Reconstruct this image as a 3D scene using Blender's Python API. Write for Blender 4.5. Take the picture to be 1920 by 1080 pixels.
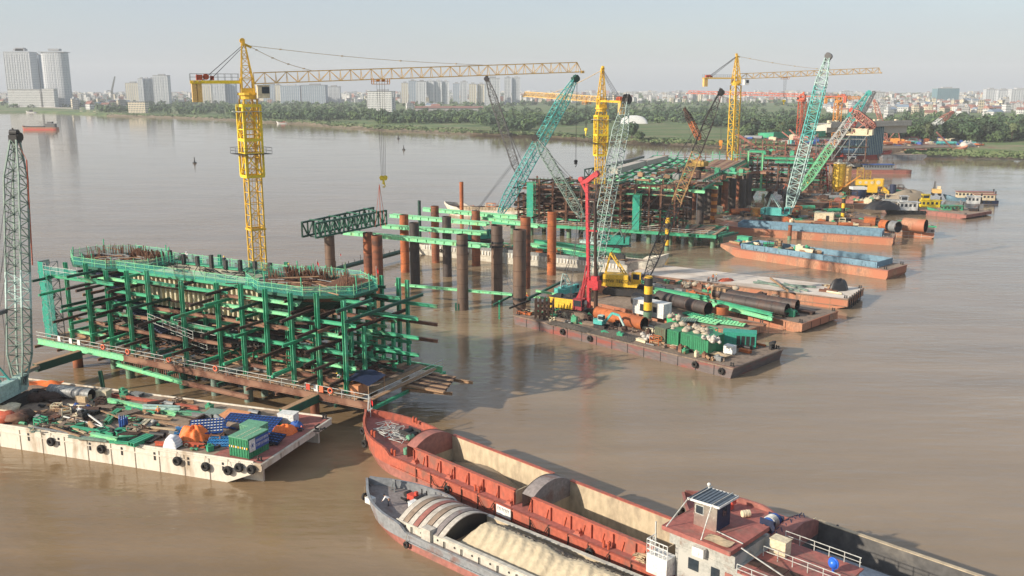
import bpy, math, random
import numpy as np
from mathutils import Vector, Matrix
random.seed(7)
R = math.radians
scene = bpy.context.scene
for o in list(bpy.data.objects): bpy.data.objects.remove(o)

# ---------------------------------------------------------------- camera
CAM_H = 43.0; FPX = 1730.0; HORIZON = 163.0
PITCH = math.atan((540 - HORIZON) / FPX)
cam = bpy.data.objects.new('camera', bpy.data.cameras.new('camera'))
scene.collection.objects.link(cam)
cam.location = (0, 0, CAM_H); cam.rotation_euler = (math.pi/2 - PITCH, 0, 0)
cam.data.sensor_width = 36; cam.data.lens = 36 * FPX / 1920
cam.data.clip_start = 1; cam.data.clip_end = 20000
scene.camera = cam
scene.render.resolution_x = 1024; scene.render.resolution_y = 576

# ---------------------------------------------------------------- light
SUN_EL = 23.0; SUN_DIR = Vector((-.90, -.43, 0)).normalized()
w = bpy.data.worlds.new('World'); scene.world = w; w.use_nodes = True
nt = w.node_tree; bg = nt.nodes['Background']
sky = nt.nodes.new('ShaderNodeTexSky'); sky.sky_type = 'NISHITA'; sky.sun_disc = False
sky.sun_elevation = R(SUN_EL); sky.sun_rotation = math.atan2(SUN_DIR.x, SUN_DIR.y)
sky.altitude = 0; sky.air_density = 1.0; sky.dust_density = 1.6; sky.ozone_density = 1.5
veil = nt.nodes.new('ShaderNodeMix'); veil.data_type = 'RGBA'; veil.inputs[0].default_value = .62
_tc = nt.nodes.new('ShaderNodeTexCoord'); _mp = nt.nodes.new('ShaderNodeMapping'); _mp.inputs['Scale'].default_value = (1, 1, 5); nt.links.new(_tc.outputs['Generated'], _mp.inputs[0])
_n = nt.nodes.new('ShaderNodeTexNoise'); _n.inputs['Scale'].default_value = 2.2; _n.inputs['Detail'].default_value = 6; nt.links.new(_mp.outputs[0], _n.inputs[0])
_mr = nt.nodes.new('ShaderNodeMapRange'); _mr.inputs[1].default_value = .3; _mr.inputs[2].default_value = .7; _mr.inputs[3].default_value = .5; _mr.inputs[4].default_value = .76
nt.links.new(_n.outputs[0], _mr.inputs[0]); nt.links.new(_mr.outputs[0], veil.inputs[0])
nt.links.new(sky.outputs[0], veil.inputs[6]); veil.inputs[7].default_value = (2.85, 3.22, 3.72, 1)   # thin even cloud veil
nt.links.new(veil.outputs[2], bg.inputs[0]); bg.inputs[1].default_value = 0.12
sl = bpy.data.lights.new('sun', 'SUN'); sun = bpy.data.objects.new('sun', sl)
scene.collection.objects.link(sun)
sl.energy = 4.4; sl.angle = R(0.8); sl.color = (1.0, .89, .74)
_d = Vector((SUN_DIR.x*math.cos(R(SUN_EL)), SUN_DIR.y*math.cos(R(SUN_EL)), math.sin(R(SUN_EL))))
sun.rotation_euler = _d.to_track_quat('Z', 'Y').to_euler()
scene.view_settings.view_transform = 'Standard'; scene.view_settings.look = 'None'
scene.view_settings.exposure = 0.62; scene.view_settings.gamma = 1

# ---------------------------------------------------------------- helpers
C = scene.collection
def _ray(px, py):
    a = (px-960)/FPX; b = -(py-540)/FPX
    return Vector((a, math.cos(PITCH)+b*math.sin(PITCH), -math.sin(PITCH)+b*math.cos(PITCH)))
def at(px, py, z=0.0):
    "point of the photograph's view ray at height z"
    r = _ray(px, py); t = (z-CAM_H)/r.z
    return Vector((r.x*t, r.y*t, z))
def atY(px, py, Y):
    r = _ray(px, py); t = Y/r.y
    return Vector((r.x*t, Y, CAM_H+r.z*t))
ORD = ['first','second','third','fourth','fifth','sixth','seventh','eighth','ninth','tenth','eleventh','twelfth',
       'thirteenth','fourteenth','fifteenth','sixteenth','seventeenth','eighteenth','nineteenth','twentieth',
       'twenty-first','twenty-second','twenty-third','twenty-fourth','twenty-fifth','twenty-sixth','twenty-seventh','twenty-eighth','twenty-ninth','thirtieth']

class MB:
    def __init__(s): s.v=[]; s.f=[]; s.m=[]; s.sm=[]
    def add(s, vs, fs, mi=0, smooth=False):
        n=len(s.v); s.v+= [tuple(v) for v in vs]
        for f in fs: s.f.append([i+n for i in f]); s.m.append(mi); s.sm.append(smooth)
        return s
    def box(s, c, d, rz=0, mi=0):
        cs,sn=math.cos(rz),math.sin(rz); x,y,z=c; a,b,h=d[0]/2,d[1]/2,d[2]/2
        vs=[]
        for dz in (-h,h):
            for dx,dy in ((-a,-b),(a,-b),(a,b),(-a,b)): vs.append((x+dx*cs-dy*sn,y+dx*sn+dy*cs,z+dz))
        return s.add(vs,[(0,3,2,1),(4,5,6,7),(0,1,5,4),(1,2,6,5),(2,3,7,6),(3,0,4,7)],mi)
    def b2(s, x0,x1,y0,y1,z0,z1, mi=0):
        return s.box(((x0+x1)/2,(y0+y1)/2,(z0+z1)/2),(abs(x1-x0),abs(y1-y0),abs(z1-z0)),0,mi)
    def _fr(s,p,q,up):
        p=Vector(p);q=Vector(q);d=(q-p)
        if d.length<1e-6: d=Vector((0,0,1e-3))
        d.normalize(); u=Vector(up) if up else Vector((0,0,1))
        if abs(d.dot(u))>.98: u=Vector((0,1,0)) if abs(d.y)<.9 else Vector((1,0,0))
        sd=d.cross(u).normalized(); u=sd.cross(d).normalized()
        return p,q,sd,u
    def beam(s,p,q,w,h=None,mi=0,up=None):
        h=h or w; p,q,sd,u=s._fr(p,q,up); vs=[]
        for o in (p,q):
            for a,b in ((-w/2,-h/2),(w/2,-h/2),(w/2,h/2),(-w/2,h/2)): vs.append(o+sd*a+u*b)
        return s.add(vs,[(3,2,1,0),(4,5,6,7),(0,1,5,4),(1,2,6,5),(2,3,7,6),(3,0,4,7)],mi)
    def hbeam(s,p,q,w,h,mi=0,up=None,t=.12):
        p,q,sd,u=s._fr(p,q,up); a=w/2;b=h/2;k=w*t;e=h*.12
        pr=[(-a,-b),(a,-b),(a,-b+e),(k,-b+e),(k,b-e),(a,b-e),(a,b),(-a,b),(-a,b-e),(-k,b-e),(-k,-b+e),(-a,-b+e)]
        vs=[o+sd*x+u*y for o in (p,q) for x,y in pr]; n=12
        fs=[(i,(i+1)%n,n+(i+1)%n,n+i) for i in range(n)]
        for o in (0,n): fs+= [(o+0,o+1,o+2,o+3,o+10,o+11),(o+3,o+4,o+9,o+10),(o+4,o+5,o+6,o+7,o+8,o+9)]
        return s.add(vs,fs,mi)
    def tube(s,p,q,r,n=6,r2=None,mi=0,cap=True,smooth=False,up=None):
        r2=r if r2 is None else r2; p,q,sd,u=s._fr(p,q,up); vs=[]
        for o,rr in ((p,r),(q,r2)):
            for i in range(n):
                a=2*math.pi*i/n+math.pi/n; vs.append(o+sd*math.cos(a)*rr+u*math.sin(a)*rr)
        s.add(vs,[(i,(i+1)%n,n+(i+1)%n,n+i) for i in range(n)],mi,smooth)
        if cap: s.add(vs[:n],[tuple(range(n-1,-1,-1))],mi); s.add(vs[n:],[tuple(range(n))],mi)
        return s
    def pipe(s,p,q,r,t=.05,n=20,mi=0,mi2=None):
        "open pipe with wall thickness"
        mi2=mi if mi2 is None else mi2
        P,Q,sd,u=s._fr(p,q,None); ring=lambda o,rr:[o+sd*math.cos(2*math.pi*i/n)*rr+u*math.sin(2*math.pi*i/n)*rr for i in range(n)]
        vs=ring(P,r)+ring(Q,r)+ring(P,r-t)+ring(Q,r-t)
        fo=[];fi=[];fe=[]
        for i in range(n):
            j=(i+1)%n
            fo.append((i,j,n+j,n+i)); fi.append((2*n+j,2*n+i,3*n+i,3*n+j))
            fe+= [(j,i,2*n+i,2*n+j),(n+i,n+j,3*n+j,3*n+i)]
        s.add(vs,fo,mi,True); s.add(vs,fi,mi2,True); return s.add(vs,fe,mi)
    def path(s,pts,r,n=5,mi=0):
        for a,b in zip(pts[:-1],pts[1:]): s.tube(a,b,r,n,mi=mi,cap=False)
        return s
    def prism(s,poly,z0,z1,mi=0,mi_top=None):
        n=len(poly); vs=[(x,y,z0) for x,y in poly]+[(x,y,z1) for x,y in poly]
        s.add(vs,[(i,(i+1)%n,n+(i+1)%n,n+i) for i in range(n)]+[tuple(range(n-1,-1,-1))],mi)
        return s.add(vs[n:],[tuple(range(n))],mi if mi_top is None else mi_top)
    def side(s,prof,y0,y1,mi=0):
        "x-z profile extruded along y"
        n=len(prof); vs=[(x,y0,z) for x,z in prof]+[(x,y1,z) for x,z in prof]
        return s.add(vs,[(i,n+i,n+(i+1)%n,(i+1)%n) for i in range(n)]+[tuple(range(n)),tuple(range(2*n-1,n-1,-1))],mi)
    def blob(s,c,r,seed=0,rough=.25,nu=9,nv=6,mi=0):
        rd=random.Random(seed); r=r if hasattr(r,'__len__') else (r,r,r); vs=[];fs=[]
        vs.append((c[0],c[1],c[2]-r[2]))
        for j in range(1,nv):
            ph=math.pi*j/nv-math.pi/2
            for i in range(nu):
                k=1+rd.uniform(-rough,rough); th=2*math.pi*i/nu
                vs.append((c[0]+r[0]*k*math.cos(ph)*math.cos(th),c[1]+r[1]*k*math.cos(ph)*math.sin(th),c[2]+r[2]*k*math.sin(ph)))
        vs.append((c[0],c[1],c[2]+r[2])); e=len(vs)-1
        for i in range(nu): fs.append((0,1+(i+1)%nu,1+i)); fs.append((e,e-nu+i,e-nu+(i+1)%nu))
        for j in range(nv-2):
            for i in range(nu):
                a=1+j*nu+i;b=1+j*nu+(i+1)%nu; fs.append((a,b,b+nu,a+nu))
        return s.add(vs,fs,mi,True)
    def grid(s,x0,x1,nx,y0,y1,ny,fn,mi=0,smooth=True):
        vs=[]
        for j in range(ny+1):
            for i in range(nx+1):
                x=x0+(x1-x0)*i/nx; y=y0+(y1-y0)*j/ny; p=fn(x,y)
                vs.append(p if hasattr(p,'__len__') else (x,y,p))
        return s.add(vs,[(j*(nx+1)+i,j*(nx+1)+i+1,(j+1)*(nx+1)+i+1,(j+1)*(nx+1)+i) for j in range(ny) for i in range(nx)],mi,smooth)
    def torus(s,c,ax,R0,r,n=18,k=8,mi=0):
        ax=Vector(ax).normalized(); a=ax.orthogonal().normalized(); b=ax.cross(a); vs=[];c=Vector(c)
        for i in range(n):
            t=2*math.pi*i/n; d=a*math.cos(t)+b*math.sin(t)
            for j in range(k):
                u=2*math.pi*j/k; vs.append(c+d*(R0+r*math.cos(u))+ax*r*math.sin(u)*1.25)
        return s.add(vs,[(i*k+j,((i+1)%n)*k+j,((i+1)%n)*k+(j+1)%k,i*k+(j+1)%k) for i in range(n) for j in range(k)],mi,True)
    def lattice(s,p,q,w0,w1,h0=None,h1=None,n=10,rc=.08,rd=.04,up=(0,0,1),mi=0,faces=(0,1,2,3),tri=False,ends=True):
        "four-chord truss from p to q; w across, h along up"
        h0=w0 if h0 is None else h0; h1=w1 if h1 is None else h1
        p,q,sd,u=s._fr(p,q,up); L=q-p
        def cs(t):
            o=p+L*t; a=(w0+(w1-w0)*t)/2; b=(h0+(h1-h0)*t)/2
            if tri: return [o-sd*a-u*b,o+sd*a-u*b,o+u*b,o+u*b]
            return [o-sd*a-u*b,o+sd*a-u*b,o+sd*a+u*b,o-sd*a+u*b]
        A=cs(0);B=cs(1)
        for i in range(3 if tri else 4): s.beam(A[i],B[i],rc*2,mi=mi,up=up)
        pr=[(0,1),(1,2),(2,3),(3,0)] if not tri else [(0,1),(1,2),(2,0)]
        for k in range(n):
            a=cs(k/n);b=cs((k+1)/n)
            for fi,(i,j) in enumerate(pr):
                if fi not in faces: continue
                if (k+fi)%2: s.beam(a[i],b[j],rd*2,mi=mi)
                else: s.beam(a[j],b[i],rd*2,mi=mi)
                if ends: s.beam(a[i],a[j],rd*2,mi=mi)
        if ends:
            for i,j in pr: s.beam(B[i],B[j],rd*2,mi=mi)
        return s
    def build(s,name,mats,parent=None,world=False):
        me=bpy.data.meshes.new(name); vs=s.v
        if world and parent is not None:
            mw=(Matrix.Translation(parent.location)@parent.rotation_euler.to_matrix().to_4x4()).inverted()
            vs=[tuple(mw@Vector(v)) for v in vs]
        me.from_pydata(vs,[],s.f)
        if not isinstance(mats,(list,tuple)): mats=[mats]
        for m in mats: me.materials.append(M(m) if isinstance(m,str) else m)
        if len(mats)>1: me.polygons.foreach_set('material_index',s.m)
        me.polygons.foreach_set('use_smooth',s.sm)
        me.update()
        o=bpy.data.objects.new(name,me); C.objects.link(o)
        if parent is not None: o.parent=parent
        return o

def tag(o,label,cat,group=None,kind=None):
    if label: o['label']=label
    if cat: o['category']=cat
    if group: o['group']=group
    if kind: o['kind']=kind
    return o
def thing(name,label,cat,loc=(0,0,0),rz=0.0,group=None):
    o=bpy.data.objects.new(name,None); C.objects.link(o); o.empty_display_size=.3
    o.location=loc; o.rotation_euler=(0,0,rz); return tag(o,label,cat,group)
def solo(name,mb,mats,label,cat,loc=None,rz=0.0,group=None):
    "a thing that is one mesh; loc=None: vertices are world positions, origin moved to their base centre"
    if loc is None:
        a=np.array(mb.v); c=Vector(((a[:,0].min()+a[:,0].max())/2,(a[:,1].min()+a[:,1].max())/2,a[:,2].min()))
        mb.v=[(x-c.x,y-c.y,z-c.z) for x,y,z in mb.v]; loc=c
    o=mb.build(name,mats); o.location=loc; o.rotation_euler=(0,0,rz); return tag(o,label,cat,group)
def struct(name,mb,mats,loc=(0,0,0)):
    o=mb.build(name,mats); o.location=loc; o['kind']='structure'; return o
def dup(root,loc,rz=None,label=None,group=None):
    r=root.copy(); C.objects.link(r); r.location=loc
    if rz is not None: r.rotation_euler=(0,0,rz)
    if label: r['label']=label
    if group: r['group']=group
    for ch in list(root.children):
        c=ch.copy(); C.objects.link(c); c.parent=r
        for g in ch.children:
            d=g.copy(); C.objects.link(d); d.parent=c
    return r

# ---------------------------------------------------------------- materials
_M={}
SPEC={}
def M(name):
    if name in _M: return _M[name]
    kw=dict(SPEC[name]); m=bpy.data.materials.new(name); m.use_nodes=True; n=m.node_tree.nodes; l=m.node_tree.links
    bs=n['Principled BSDF']; col=kw['c']; rough=kw.get('r',.6); dirt=kw.get('d',.35); dc=kw.get('dc',(.10,.055,.03)); sc=kw.get('s',.7)
    bs.inputs['Roughness'].default_value=rough; bs.inputs['Metallic'].default_value=kw.get('m',0)
    tc=n.new('ShaderNodeTexCoord'); mp=n.new('ShaderNodeMapping'); mp.inputs['Scale'].default_value=kw.get('sv',(1,1,1))
    l.new(tc.outputs['Object'],mp.inputs[0])
    n1=n.new('ShaderNodeTexNoise'); n1.inputs['Scale'].default_value=sc; n1.inputs['Detail'].default_value=8; n1.inputs['Roughness'].default_value=.65
    l.new(mp.outputs[0],n1.inputs[0])
    rp=n.new('ShaderNodeValToRGB'); th=kw.get('t',.52); rp.color_ramp.elements[0].position=th; rp.color_ramp.elements[1].position=th+kw.get('w',.16)
    l.new(n1.outputs[0],rp.inputs[0])
    n2=n.new('ShaderNodeTexNoise'); n2.inputs['Scale'].default_value=sc*5; n2.inputs['Detail'].default_value=5; l.new(mp.outputs[0],n2.inputs[0])
    hsv=n.new('ShaderNodeHueSaturation'); hsv.inputs['Color'].default_value=(*col,1)
    mr=n.new('ShaderNodeMapRange'); mr.inputs[1].default_value=.3; mr.inputs[2].default_value=.7
    v=kw.get('v',.22); mr.inputs[3].default_value=1-v; mr.inputs[4].default_value=1+v; l.new(n2.outputs[0],mr.inputs[0]); l.new(mr.outputs[0],hsv.inputs['Value'])
    mx=n.new('ShaderNodeMix'); mx.data_type='RGBA'; l.new(hsv.outputs[0],mx.inputs[6]); mx.inputs[7].default_value=(*dc,1)
    mu=n.new('ShaderNodeMath'); mu.operation='MULTIPLY'; mu.inputs[1].default_value=dirt; l.new(rp.outputs[0],mu.inputs[0]); l.new(mu.outputs[0],mx.inputs[0])
    out=mx.outputs[2]
    if 'win' in kw:   # window grid on facades, object coordinates
        ww,wh,wc=kw['win']; sp=n.new('ShaderNodeSeparateXYZ'); l.new(tc.outputs['Object'],sp.inputs[0])
        ad=n.new('ShaderNodeMath'); ad.operation='ADD'; l.new(sp.outputs[0],ad.inputs[0]); l.new(sp.outputs[1],ad.inputs[1])
        def band(src,per,frac):
            a=n.new('ShaderNodeMath'); a.operation='DIVIDE'; a.inputs[1].default_value=per; l.new(src,a.inputs[0])
            b=n.new('ShaderNodeMath'); b.operation='FRACT'; l.new(a.outputs[0],b.inputs[0])
            c=n.new('ShaderNodeMath'); c.operation='LESS_THAN'; c.inputs[1].default_value=frac; l.new(b.outputs[0],c.inputs[0]); return c.outputs[0]
        x=band(ad.outputs[0],ww,.55); z=band(sp.outputs[2],wh,kw.get('wf',.6)); m2=n.new('ShaderNodeMath'); m2.operation='MULTIPLY'; l.new(x,m2.inputs[0]); l.new(z,m2.inputs[1])
        gn=n.new('ShaderNodeNewGeometry'); s2=n.new('ShaderNodeSeparateXYZ'); l.new(gn.outputs['Normal'],s2.inputs[0])
        lt=n.new('ShaderNodeMath'); lt.operation='LESS_THAN'; lt.inputs[1].default_value=.5; l.new(s2.outputs[2],lt.inputs[0])
        m3=n.new('ShaderNodeMath'); m3.operation='MULTIPLY'; l.new(m2.outputs[0],m3.inputs[0]); l.new(lt.outputs[0],m3.inputs[1])
        m4=n.new('ShaderNodeMix'); m4.data_type='RGBA'; l.new(m3.outputs[0],m4.inputs[0]); l.new(out,m4.inputs[6]); m4.inputs[7].default_value=(*wc,1); out=m4.outputs[2]
    if 'band' in kw:   # striped paint along z: (period, colour)
        per,bc=kw['band']; sp=n.new('ShaderNodeSeparateXYZ'); l.new(tc.outputs['Object'],sp.inputs[0])
        a=n.new('ShaderNodeMath'); a.operation='DIVIDE'; a.inputs[1].default_value=per; l.new(sp.outputs[2],a.inputs[0])
        b=n.new('ShaderNodeMath'); b.operation='FRACT'; l.new(a.outputs[0],b.inputs[0])
        c=n.new('ShaderNodeMath'); c.operation='LESS_THAN'; c.inputs[1].default_value=.5; l.new(b.outputs[0],c.inputs[0])
        m4=n.new('ShaderNodeMix'); m4.data_type='RGBA'; l.new(c.outputs[0],m4.inputs[0]); l.new(out,m4.inputs[6]); m4.inputs[7].default_value=(*bc,1); out=m4.outputs[2]
    if 'oc' in kw:   # second large-scale colour
        n3=n.new('ShaderNodeTexNoise'); n3.inputs['Scale'].default_value=kw.get('os',.12); n3.inputs['Detail'].default_value=4; l.new(mp.outputs[0],n3.inputs[0])
        r3=n.new('ShaderNodeValToRGB'); r3.color_ramp.elements[0].position=.46; r3.color_ramp.elements[1].position=.56; l.new(n3.outputs[0],r3.inputs[0])
        m4=n.new('ShaderNodeMix'); m4.data_type='RGBA'; l.new(r3.outputs[0],m4.inputs[0]); l.new(out,m4.inputs[6]); m4.inputs[7].default_value=(*kw['oc'],1); out=m4.outputs[2]
    if 'rnd' in kw:   # per-object tint
        oi=n.new('ShaderNodeObjectInfo'); h2=n.new('ShaderNodeHueSaturation'); m5=n.new('ShaderNodeMapRange'); m5.inputs[3].default_value=1-kw['rnd']; m5.inputs[4].default_value=1+kw['rnd']
        l.new(oi.outputs['Random'],m5.inputs[0]); l.new(m5.outputs[0],h2.inputs['Value']); l.new(out,h2.inputs['Color']); out=h2.outputs[0]
    l.new(out,bs.inputs['Base Color'])
    if kw.get('b'):
        bp=n.new('ShaderNodeBump'); bp.inputs['Strength'].default_value=kw['b']; bp.inputs['Distance'].default_value=kw.get('bd',.05); l.new(n2.outputs[0],bp.inputs['Height']); l.new(bp.outputs[0],bs.inputs['Normal'])
    if 'a' in kw: bs.inputs['Alpha'].default_value=kw['a']
    _M[name]=m; return m
def S(name,c,**k): SPEC[name]=dict(c=c,**k)
RUST=(.13,.05,.022)
S('green_col',(.085,.40,.235),d=.7,dc=(.20,.20,.09),s=.5,r=.5,oc=(.03,.31,.16),os=.3)
S('boom_ochre',(.42,.25,.10),d=.5,dc=RUST)
S('green',(.040,.30,.165),d=.85,dc=(.09,.11,.05),s=.5,r=.5,oc=(.05,.36,.19),os=.3)
S('green_light',(.20,.56,.30),d=.5,dc=(.32,.38,.12),s=.6,r=.5)
S('green_dark',(.012,.10,.06),d=.6,dc=(.03,.05,.04),s=.5)
S('green_rusty',(.05,.30,.16),d=.95,dc=RUST,s=.8,t=.47,r=.6)
S('green_deep',(.006,.05,.035),d=.5,dc=(.03,.03,.02))
S('rust_beam',(.16,.068,.04),d=.7,dc=(.07,.035,.025),s=.9,r=.8,oc=(.26,.14,.09),os=.3)
S('rust_dark',(.05,.024,.016),d=.6,dc=(.03,.02,.015),s=.9,r=.85)
S('rust_orange',(.42,.12,.035),d=.75,dc=(.13,.045,.022),s=.45,r=.8,oc=(.30,.085,.03),os=.35,sv=(1,1,1),b=.3)
S('rust_pile',(.18,.062,.03),d=.9,dc=(.06,.032,.024),s=.3,t=.5,w=.1,r=.75,sv=(.6,.6,1),oc=(.32,.10,.038),os=.22,b=.2)
S('steel_pile',(.115,.075,.055),d=.7,dc=(.045,.034,.03),s=.4,t=.5,r=.6,sv=(1,1,.4),oc=(.16,.095,.06),os=.25)
S('pile_dark',(.05,.038,.034),d=.5,dc=(.15,.06,.03),s=.4,sv=(1,1,.5))
S('black',(.012,.012,.014),d=.3,dc=(.05,.04,.03),r=.5)
S('rubber',(.018,.017,.016),d=.5,dc=(.06,.05,.04),r=.85)
S('dark_steel',(.022,.021,.022),d=.5,dc=(.08,.045,.03),r=.6)
S('grey_steel',(.20,.21,.21),d=.5,dc=(.10,.07,.05),r=.5)
S('white',(.66,.66,.63),d=.4,dc=(.30,.22,.15),s=.8)
S('rail_white',(.46,.47,.44),d=.6,dc=(.25,.15,.1))
S('cream',(.60,.52,.36),d=.45,dc=(.3,.2,.1))
S('yellow',(.72,.44,.035),d=.25,dc=(.35,.16,.04),s=.8,r=.45)
S('yellow_pale',(.66,.43,.15),d=.3,dc=(.36,.2,.08),s=.8,r=.5)
S('yellow_bright',(.82,.60,.03),d=.12,r=.4)
S('yellow_dark',(.40,.25,.05),d=.4,dc=RUST)
S('orange_paint',(.62,.26,.05),d=.35,dc=RUST)
S('crane_red',(.46,.09,.04),d=.4,dc=RUST)
S('brick_red',(.50,.06,.035),d=.3,dc=(.2,.03,.02))
S('rig_red',(.46,.03,.04),d=.35,dc=(.2,.03,.03),r=.45)
S('rig_red_dark',(.28,.03,.035),d=.5,dc=(.05,.02,.02))
S('teal',(.08,.40,.36),d=.3,dc=(.05,.14,.12),r=.45)
S('teal_green',(.03,.30,.21),d=.3,dc=(.03,.12,.09))
S('boom_sage',(.25,.33,.30),d=.5,dc=(.12,.15,.13))
S('teal_pale',(.36,.50,.46),d=.4,dc=(.12,.22,.2),r=.5)
S('grey_green',(.17,.24,.20),d=.5,dc=(.06,.07,.06))
S('boom_dark',(.035,.03,.03),d=.5,dc=(.10,.05,.03))
S('boom_grey',(.10,.10,.10),d=.4,dc=(.15,.12,.1))
S('boom_red',(.33,.12,.09),d=.4,dc=(.5,.4,.35))
S('blue',(.02,.08,.30),d=.3,dc=(.02,.03,.08),r=.5)
S('blue_sky',(.03,.22,.48),d=.35,dc=(.4,.5,.6),r=.5)
S('blue_dark',(.012,.022,.06),d=.4,dc=(.04,.03,.03))
S('blue_coaming',(.13,.235,.31),d=.45,dc=(.07,.10,.13),s=.35,r=.55)
S('blue_bright',(.02,.13,.62),d=.1,r=.35)
S('blue_form',(.08,.18,.29),d=.5,dc=(.02,.03,.04))
S('seam',(.30,.25,.19),d=.5)
S('hull_white',(.64,.59,.50),d=.8,dc=(.33,.24,.15),s=.45,t=.5,r=.6,sv=(1,1,.35),v=.1)
S('hull_blue_grey',(.22,.23,.24),d=.85,dc=(.17,.09,.07),s=.5)
S('hull_orange',(.38,.185,.105),d=.9,dc=(.20,.125,.095),s=.6,v=.3,r=.7,sv=(1,1,.5),oc=(.40,.15,.08),os=.2)
S('hull_redgrey',(.13,.105,.10),d=.85,dc=(.27,.06,.04),s=.3,t=.47,r=.7,sv=(.5,.5,2.2),b=.3)
S('hull_red',(.40,.10,.06),d=.85,dc=(.20,.10,.075),s=.55,r=.6,sv=(1,1,.5))
S('hull_pink',(.30,.115,.09),d=.8,dc=(.17,.10,.08),s=.4,r=.65)
S('deck_red',(.32,.105,.085),d=.85,dc=(.19,.12,.095),s=.5,r=.75)
S('deck_mud',(.21,.155,.115),d=.85,dc=(.06,.042,.032),s=.5,r=.9,b=.4)
S('deck_dust',(.27,.20,.145),d=.8,dc=(.11,.075,.055),s=.35,r=.9)
S('deck_pale',(.62,.55,.47),d=.75,dc=(.34,.26,.19),s=.10,t=.47,w=.2,r=.9,sv=(.6,1.6,1),v=.12)
S('deck_grey',(.22,.19,.18),d=.9,dc=(.17,.09,.07),s=.6,r=.85)
S('hold_sand',(.46,.37,.25),d=.85,dc=(.22,.17,.125),s=.3,t=.48,r=.9,sv=(1,1,.5))
S('hold_dark',(.09,.085,.08),d=.7,dc=(.20,.18,.15),s=.3,r=.9)
S('hold_rust',(.20,.105,.06),d=.6,dc=(.10,.07,.05))
S('sand',(.46,.385,.265),d=.5,dc=(.42,.33,.21),s=.5,r=.95,b=.7,bd=.12,v=.12)
S('sand_wet',(.30,.245,.18),d=.6,dc=(.25,.2,.14),s=2.2,r=.95,b=1.0,bd=.2)
S('salt',(.42,.46,.50),d=.3,dc=(.3,.33,.36),s=.4,r=.9)
S('mud',(.09,.075,.06),d=.6,dc=(.15,.125,.095),s=1,r=.95,b=.8,bd=.2)
S('wood',(.34,.21,.12),d=.6,dc=(.16,.09,.05),s=1.2,r=.9)
S('wood_pale',(.50,.38,.24),d=.5,dc=(.3,.2,.1),r=.9)
S('ply',(.50,.22,.10),d=.3,dc=(.3,.12,.06),r=.8)
S('rebar',(.15,.07,.04),d=.6,dc=(.06,.035,.025),s=1.5,r=.85)
S('form_beige',(.52,.47,.32),d=.7,dc=(.16,.14,.09),s=1.1,r=.8)
S('concrete',(.46,.42,.36),d=.5,dc=(.28,.24,.2),s=.5,r=.9)
S('concrete_pale',(.48,.45,.38),d=.6,dc=(.35,.32,.27),s=.4,r=.9)
S('bag',(.40,.34,.26),d=.5,dc=(.34,.29,.22),s=1.4,r=.9,b=.6,bd=.1)
S('bag_white',(.48,.45,.40),d=.3,dc=(.4,.36,.3),s=2,r=.9,b=.5)
S('tarp_orange',(.80,.17,.03),d=.3,dc=(.5,.08,.02),s=2,r=.6)
S('tarp_stripe',(.72,.72,.72),band=(.30,(.55,.56,.6)),d=.2)
S('tarp_black',(.02,.02,.022),d=.2,r=.45)
S('container_green',(.025,.20,.09),d=.5,dc=(.02,.08,.05),s=.7,r=.5)
S('container_olive',(.10,.12,.075),d=.6,dc=(.12,.07,.04),s=.7)
S('container_light',(.13,.32,.20),d=.4,dc=(.08,.2,.13),s=1)
S('drum_green',(.05,.42,.17),d=.1,r=.4)
S('stripe_pile',(.78,.46,.03),band=(3.0,(.03,.025,.022)),d=.3,dc=RUST,s=.8)
S('stripe_orange',(.70,.24,.04),band=(2.4,(.20,.07,.03)),d=.4,dc=RUST)
S('pile_green',(.12,.22,.14),d=.8,dc=(.14,.08,.05),s=.8)
S('glass',(.03,.04,.05),r=.08,d=.1,m=0)
S('metal_shiny',(.60,.56,.50),m=.9,r=.28,d=.2,v=.1)
S('roof_metal',(.13,.16,.19),m=.3,r=.45,d=.3,dc=(.08,.09,.1))
S('house_grey',(.34,.34,.31),d=.8,dc=(.20,.13,.10),s=1.1,oc=(.42,.41,.37),os=.5,r=.8)
S('rope',(.30,.24,.17),d=.3,r=.95)
S('cable',(.05,.05,.055),d=.1,r=.5)
S('cable_pale',(.60,.47,.30),d=.2,r=.6)
S('ring_orange',(.75,.16,.07),d=.2,r=.5)
S('flag_red',(.70,.03,.03),d=.1,r=.8)
S('skin',(.42,.24,.16),d=.1)
S('cloth_dark',(.03,.035,.05),d=.2,r=.9)
S('cloth_white',(.75,.74,.72),d=.1,r=.9)
S('vest_orange',(.80,.20,.05),d=.1,r=.8)
S('helmet_yellow',(.8,.6,.05),d=.05,r=.4)
S('leaf_dark',(.035,.065,.028),rnd=.55,d=.5,dc=(.02,.04,.02),s=.5,v=.45,r=.8)
S('leaf_mid',(.065,.105,.035),rnd=.5,d=.5,dc=(.035,.06,.025),s=.5,v=.45,r=.8)
S('leaf_pale',(.10,.13,.055),rnd=.3,d=.4,dc=(.06,.08,.03),s=.5,v=.4,r=.8)
S('bark',(.09,.065,.045),d=.4,r=.95)
S('h_white',(.60,.60,.58),rnd=.25,win=(2.2,3.2,(.12,.13,.15)),d=.3,dc=(.45,.42,.38),s=.2)
S('h_cream',(.62,.54,.40),rnd=.25,win=(2.4,3.2,(.10,.11,.12)),d=.3,dc=(.4,.35,.28),s=.2)
S('h_grey',(.36,.36,.36),rnd=.3,win=(2.0,3.0,(.08,.09,.10)),d=.3,s=.2)
S('r_red',(.28,.13,.10),rnd=.3,d=.4)
S('r_grey',(.30,.31,.32),rnd=.3,d=.4,dc=(.2,.2,.2))
S('r_blue',(.18,.24,.31),rnd=.3,d=.3)
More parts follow.
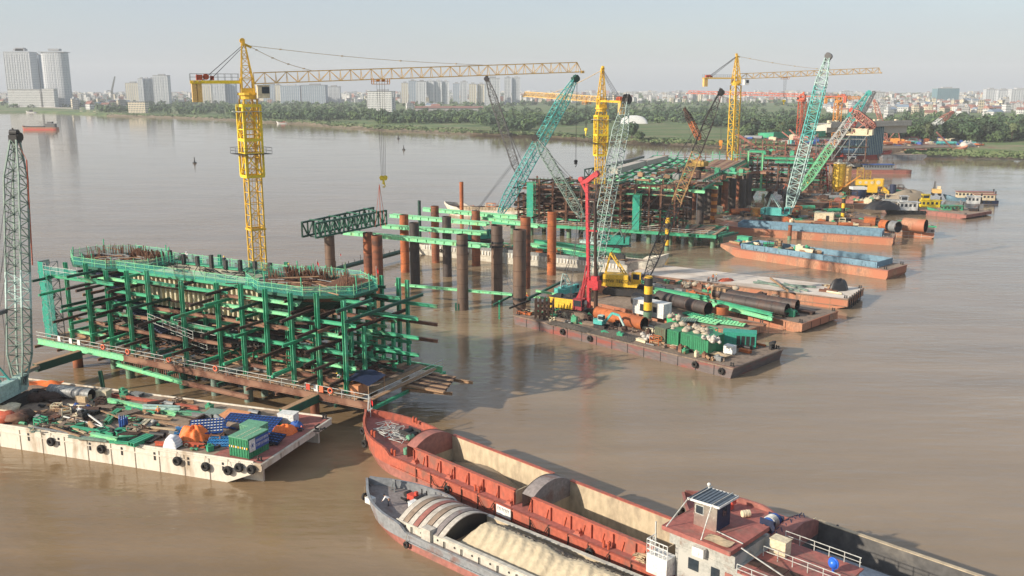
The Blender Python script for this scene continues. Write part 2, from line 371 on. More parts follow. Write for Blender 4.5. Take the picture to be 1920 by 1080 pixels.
S('t_white',(.50,.52,.54),win=(3.4,3.3,(.20,.23,.27)),d=.2,dc=(.5,.5,.5),s=.05,v=.05)
S('t_blue',(.30,.36,.43),win=(3.0,3.3,(.14,.19,.25)),d=.2,dc=(.3,.33,.38),s=.05,v=.05)
S('t_teal',(.14,.24,.28),win=(2.6,3.5,(.10,.17,.21)),d=.2,s=.05,v=.05)
S('t_cream',(.56,.52,.42),win=(4.2,3.3,(.34,.31,.27)),d=.2,dc=(.5,.45,.4),s=.05,v=.05)
S('t_strip',(.54,.56,.58),d=.1,v=.05)
S('net_teal',(.03,.36,.26),d=.5,dc=(.05,.24,.18),s=1.2,r=.9,a=.72)
S('net_teal_thin',(.06,.42,.34),d=.4,dc=(.05,.24,.18),s=1.2,r=.9,a=.34)
# ================================================================= setting
# water
def water_mat():
    m=bpy.data.materials.new('river_water'); m.use_nodes=True; n=m.node_tree.nodes; l=m.node_tree.links; bs=n['Principled BSDF']
    tc=n.new('ShaderNodeTexCoord')
    def noise(sc,sv,det=3,rot=0):
        mp=n.new('ShaderNodeMapping'); mp.inputs['Scale'].default_value=sv; mp.inputs['Rotation'].default_value=(0,0,rot); l.new(tc.outputs['Object'],mp.inputs[0])
        t=n.new('ShaderNodeTexNoise'); t.inputs['Scale'].default_value=sc; t.inputs['Detail'].default_value=det; l.new(mp.outputs[0],t.inputs[0]); return t.outputs[0]
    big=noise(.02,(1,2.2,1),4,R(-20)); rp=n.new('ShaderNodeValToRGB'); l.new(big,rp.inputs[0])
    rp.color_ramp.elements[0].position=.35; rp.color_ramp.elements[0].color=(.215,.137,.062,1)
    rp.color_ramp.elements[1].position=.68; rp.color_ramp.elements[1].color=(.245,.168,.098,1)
    sx=n.new('ShaderNodeSeparateXYZ'); l.new(tc.outputs['Object'],sx.inputs[0])      # greyish sheen of wind ripples painted into the base colour towards the right
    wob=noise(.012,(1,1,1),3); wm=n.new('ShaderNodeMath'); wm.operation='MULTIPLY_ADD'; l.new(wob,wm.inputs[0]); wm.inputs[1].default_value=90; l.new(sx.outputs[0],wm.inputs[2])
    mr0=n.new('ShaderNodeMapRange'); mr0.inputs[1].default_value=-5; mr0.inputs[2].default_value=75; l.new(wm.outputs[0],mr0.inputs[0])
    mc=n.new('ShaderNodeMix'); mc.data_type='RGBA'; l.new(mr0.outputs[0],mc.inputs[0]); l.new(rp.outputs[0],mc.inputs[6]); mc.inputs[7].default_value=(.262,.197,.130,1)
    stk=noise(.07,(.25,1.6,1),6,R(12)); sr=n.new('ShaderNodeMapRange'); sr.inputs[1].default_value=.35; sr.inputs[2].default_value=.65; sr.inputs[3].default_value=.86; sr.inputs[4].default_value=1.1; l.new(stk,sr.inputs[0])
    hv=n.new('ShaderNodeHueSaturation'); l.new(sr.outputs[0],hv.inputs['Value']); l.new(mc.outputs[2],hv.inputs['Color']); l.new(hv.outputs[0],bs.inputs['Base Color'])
    bs.inputs['IOR'].default_value=1.33
    rr=noise(.03,(1,3,1),3,R(10)); mr=n.new('ShaderNodeMapRange'); mr.inputs[1].default_value=.35; mr.inputs[2].default_value=.65; mr.inputs[3].default_value=.03; mr.inputs[4].default_value=.10
    l.new(rr,mr.inputs[0]); l.new(mr.outputs[0],bs.inputs['Roughness'])
    a=noise(.62,(.42,1.25,1),7,R(8)); b=noise(.16,(.6,1.3,1),3,R(-15)); calm=noise(.025,(1,1.8,1),3,R(30))
    ad=n.new('ShaderNodeMath'); ad.operation='MULTIPLY_ADD'; l.new(b,ad.inputs[0]); ad.inputs[1].default_value=1.4; l.new(a,ad.inputs[2])
    cm=n.new('ShaderNodeMapRange'); cm.inputs[1].default_value=.38; cm.inputs[2].default_value=.62; cm.inputs[3].default_value=.5; cm.inputs[4].default_value=1.0; l.new(calm,cm.inputs[0])
    mm=n.new('ShaderNodeMath'); mm.operation='MULTIPLY'; l.new(ad.outputs[0],mm.inputs[0]); l.new(cm.outputs[0],mm.inputs[1])
    yf=n.new('ShaderNodeMapRange'); yf.inputs[1].default_value=140; yf.inputs[2].default_value=520; yf.inputs[3].default_value=1.0; yf.inputs[4].default_value=.22; l.new(sx.outputs[1],yf.inputs[0])   # sheltered calm water towards the far bank
    m9=n.new('ShaderNodeMath'); m9.operation='MULTIPLY'; l.new(mm.outputs[0],m9.inputs[0]); l.new(yf.outputs[0],m9.inputs[1]); mm=m9
    bp=n.new('ShaderNodeBump'); bp.inputs['Strength'].default_value=.75; bp.inputs['Distance'].default_value=.20; l.new(mm.outputs[0],bp.inputs['Height']); l.new(bp.outputs[0],bs.inputs['Normal'])
    return m
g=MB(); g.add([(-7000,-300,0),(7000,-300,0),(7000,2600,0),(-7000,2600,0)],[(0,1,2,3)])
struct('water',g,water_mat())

# far bank
SHORE=[(-500,206),(-120,208),(0,212),(60,211),(120,213),(200,217),(300,220),(430,225),(500,229),(560,232),(640,239),(720,244),(850,250),(1000,255),(1120,262),(1210,268),(1300,272),(1400,277),(1560,284),(1640,288),(1700,291),(1800,294),(1920,298),(2200,306),(2600,316)]
def ground_mat():
    m=bpy.data.materials.new('bank_ground'); m.use_nodes=True; n=m.node_tree.nodes; l=m.node_tree.links; bs=n['Principled BSDF']; bs.inputs['Roughness'].default_value=.95
    tc=n.new('ShaderNodeTexCoord'); t=n.new('ShaderNodeTexNoise'); t.inputs['Scale'].default_value=.02; t.inputs['Detail'].default_value=9; t.inputs['Roughness'].default_value=.7; l.new(tc.outputs['Object'],t.inputs[0])
    r=n.new('ShaderNodeValToRGB'); l.new(t.outputs[0],r.inputs[0]); e=r.color_ramp.elements
    e[0].position=.36; e[0].color=(.045,.085,.025,1); e[1].position=.66; e[1].color=(.24,.19,.11,1)
    k=e.new(.50); k.color=(.10,.155,.04,1); k=e.new(.57); k.color=(.15,.17,.07,1)
    l.new(r.outputs[0],bs.inputs['Base Color']); return m
g=MB(); pts=[at(x,y,0) for x,y in SHORE]; rows=[(-6,-.6),(0,.15),(9,1.6),(22,3.2),(60,3.6),(400,4),(1500,4),(6200,4)]
vs=[]
rg=random.Random(3)
for i,p in enumerate(pts):
    for k,(dy,z) in enumerate(rows):
        y=p.y+dy if k<6 else max(p.y+dy, 1200 if k==6 else 0)
        if k==7: y=6400
        x=p.x*(y/p.y) if k>4 else p.x*(1+ dy/p.y)
        vs.append((x,y,z))
n=len(rows)
g.add(vs,[(i*n+k,(i+1)*n+k,(i+1)*n+k+1,i*n+k+1) for i in range(len(pts)-1) for k in range(n-1)],0,False)
struct('far_bank',g,ground_mat())
# side wings so the ground reaches the horizon
def shore_y(px):
    for (a,b),(c,d) in zip(SHORE[:-1],SHORE[1:]):
        if a<=px<=c: return b+(d-b)*(px-a)/(c-a)
    return 212
# mud and gravel strip along the water line
g=MB(); vs=[]
for i,(x,y) in enumerate(SHORE):
    if x<170: continue
    p=at(x,y,0); d=Vector((p.x,p.y,0)).normalized()
    for k,(o,z) in enumerate(((-1,.02),(7,1.35),(11+4*math.sin(i*2.1),2.05))): q=p+d*o; vs.append((q.x,q.y,z+.12))
m_=len(vs)//3
g.add(vs,[(i*3+k,(i+1)*3+k,(i+1)*3+k+1,i*3+k+1) for i in range(m_-1) for k in range(2)])
S('bank_mud',(.20,.15,.10),d=.6,dc=(.10,.10,.05),s=.06,r=.95)
struct('mud_bank',g,'bank_mud')
# stone slope at the left (pale revetment)
g=MB(); q=[at(50,209,.3),at(182,214.5,.3),at(150,203,4.6),at(78,200,4.6)]
for v in q[:2]: v.z=.3
g.add(q,[(0,1,2,3)]); a=[v-Vector((0,0,1.5)) for v in q]; g.add(q+a,[(0,4,5,1),(1,5,6,2),(3,2,6,7),(0,3,7,4)])
S('revetment',(.42,.37,.30),d=.5,dc=(.3,.26,.2),s=.08)
struct('stone_slope',g,'revetment')
# green field patch at mid right (low crops)
S('field',(.07,.125,.03),d=.8,dc=(.15,.15,.06),s=.09,v=.5,r=.95,oc=(.14,.15,.06),os=.015,sv=(1,2.5,1))
g=MB(); e1=[(880,243.5),(1000,248),(1120,253.5),(1210,258.5),(1300,262),(1400,266),(1500,271)]; e2=[(880,238),(1000,233),(1120,229),(1210,227),(1300,226),(1400,228),(1500,234)]
vs=[]
for (a,b),(c,d) in zip(e1,e2):
    for t in np.linspace(0,1,7): vs.append(at(a+(c-a)*t,b+(d-b)*t,3.9+.25*math.sin(a*.1+t*9)))
k=7; g.add(vs,[(i*k+j,(i+1)*k+j,(i+1)*k+j+1,i*k+j+1) for i in range(len(e1)-1) for j in range(k-1)])
struct('green_field',g,'field')

# ---------------------------------------------------------------- trees
def crown_faces(mb,c,r,n,sz,rd,mi=0):
    lobes=[(Vector((rd.uniform(-.45,.45)*r[0],rd.uniform(-.45,.45)*r[1],rd.uniform(-.35,.5)*r[2])),rd.uniform(.45,.75)) for _ in range(7)]
    for _ in range(n):
        lc,lr=rd.choice(lobes); d=Vector((rd.gauss(0,1),rd.gauss(0,1),rd.gauss(0,1))).normalized(); rr=rd.uniform(.75,1.05)*lr
        p=Vector(c)+lc+Vector((d.x*r[0]*rr,d.y*r[1]*rr,d.z*r[2]*rr))
        nn=(d+Vector((rd.uniform(-.6,.6),rd.uniform(-.6,.6),rd.uniform(-.3,.8)))).normalized(); a=nn.orthogonal().normalized()*sz*rd.uniform(.6,1.3); b=nn.cross(a).normalized()*sz*rd.uniform(.5,1)
        mb.add([p-a-b*.6,p+a-b,p+a*.8+b,p-a*.7+b*.9],[(0,1,2,3)],mi)
def make_tree(kind,label,seed,h,rx,mat,bare=.3):
    rd=random.Random(seed); t=thing(kind,label,'tree',(0,0,-500))
    m=MB(); m.tube((0,0,-.4),(.2,0,h*.5),.32,6,.18); 
    for k in range(5):
        a=k*1.3; m.tube((.1,0,h*(.28+.05*k)),(math.cos(a)*rx*.6,math.sin(a)*rx*.6,h*(.55+.05*k)),.12,4,.05)
    m.build('trunk','bark',t)
    m=MB(); crown_faces(m,(0,0,h*(.5+bare/2)),(rx,rx,h*(.5-bare/2)),420,.75,rd); m.build('crown',mat,t); return t
PT=[make_tree('broadleaf_tree','',11,12,5.2,'leaf_dark'),make_tree('broadleaf_tree','',12,10,4.6,'leaf_mid'),make_tree('bushy_tree','',13,8,4.8,'leaf_mid',.05),make_tree('palm_like_tree','',14,13,2.8,'leaf_pale',.45),make_tree('poplar_tree','',15,15,2.6,'leaf_dark',.1)]
TL=['dark broadleaf tree in the dense belt along the far river bank','mid green broadleaf tree in the belt along the far river bank','low bushy tree crowding the far river bank','slender pale green tree standing in the far bank belt','tall narrow dark tree in the far bank belt']
BANDS=[(-150,175,172,198,60),(185,430,188,215,150),(430,700,196,227,230),(700,900,208,232,170),(900,1080,205,236,150),(1080,1420,200,227,240),(1400,1560,208,266,210),(1300,1400,205,240,60),(1080,1300,216,232,60),(1560,1660,225,262,40),(1650,1960,214,267,330),(1180,1200,262,264,3),(930,1000,236,247,22)]
spots=[]; rt=random.Random(21)
for x0,x1,y0,y1,nn in BANDS:
    for _ in range(nn):
        px=rt.uniform(x0,x1); py=y0+(y1-y0)*math.sqrt(rt.random())
        py=min(py,shore_y(px)-(7 if not 880<px<1500 else 5)); p=at(px,py,3.6); spots.append((p.y,p))
# gaps for the open field
spots.sort(key=lambda s:s[0]); IND=spots[:290]
for i,(yy,p) in enumerate(IND):
    k=rt.choices(range(5),(5,5,4,1,.6))[0]
    if i<5: k=i
    o=PT[k] if i<5 else None
    if o is None: o=dup(PT[k],p,rt.uniform(0,6.3))
    o.location=p; o.rotation_euler=(0,0,rt.uniform(0,6.3)); s=rt.uniform(.75,1.25); o.scale=(s*1.1,s*1.1,s)
    o['label']=TL[k]; o['group']='trees along the far bank'+(' of kind %s'%['dark broadleaf','mid green','bushy','slender pale','narrow dark'][k])
g=MB()
for yy,p in spots[290:]:
    s=rt.uniform(.8,1.3); f=yy/1200
    crown_faces(g,(p.x,p.y,3.4+4.2*s),(5.2*s*1.1,5.2*s,4.6*s),70,1.25,rt,rt.choice((0,0,1)))
rx=random.Random(5)
for _ in range(1500):      # green among the town
    px=rx.uniform(-60,1980); py=176+26*rx.random()**1.3; p=at(px,py,3.6)
    s=rx.uniform(.8,1.3); crown_faces(g,(p.x,p.y,6.5),(7*s*p.y/2500+3,6*s,5*s),16,2.0*p.y/1700,rx,rx.choice((0,1)))
o=g.build('woodland',['leaf_dark','leaf_mid']); tag(o,'dense green woodland behind the near trees of the far bank','woodland',kind='stuff')
# low scrub along the bank
g=MB(); 
for _ in range(2200):
    px=rx.uniform(180,1500) if rx.random()<.8 else rx.uniform(1700,1960); sy=shore_y(px); py=sy-rx.uniform(1.2,9)
    p=at(px,py,2.6); s=rx.uniform(.5,1.3)
    for _k in range(5):
        c=p+Vector((rx.uniform(-2,2),rx.uniform(-2,2),rx.uniform(-.2,.9)*s)); a=Vector((rx.uniform(-1,1),rx.uniform(-1,1),rx.uniform(-.3,.3))).normalized()*s; b=Vector((0,rx.uniform(-.4,.4),1))*s*.8
        g.add([c-a,c+a,c+a*.7+b,c-a*.8+b],[(0,1,2,3)],rx.choice((0,0,1)))
o=g.build('bank_scrub',['leaf_pale','leaf_mid']); tag(o,'low scrub and reeds along the far water edge','scrub',kind='stuff')

# ---------------------------------------------------------------- town
def house_geo(rd,kind,w,d,h):
    wall=MB(); roof=MB(); wall.b2(-w/2,w/2,-d/2,d/2,-1,h)
    if kind==0:
        roof.b2(-w/2-.3,w/2+.3,-d/2-.3,d/2+.3,h,h+.5); roof.b2(-w*.25,w*.2,-d*.1,d*.35,h+.5,h+3)
    elif kind==1:
        for s_ in (0,): roof.add([(-w/2-.5,-d/2-.5,h),(w/2+.5,-d/2-.5,h),(w/2+.5,d/2+.5,h),(-w/2-.5,d/2+.5,h),(-w/2-.5,0,h+3),(w/2+.5,0,h+3)],[(0,1,5,4),(2,3,4,5),(0,4,3),(1,2,5),(0,3,2,1)])
    else:
        roof.b2(-w/2-.2,w/2+.2,-d/2-.2,d/2+.2,h,h+.4); roof.tube((w*.2,d*.1,h+.4),(w*.2,d*.1,h+2.2),.9,8); roof.b2(-w/2,-w/2+.4,-d/2,d/2,h+.4,h+1.3)
    return wall,roof
HK=[]; rh=random.Random(9)
HL=[('h_white','r_grey',0,'small white flat-roofed house'),('h_cream','r_red',1,'small cream house with a red pitched roof'),('h_grey','r_grey',2,'small grey flat-roofed house'),('h_white','r_blue',1,'small white house with a bluish pitched roof'),('h_white','r_red',1,'small white house with a red pitched roof'),('h_cream','r_grey',0,'tall narrow cream town house')]
for i,(a,b,k,lb) in enumerate(HL):
    w_=(9,12,8,16,11,6)[i]; t=thing('town_house','','house'); wl,rf=house_geo(rh,k,w_,(9,9,10,11,9,9)[i],(10,6.5,13,6,8,15)[i]); wl.build('wall',a,t); rf.build('roof',b,t); HK.append(t)
hs=[]
for _ in range(2600):
    px=rh.uniform(-60,1980); py=174.5+19*rh.random()**1.2
    if px<200: py=174.5+20*rh.random()
    if px>1550: py=178+34*rh.random()**1.4
    p=at(px,py,4); hs.append((p.y,p,px,py))
for x0,x1,y0,y1,nn in [(120,240,196,206,16),(690,830,198,206,10),(1650,1960,196,222,34),(1560,1700,200,215,12)]:
    for _ in range(nn): px=rh.uniform(x0,x1); py=rh.uniform(y0,y1); p=at(px,py,4); hs.append((p.y,p,px,py))
hs.sort(key=lambda s:s[0]); used=set()
for i,(yy,p,px,py) in enumerate(hs[:280]):
    k=rh.randrange(6)
    if i<6: k=i
    o=HK[k] if i<6 else dup(HK[k],p); o.location=p; o.rotation_euler=(0,0,rh.uniform(-.6,.6)); s=rh.uniform(.8,1.2); o.scale=(s,s,s*rh.uniform(.85,1.2))
    o['label']=HL[k][3]+' among the low town beyond the far trees'; o['group']=HL[k][3].replace('small ','')+'s of the low town'
g=MB()
for yy,p,px,py in hs[280:]:
    w_=rh.uniform(6,15)*yy/2600*.8+2; h=rh.choice((6,8,10,12,12,15,20)); mi=rh.choice((0,0,0,1,2,3,0)); g.box((p.x,p.y,4+h/2-1),(w_,10,h),rh.uniform(-.5,.5),mi)
    if rh.random()<.4: g.box((p.x,p.y,4+h-.8),(w_+.6,10.6,.8),0,rh.choice((3,4,5)))
o=g.build('low_town',['h_white','h_cream','h_grey','r_red','r_grey','r_blue']); tag(o,'dense low rise town stretching to the hazy horizon','town',kind='stuff')

# tall buildings: (x0,x1,ytop,Y,mat,label)
TW=[(8,56,95,1900,'t_white','tall pale twin-slab apartment tower farthest left on the skyline',1),(53,70,103,1935,'t_blue','narrow grey slab behind the farthest left tower',0),
(74,120,95,1880,'t_white','tall pale tower with rounded corners, second from the left on the skyline',2),
(234,258,156,2300,'t_cream','low pinkish block left of the white tower cluster',0),(257,266,148,2200,'t_white','leftmost slim white slab of the four-tower cluster',0),(267,276,148,2210,'t_white','second slim white slab of the four-tower cluster',0),(277,286,148,2220,'t_white','third slim white slab of the four-tower cluster',0),(286,313,142,2150,'t_white','broad white tower at the right of the four-tower cluster',0),
(376,394,158,2300,'t_cream','cream tower seen left of the yellow crane mast under its counter jib',0),(397,420,155,2250,'t_white','white tower just left of the yellow crane mast',0),(421,440,157,2260,'t_blue','bluish tower touching the yellow crane mast on its left',0),
(492,512,158,2350,'t_blue','bluish tower right of the yellow crane cab',0),(514,524,160,2300,'t_cream','slim cream tower between two bluish slabs under the jib',0),(526,562,161,2250,'t_blue','wide bluish glass slab under the root of the yellow jib',0),(566,610,160,2240,'t_blue','second wide bluish glass slab under the yellow jib',0),(612,636,163,2300,'t_white','white stepped tower right of the bluish slabs',0),
(692,738,172,1500,'h_white','low white L-shaped block in front of the skyline under the trolley',0),(752,764,156,2300,'t_cream','slim cream tower left of the grey slab under the jib',0),(766,779,152,2250,'t_blue','slim grey-blue slab left of the striped white towers',0),
(781,798,153,2150,'t_white','first of the four striped white towers under the jib',3),(800,812,152,2160,'t_white','second of the four striped white towers under the jib',3),(814,827,152,2165,'t_white','third of the four striped white towers under the jib',3),(829,841,153,2170,'t_white','fourth of the four striped white towers under the jib',3),
(849,861,157,2250,'t_blue','bluish twin tower left half right of the striped towers',0),(863,876,154,2230,'t_white','white twin tower right half right of the striped towers',0),(879,893,158,2050,'t_cream','cream block left of two, with brown cornice under the jib',0),(895,908,158,2055,'t_cream','cream block right of two, with brown cornice under the jib',0),
(909,937,147,2000,'t_white','tallest white tower right of the cream blocks, behind the dark boom',0),(946,958,146,2100,'t_white','left slab of the last white pair before the teal boom',0),(960,975,146,2105,'t_white','right slab of the last white pair before the teal boom',0),
(1236,1252,178,3100,'t_white','left pale mid-rise between the second and third tower cranes',0),(1254,1268,177,3150,'t_white','middle pale mid-rise between the second and third tower cranes',0),(1272,1290,178,3200,'t_white','right pale mid-rise between the second and third tower cranes',0),
(1396,1440,177,2900,'t_white','long pale mid-rise right of the third tower crane mast',0),(1442,1478,176,2950,'t_white','second long pale mid-rise right of the third tower crane mast',0),
(1632,1660,173,2100,'h_white','white hotel block with open grid facade right of the green boom tip',0),(1578,1600,172,2300,'t_white','hazy white block left of the green boom tip',0),
(1757,1797,166,2300,'t_teal','teal glass tower alone on the right skyline',0),(1851,1872,168,2150,'t_white','left part of the long white complex at the right edge',3),(1874,1894,169,2140,'t_white','middle part of the long white complex at the right edge',3),(1896,1935,168,2130,'t_white','right part of the long white complex at the right edge',3)]
for x0,x1,yt,Y,mat,lb,sty in TW:
    a=atY(x0,yt,Y); b=atY(x1,yt,Y); h=a.z-4; W_=b.x-a.x; t=thing('tower_block',lb,'building',((a.x+b.x)/2,Y+10,4))
    m=MB(); D_=max(14,W_*.6)
    if sty==2:
        pl=[]; 
        for i in range(20): an=2*math.pi*i/20; pl.append((W_/2*math.copysign(abs(math.cos(an))**.5,math.cos(an)),D_/2*math.copysign(abs(math.sin(an))**.5,math.sin(an))))
        m.prism(pl,-1,h*.965); 
    else: m.b2(-W_/2,W_/2,-D_/2,D_/2,-1,h if sty!=1 else h*.97)
    m.build('wall',mat,t)
    m=MB(); k=max(2,int(W_/5))
    for i in range(k+1):
        x=-W_/2+W_*i/k; m.box((x,-D_/2-.25 if sty!=2 else -D_/2+ (abs(x)/(W_/2))**4*D_*.4,h*.48),(.9 if sty!=3 else 1.8,.5,h*.94))
    m.build('facade_fin','t_strip' if mat!='t_teal' else 't_teal',t)
    m=MB(); m.b2(-W_/2-.4,W_/2+.4,-D_/2-.4,D_/2+.4,h if sty not in(1,2) else h*.97,h+1.2 if sty not in (1,2) else h*.97+1.2); m.b2(-W_*.2,W_*.25,-D_*.2,D_*.2,h,h+4); 
    if sty==1: m.b2(-W_*.12,W_*.2,-D_*.2,D_*.2,h,h+6)
    m.build('roof','r_grey',t)
# podium of the left towers
for x0,x1,yt,Y,lb in [(18,78,168,1850,'white podium under the farthest left tower'),(82,104,167,1845,'white podium between the two tall left towers'),(243,275,191,1450,'cream riverside villa in the trees right of the stone slope'),(690,735,172,1480,'white roofed hall left of the trolley')]:
    a=atY(x0,yt,Y); b=atY(x1,yt,Y); t=thing('low_block',lb,'building',((a.x+b.x)/2,Y,3)); h=a.z-3
    m=MB(); m.b2(-(b.x-a.x)/2,(b.x-a.x)/2,-8,8,-1,h); m.build('wall','h_white' if 'villa' not in lb else 'h_cream',t); m=MB(); m.b2(-(b.x-a.x)/2-.5,(b.x-a.x)/2+.5,-8.5,8.5,h,h+.9); m.build('roof','r_grey',t)
# long red-roofed shed and white dome greenhouse
for (x0,x1,y,z1,name,mt,lb) in [(780,905,208,8,'shed','r_red','long low shed with red roof stripes behind the bank trees'),(905,940,222,6,'shed','r_grey','open grey roofed shed at the bank behind the dark boom')]:
    a=at(x0,y,3.6); b=at(x1,y,3.6); t=thing(name,lb,'shed',((a.x+b.x)/2,a.y,3.6)); W_=b.x-a.x
    m=MB(); m.b2(-W_/2,W_/2,-10,10,-1,z1-3); m.build('wall','h_grey',t); m=MB(); m.add([(-W_/2-1,-11,z1-3),(W_/2+1,-11,z1-3),(W_/2+1,11,z1-3),(-W_/2-1,11,z1-3),(-W_/2-1,0,z1),(W_/2+1,0,z1)],[(0,1,5,4),(2,3,4,5),(0,4,3),(1,2,5),(0,3,2,1)]); m.build('roof',mt,t)
a=at(1188,232,3.6); t=thing('dome_hall','white rounded membrane hall in the field left of the trees','hall',a)
m=MB()
def _dm(x,y): 
    return max(0,9*(1-(abs(x)/15)**2.6)**.5 if abs(x)<15 else 0)*(1-(abs(y)/9)**4 if abs(y)<9 else 0)
m.grid(-15,15,24,-9,9,10,_dm); m.build('membrane','white',t)
m=MB(); m.b2(-15,15,-9,9,-.5,.3); m.build('plinth','concrete',t)
# ================================================================= builders
def frame(A,B,z=0.0):
    "origin A, local x towards B"
    d=Vector(B)-Vector(A); return Vector((A[0],A[1],z)), math.atan2(d.y,d.x), math.hypot(d.x,d.y)
def loc2w(root,p):
    return root.matrix_basis@Vector(p) if False else (Matrix.Translation(root.location)@root.rotation_euler.to_matrix().to_4x4())@Vector(p)
def w2loc(root,p):
    return (Matrix.Translation(root.location)@root.rotation_euler.to_matrix().to_4x4()).inverted()@Vector(p)

# ---- deck barge: local x along, y away from the camera side, z=0 is the water
def barge(name,label,A,B,W,H,hull='hull_white',deck='deck_mud',r0=3.0,r1=3.0,ribs=0,ribm=None,low=.45,skeg=False,cat='barge',ext=0,wale=None,plates=True):
    o,a,L=frame(A,B); L+=ext; t=thing(name,label,cat,o,a); D=-.6
    m=MB(); prof=[(0,H),(0,H*(1-low)),(r0,D),(L-r1,D),(L,H*(1-low)),(L,H)]; m.side(prof,0,W); m.build('hull',hull,t)
    m=MB(); m.grid(.12,L-.12,30,.12,W-.12,6,lambda x,y:H+.006); m.build('deck',deck,t)
    m=MB()
    for y in (-.06,W+.06): m.beam((0,y,H-.12),(L,y,H-.12),.12,.2); m.beam((0,y,H*(1-low)),(L,y,H*(1-low)),.1,.12)
    for x in (-.05,L+.05): m.beam((x,0,H-.12),(x,W,H-.12),.1,.2)
    m.build('rub_rail',wale or hull,t)
    if plates:
        m=MB(); n=int(L/3.2)
        for i in range(1,n):
            x=L*i/n
            if r0*.6<x<L-r1*.6: m.b2(x-.05,x+.05,-.05,-.004,.02,H-.2)
        for i in range(1,4): m.b2(L+.004,L+.06,W*i/4-.05,W*i/4+.05,H*(1-low),H-.2)
        m.build('plate_seams',ribm or 'dark_steel',t)
    for bx in (.6,L-.6):
        for by in (.6,W-.6):
            m=MB(); m.b2(bx-.35,bx+.35,by-.15,by+.15,H,H+.12); m.tube((bx-.2,by,H+.1),(bx-.2,by,H+.6),.1,8); m.tube((bx+.2,by,H+.1),(bx+.2,by,H+.6),.1,8); m.tube((bx-.32,by,H+.45),(bx+.32,by,H+.45),.06,6); m.build('bollard','dark_steel',t)
    if skeg:
        for y in (1.5,W-1.8):
            m=MB(); m.side([(L-r1-.6,H*.35),(L-r1*.15,H*(1-low)-.02),(L-.9,-.6),(L-r1-.6,-.6)],y,y+.3); m.build('skeg',hull,t)
    t['_L']=L; t['_W']=W; t['_H']=H
    return t
def tyre(vessel,x,z,label,group,y=None,r=.5,end=False,rope_z=None):
    y=-.28 if y is None else y
    t=thing('tyre_fender',label,'tyre fender',loc2w(vessel,(x,y,z)),vessel.rotation_euler.z,group)
    ax=(1,0,0) if end else (0,1,0)
    m=MB(); m.torus((0,0,0),ax,r*.68,r*.32,20,8); m.build('tyre','rubber',t)
    rz=(rope_z if rope_z is not None else vessel['_H'])-z
    m=MB(); 
    off=.12 if not end else 0
    m.path([(0,-.05,r*.55),(0,-.02,max(r,.6*rz)),(0,off,rz+.02)],.03,5); m.build('hanging_rope','rope',t); return t
def hopper(name,label,A,B,W,H,hc,hull,coam,floor='hold_rust',r0=6,r1=.6,inset=1.1,x0=6,x1=None,cat='barge'):
    "hopper barge with coaming and open hold"
    o,a,L=frame(A,B); t=thing(name,label,cat,o,a); x1=x1 or L-3.5
    m=MB(); prof=[(0,H+.7),(0,H-.1),(r0,-.6),(L-r1,-.6),(L,H*.3),(L,H),(r0,H)]
    # shell as side walls, ends and bottom so that the hold is open
    for (y0,y1) in ((0,inset),(W-inset,W)): m.side(prof,y0,y1)
    m.side([(0,H+.7),(0,H-.1),(r0,-.6),(x0,-.6),(x0,H),(r0,H)] if x0>r0 else [(0,H+.7),(0,H-.1),(r0,-.6),(x0+.01,-.6),(x0+.01,H)],inset,W-inset); m.side([(x1,-.6),(L-r1,-.6),(L,H*.3),(L,H),(x1,H)],inset,W-inset); m.b2(x0,x1,inset,W-inset,-.6,-.2); m.build('hull',hull,t)
    m=MB(); T=.22
    m.b2(x0-.2,x1+.2,inset-T,inset,H-.4,H+hc); m.b2(x0-.2,x1+.2,W-inset,W-inset+T,H-.4,H+hc); m.b2(x0-T-.2,x0-.2,inset-T,W-inset+T,H-.4,H+hc); m.b2(x1+.2,x1+T+.2,inset-T,W-inset+T,H-.4,H+hc)
    n=int((x1-x0)/3)
    for i in range(n+1):
        x=x0+(x1-x0)*i/n; m.box((x,inset-T-.06,H+hc*.45),(.1,.12,hc*.9)); m.box((x+.9,inset-T-.1,H+.35),(.22,.2,.25))
    m.build('coaming',coam,t)
    m=MB(); m.b2(x0,x1,inset,W-inset,-.19,.1); m.build('hold_floor',floor,t)
    m=MB(); m.b2(.1,x0-.5,.1,W-.1,H+.004,H+.03) if False else m.grid(r0,L-.1,20,.08,inset-T-.02,1,lambda x,y:H+.012); m.grid(x1+.5,L-.1,3,inset,W-.1,3,lambda x,y:H+.012); m.build('side_deck','deck_dust',t)
    m=MB()
    for y in (-.05,W+.05): m.beam((r0*.6,y,H-.1),(L,y,H-.1),.1,.18)
    m.beam((L+.05,0,H-.1),(L+.05,W,H-.1),.1,.18); m.build('rub_rail','hull_pink',t)
    for bx in (L-1,L-1):
        pass
    for by in (.7,W-.7):
        m=MB(); m.tube((L-1.2,by,H),(L-1.2,by,H+.7),.14,8); m.tube((L-.7,by,H),(L-.7,by,H+.7),.14,8); m.build('bollard','dark_steel',t)
    t['_L']=L;t['_W']=W;t['_H']=H
    return t

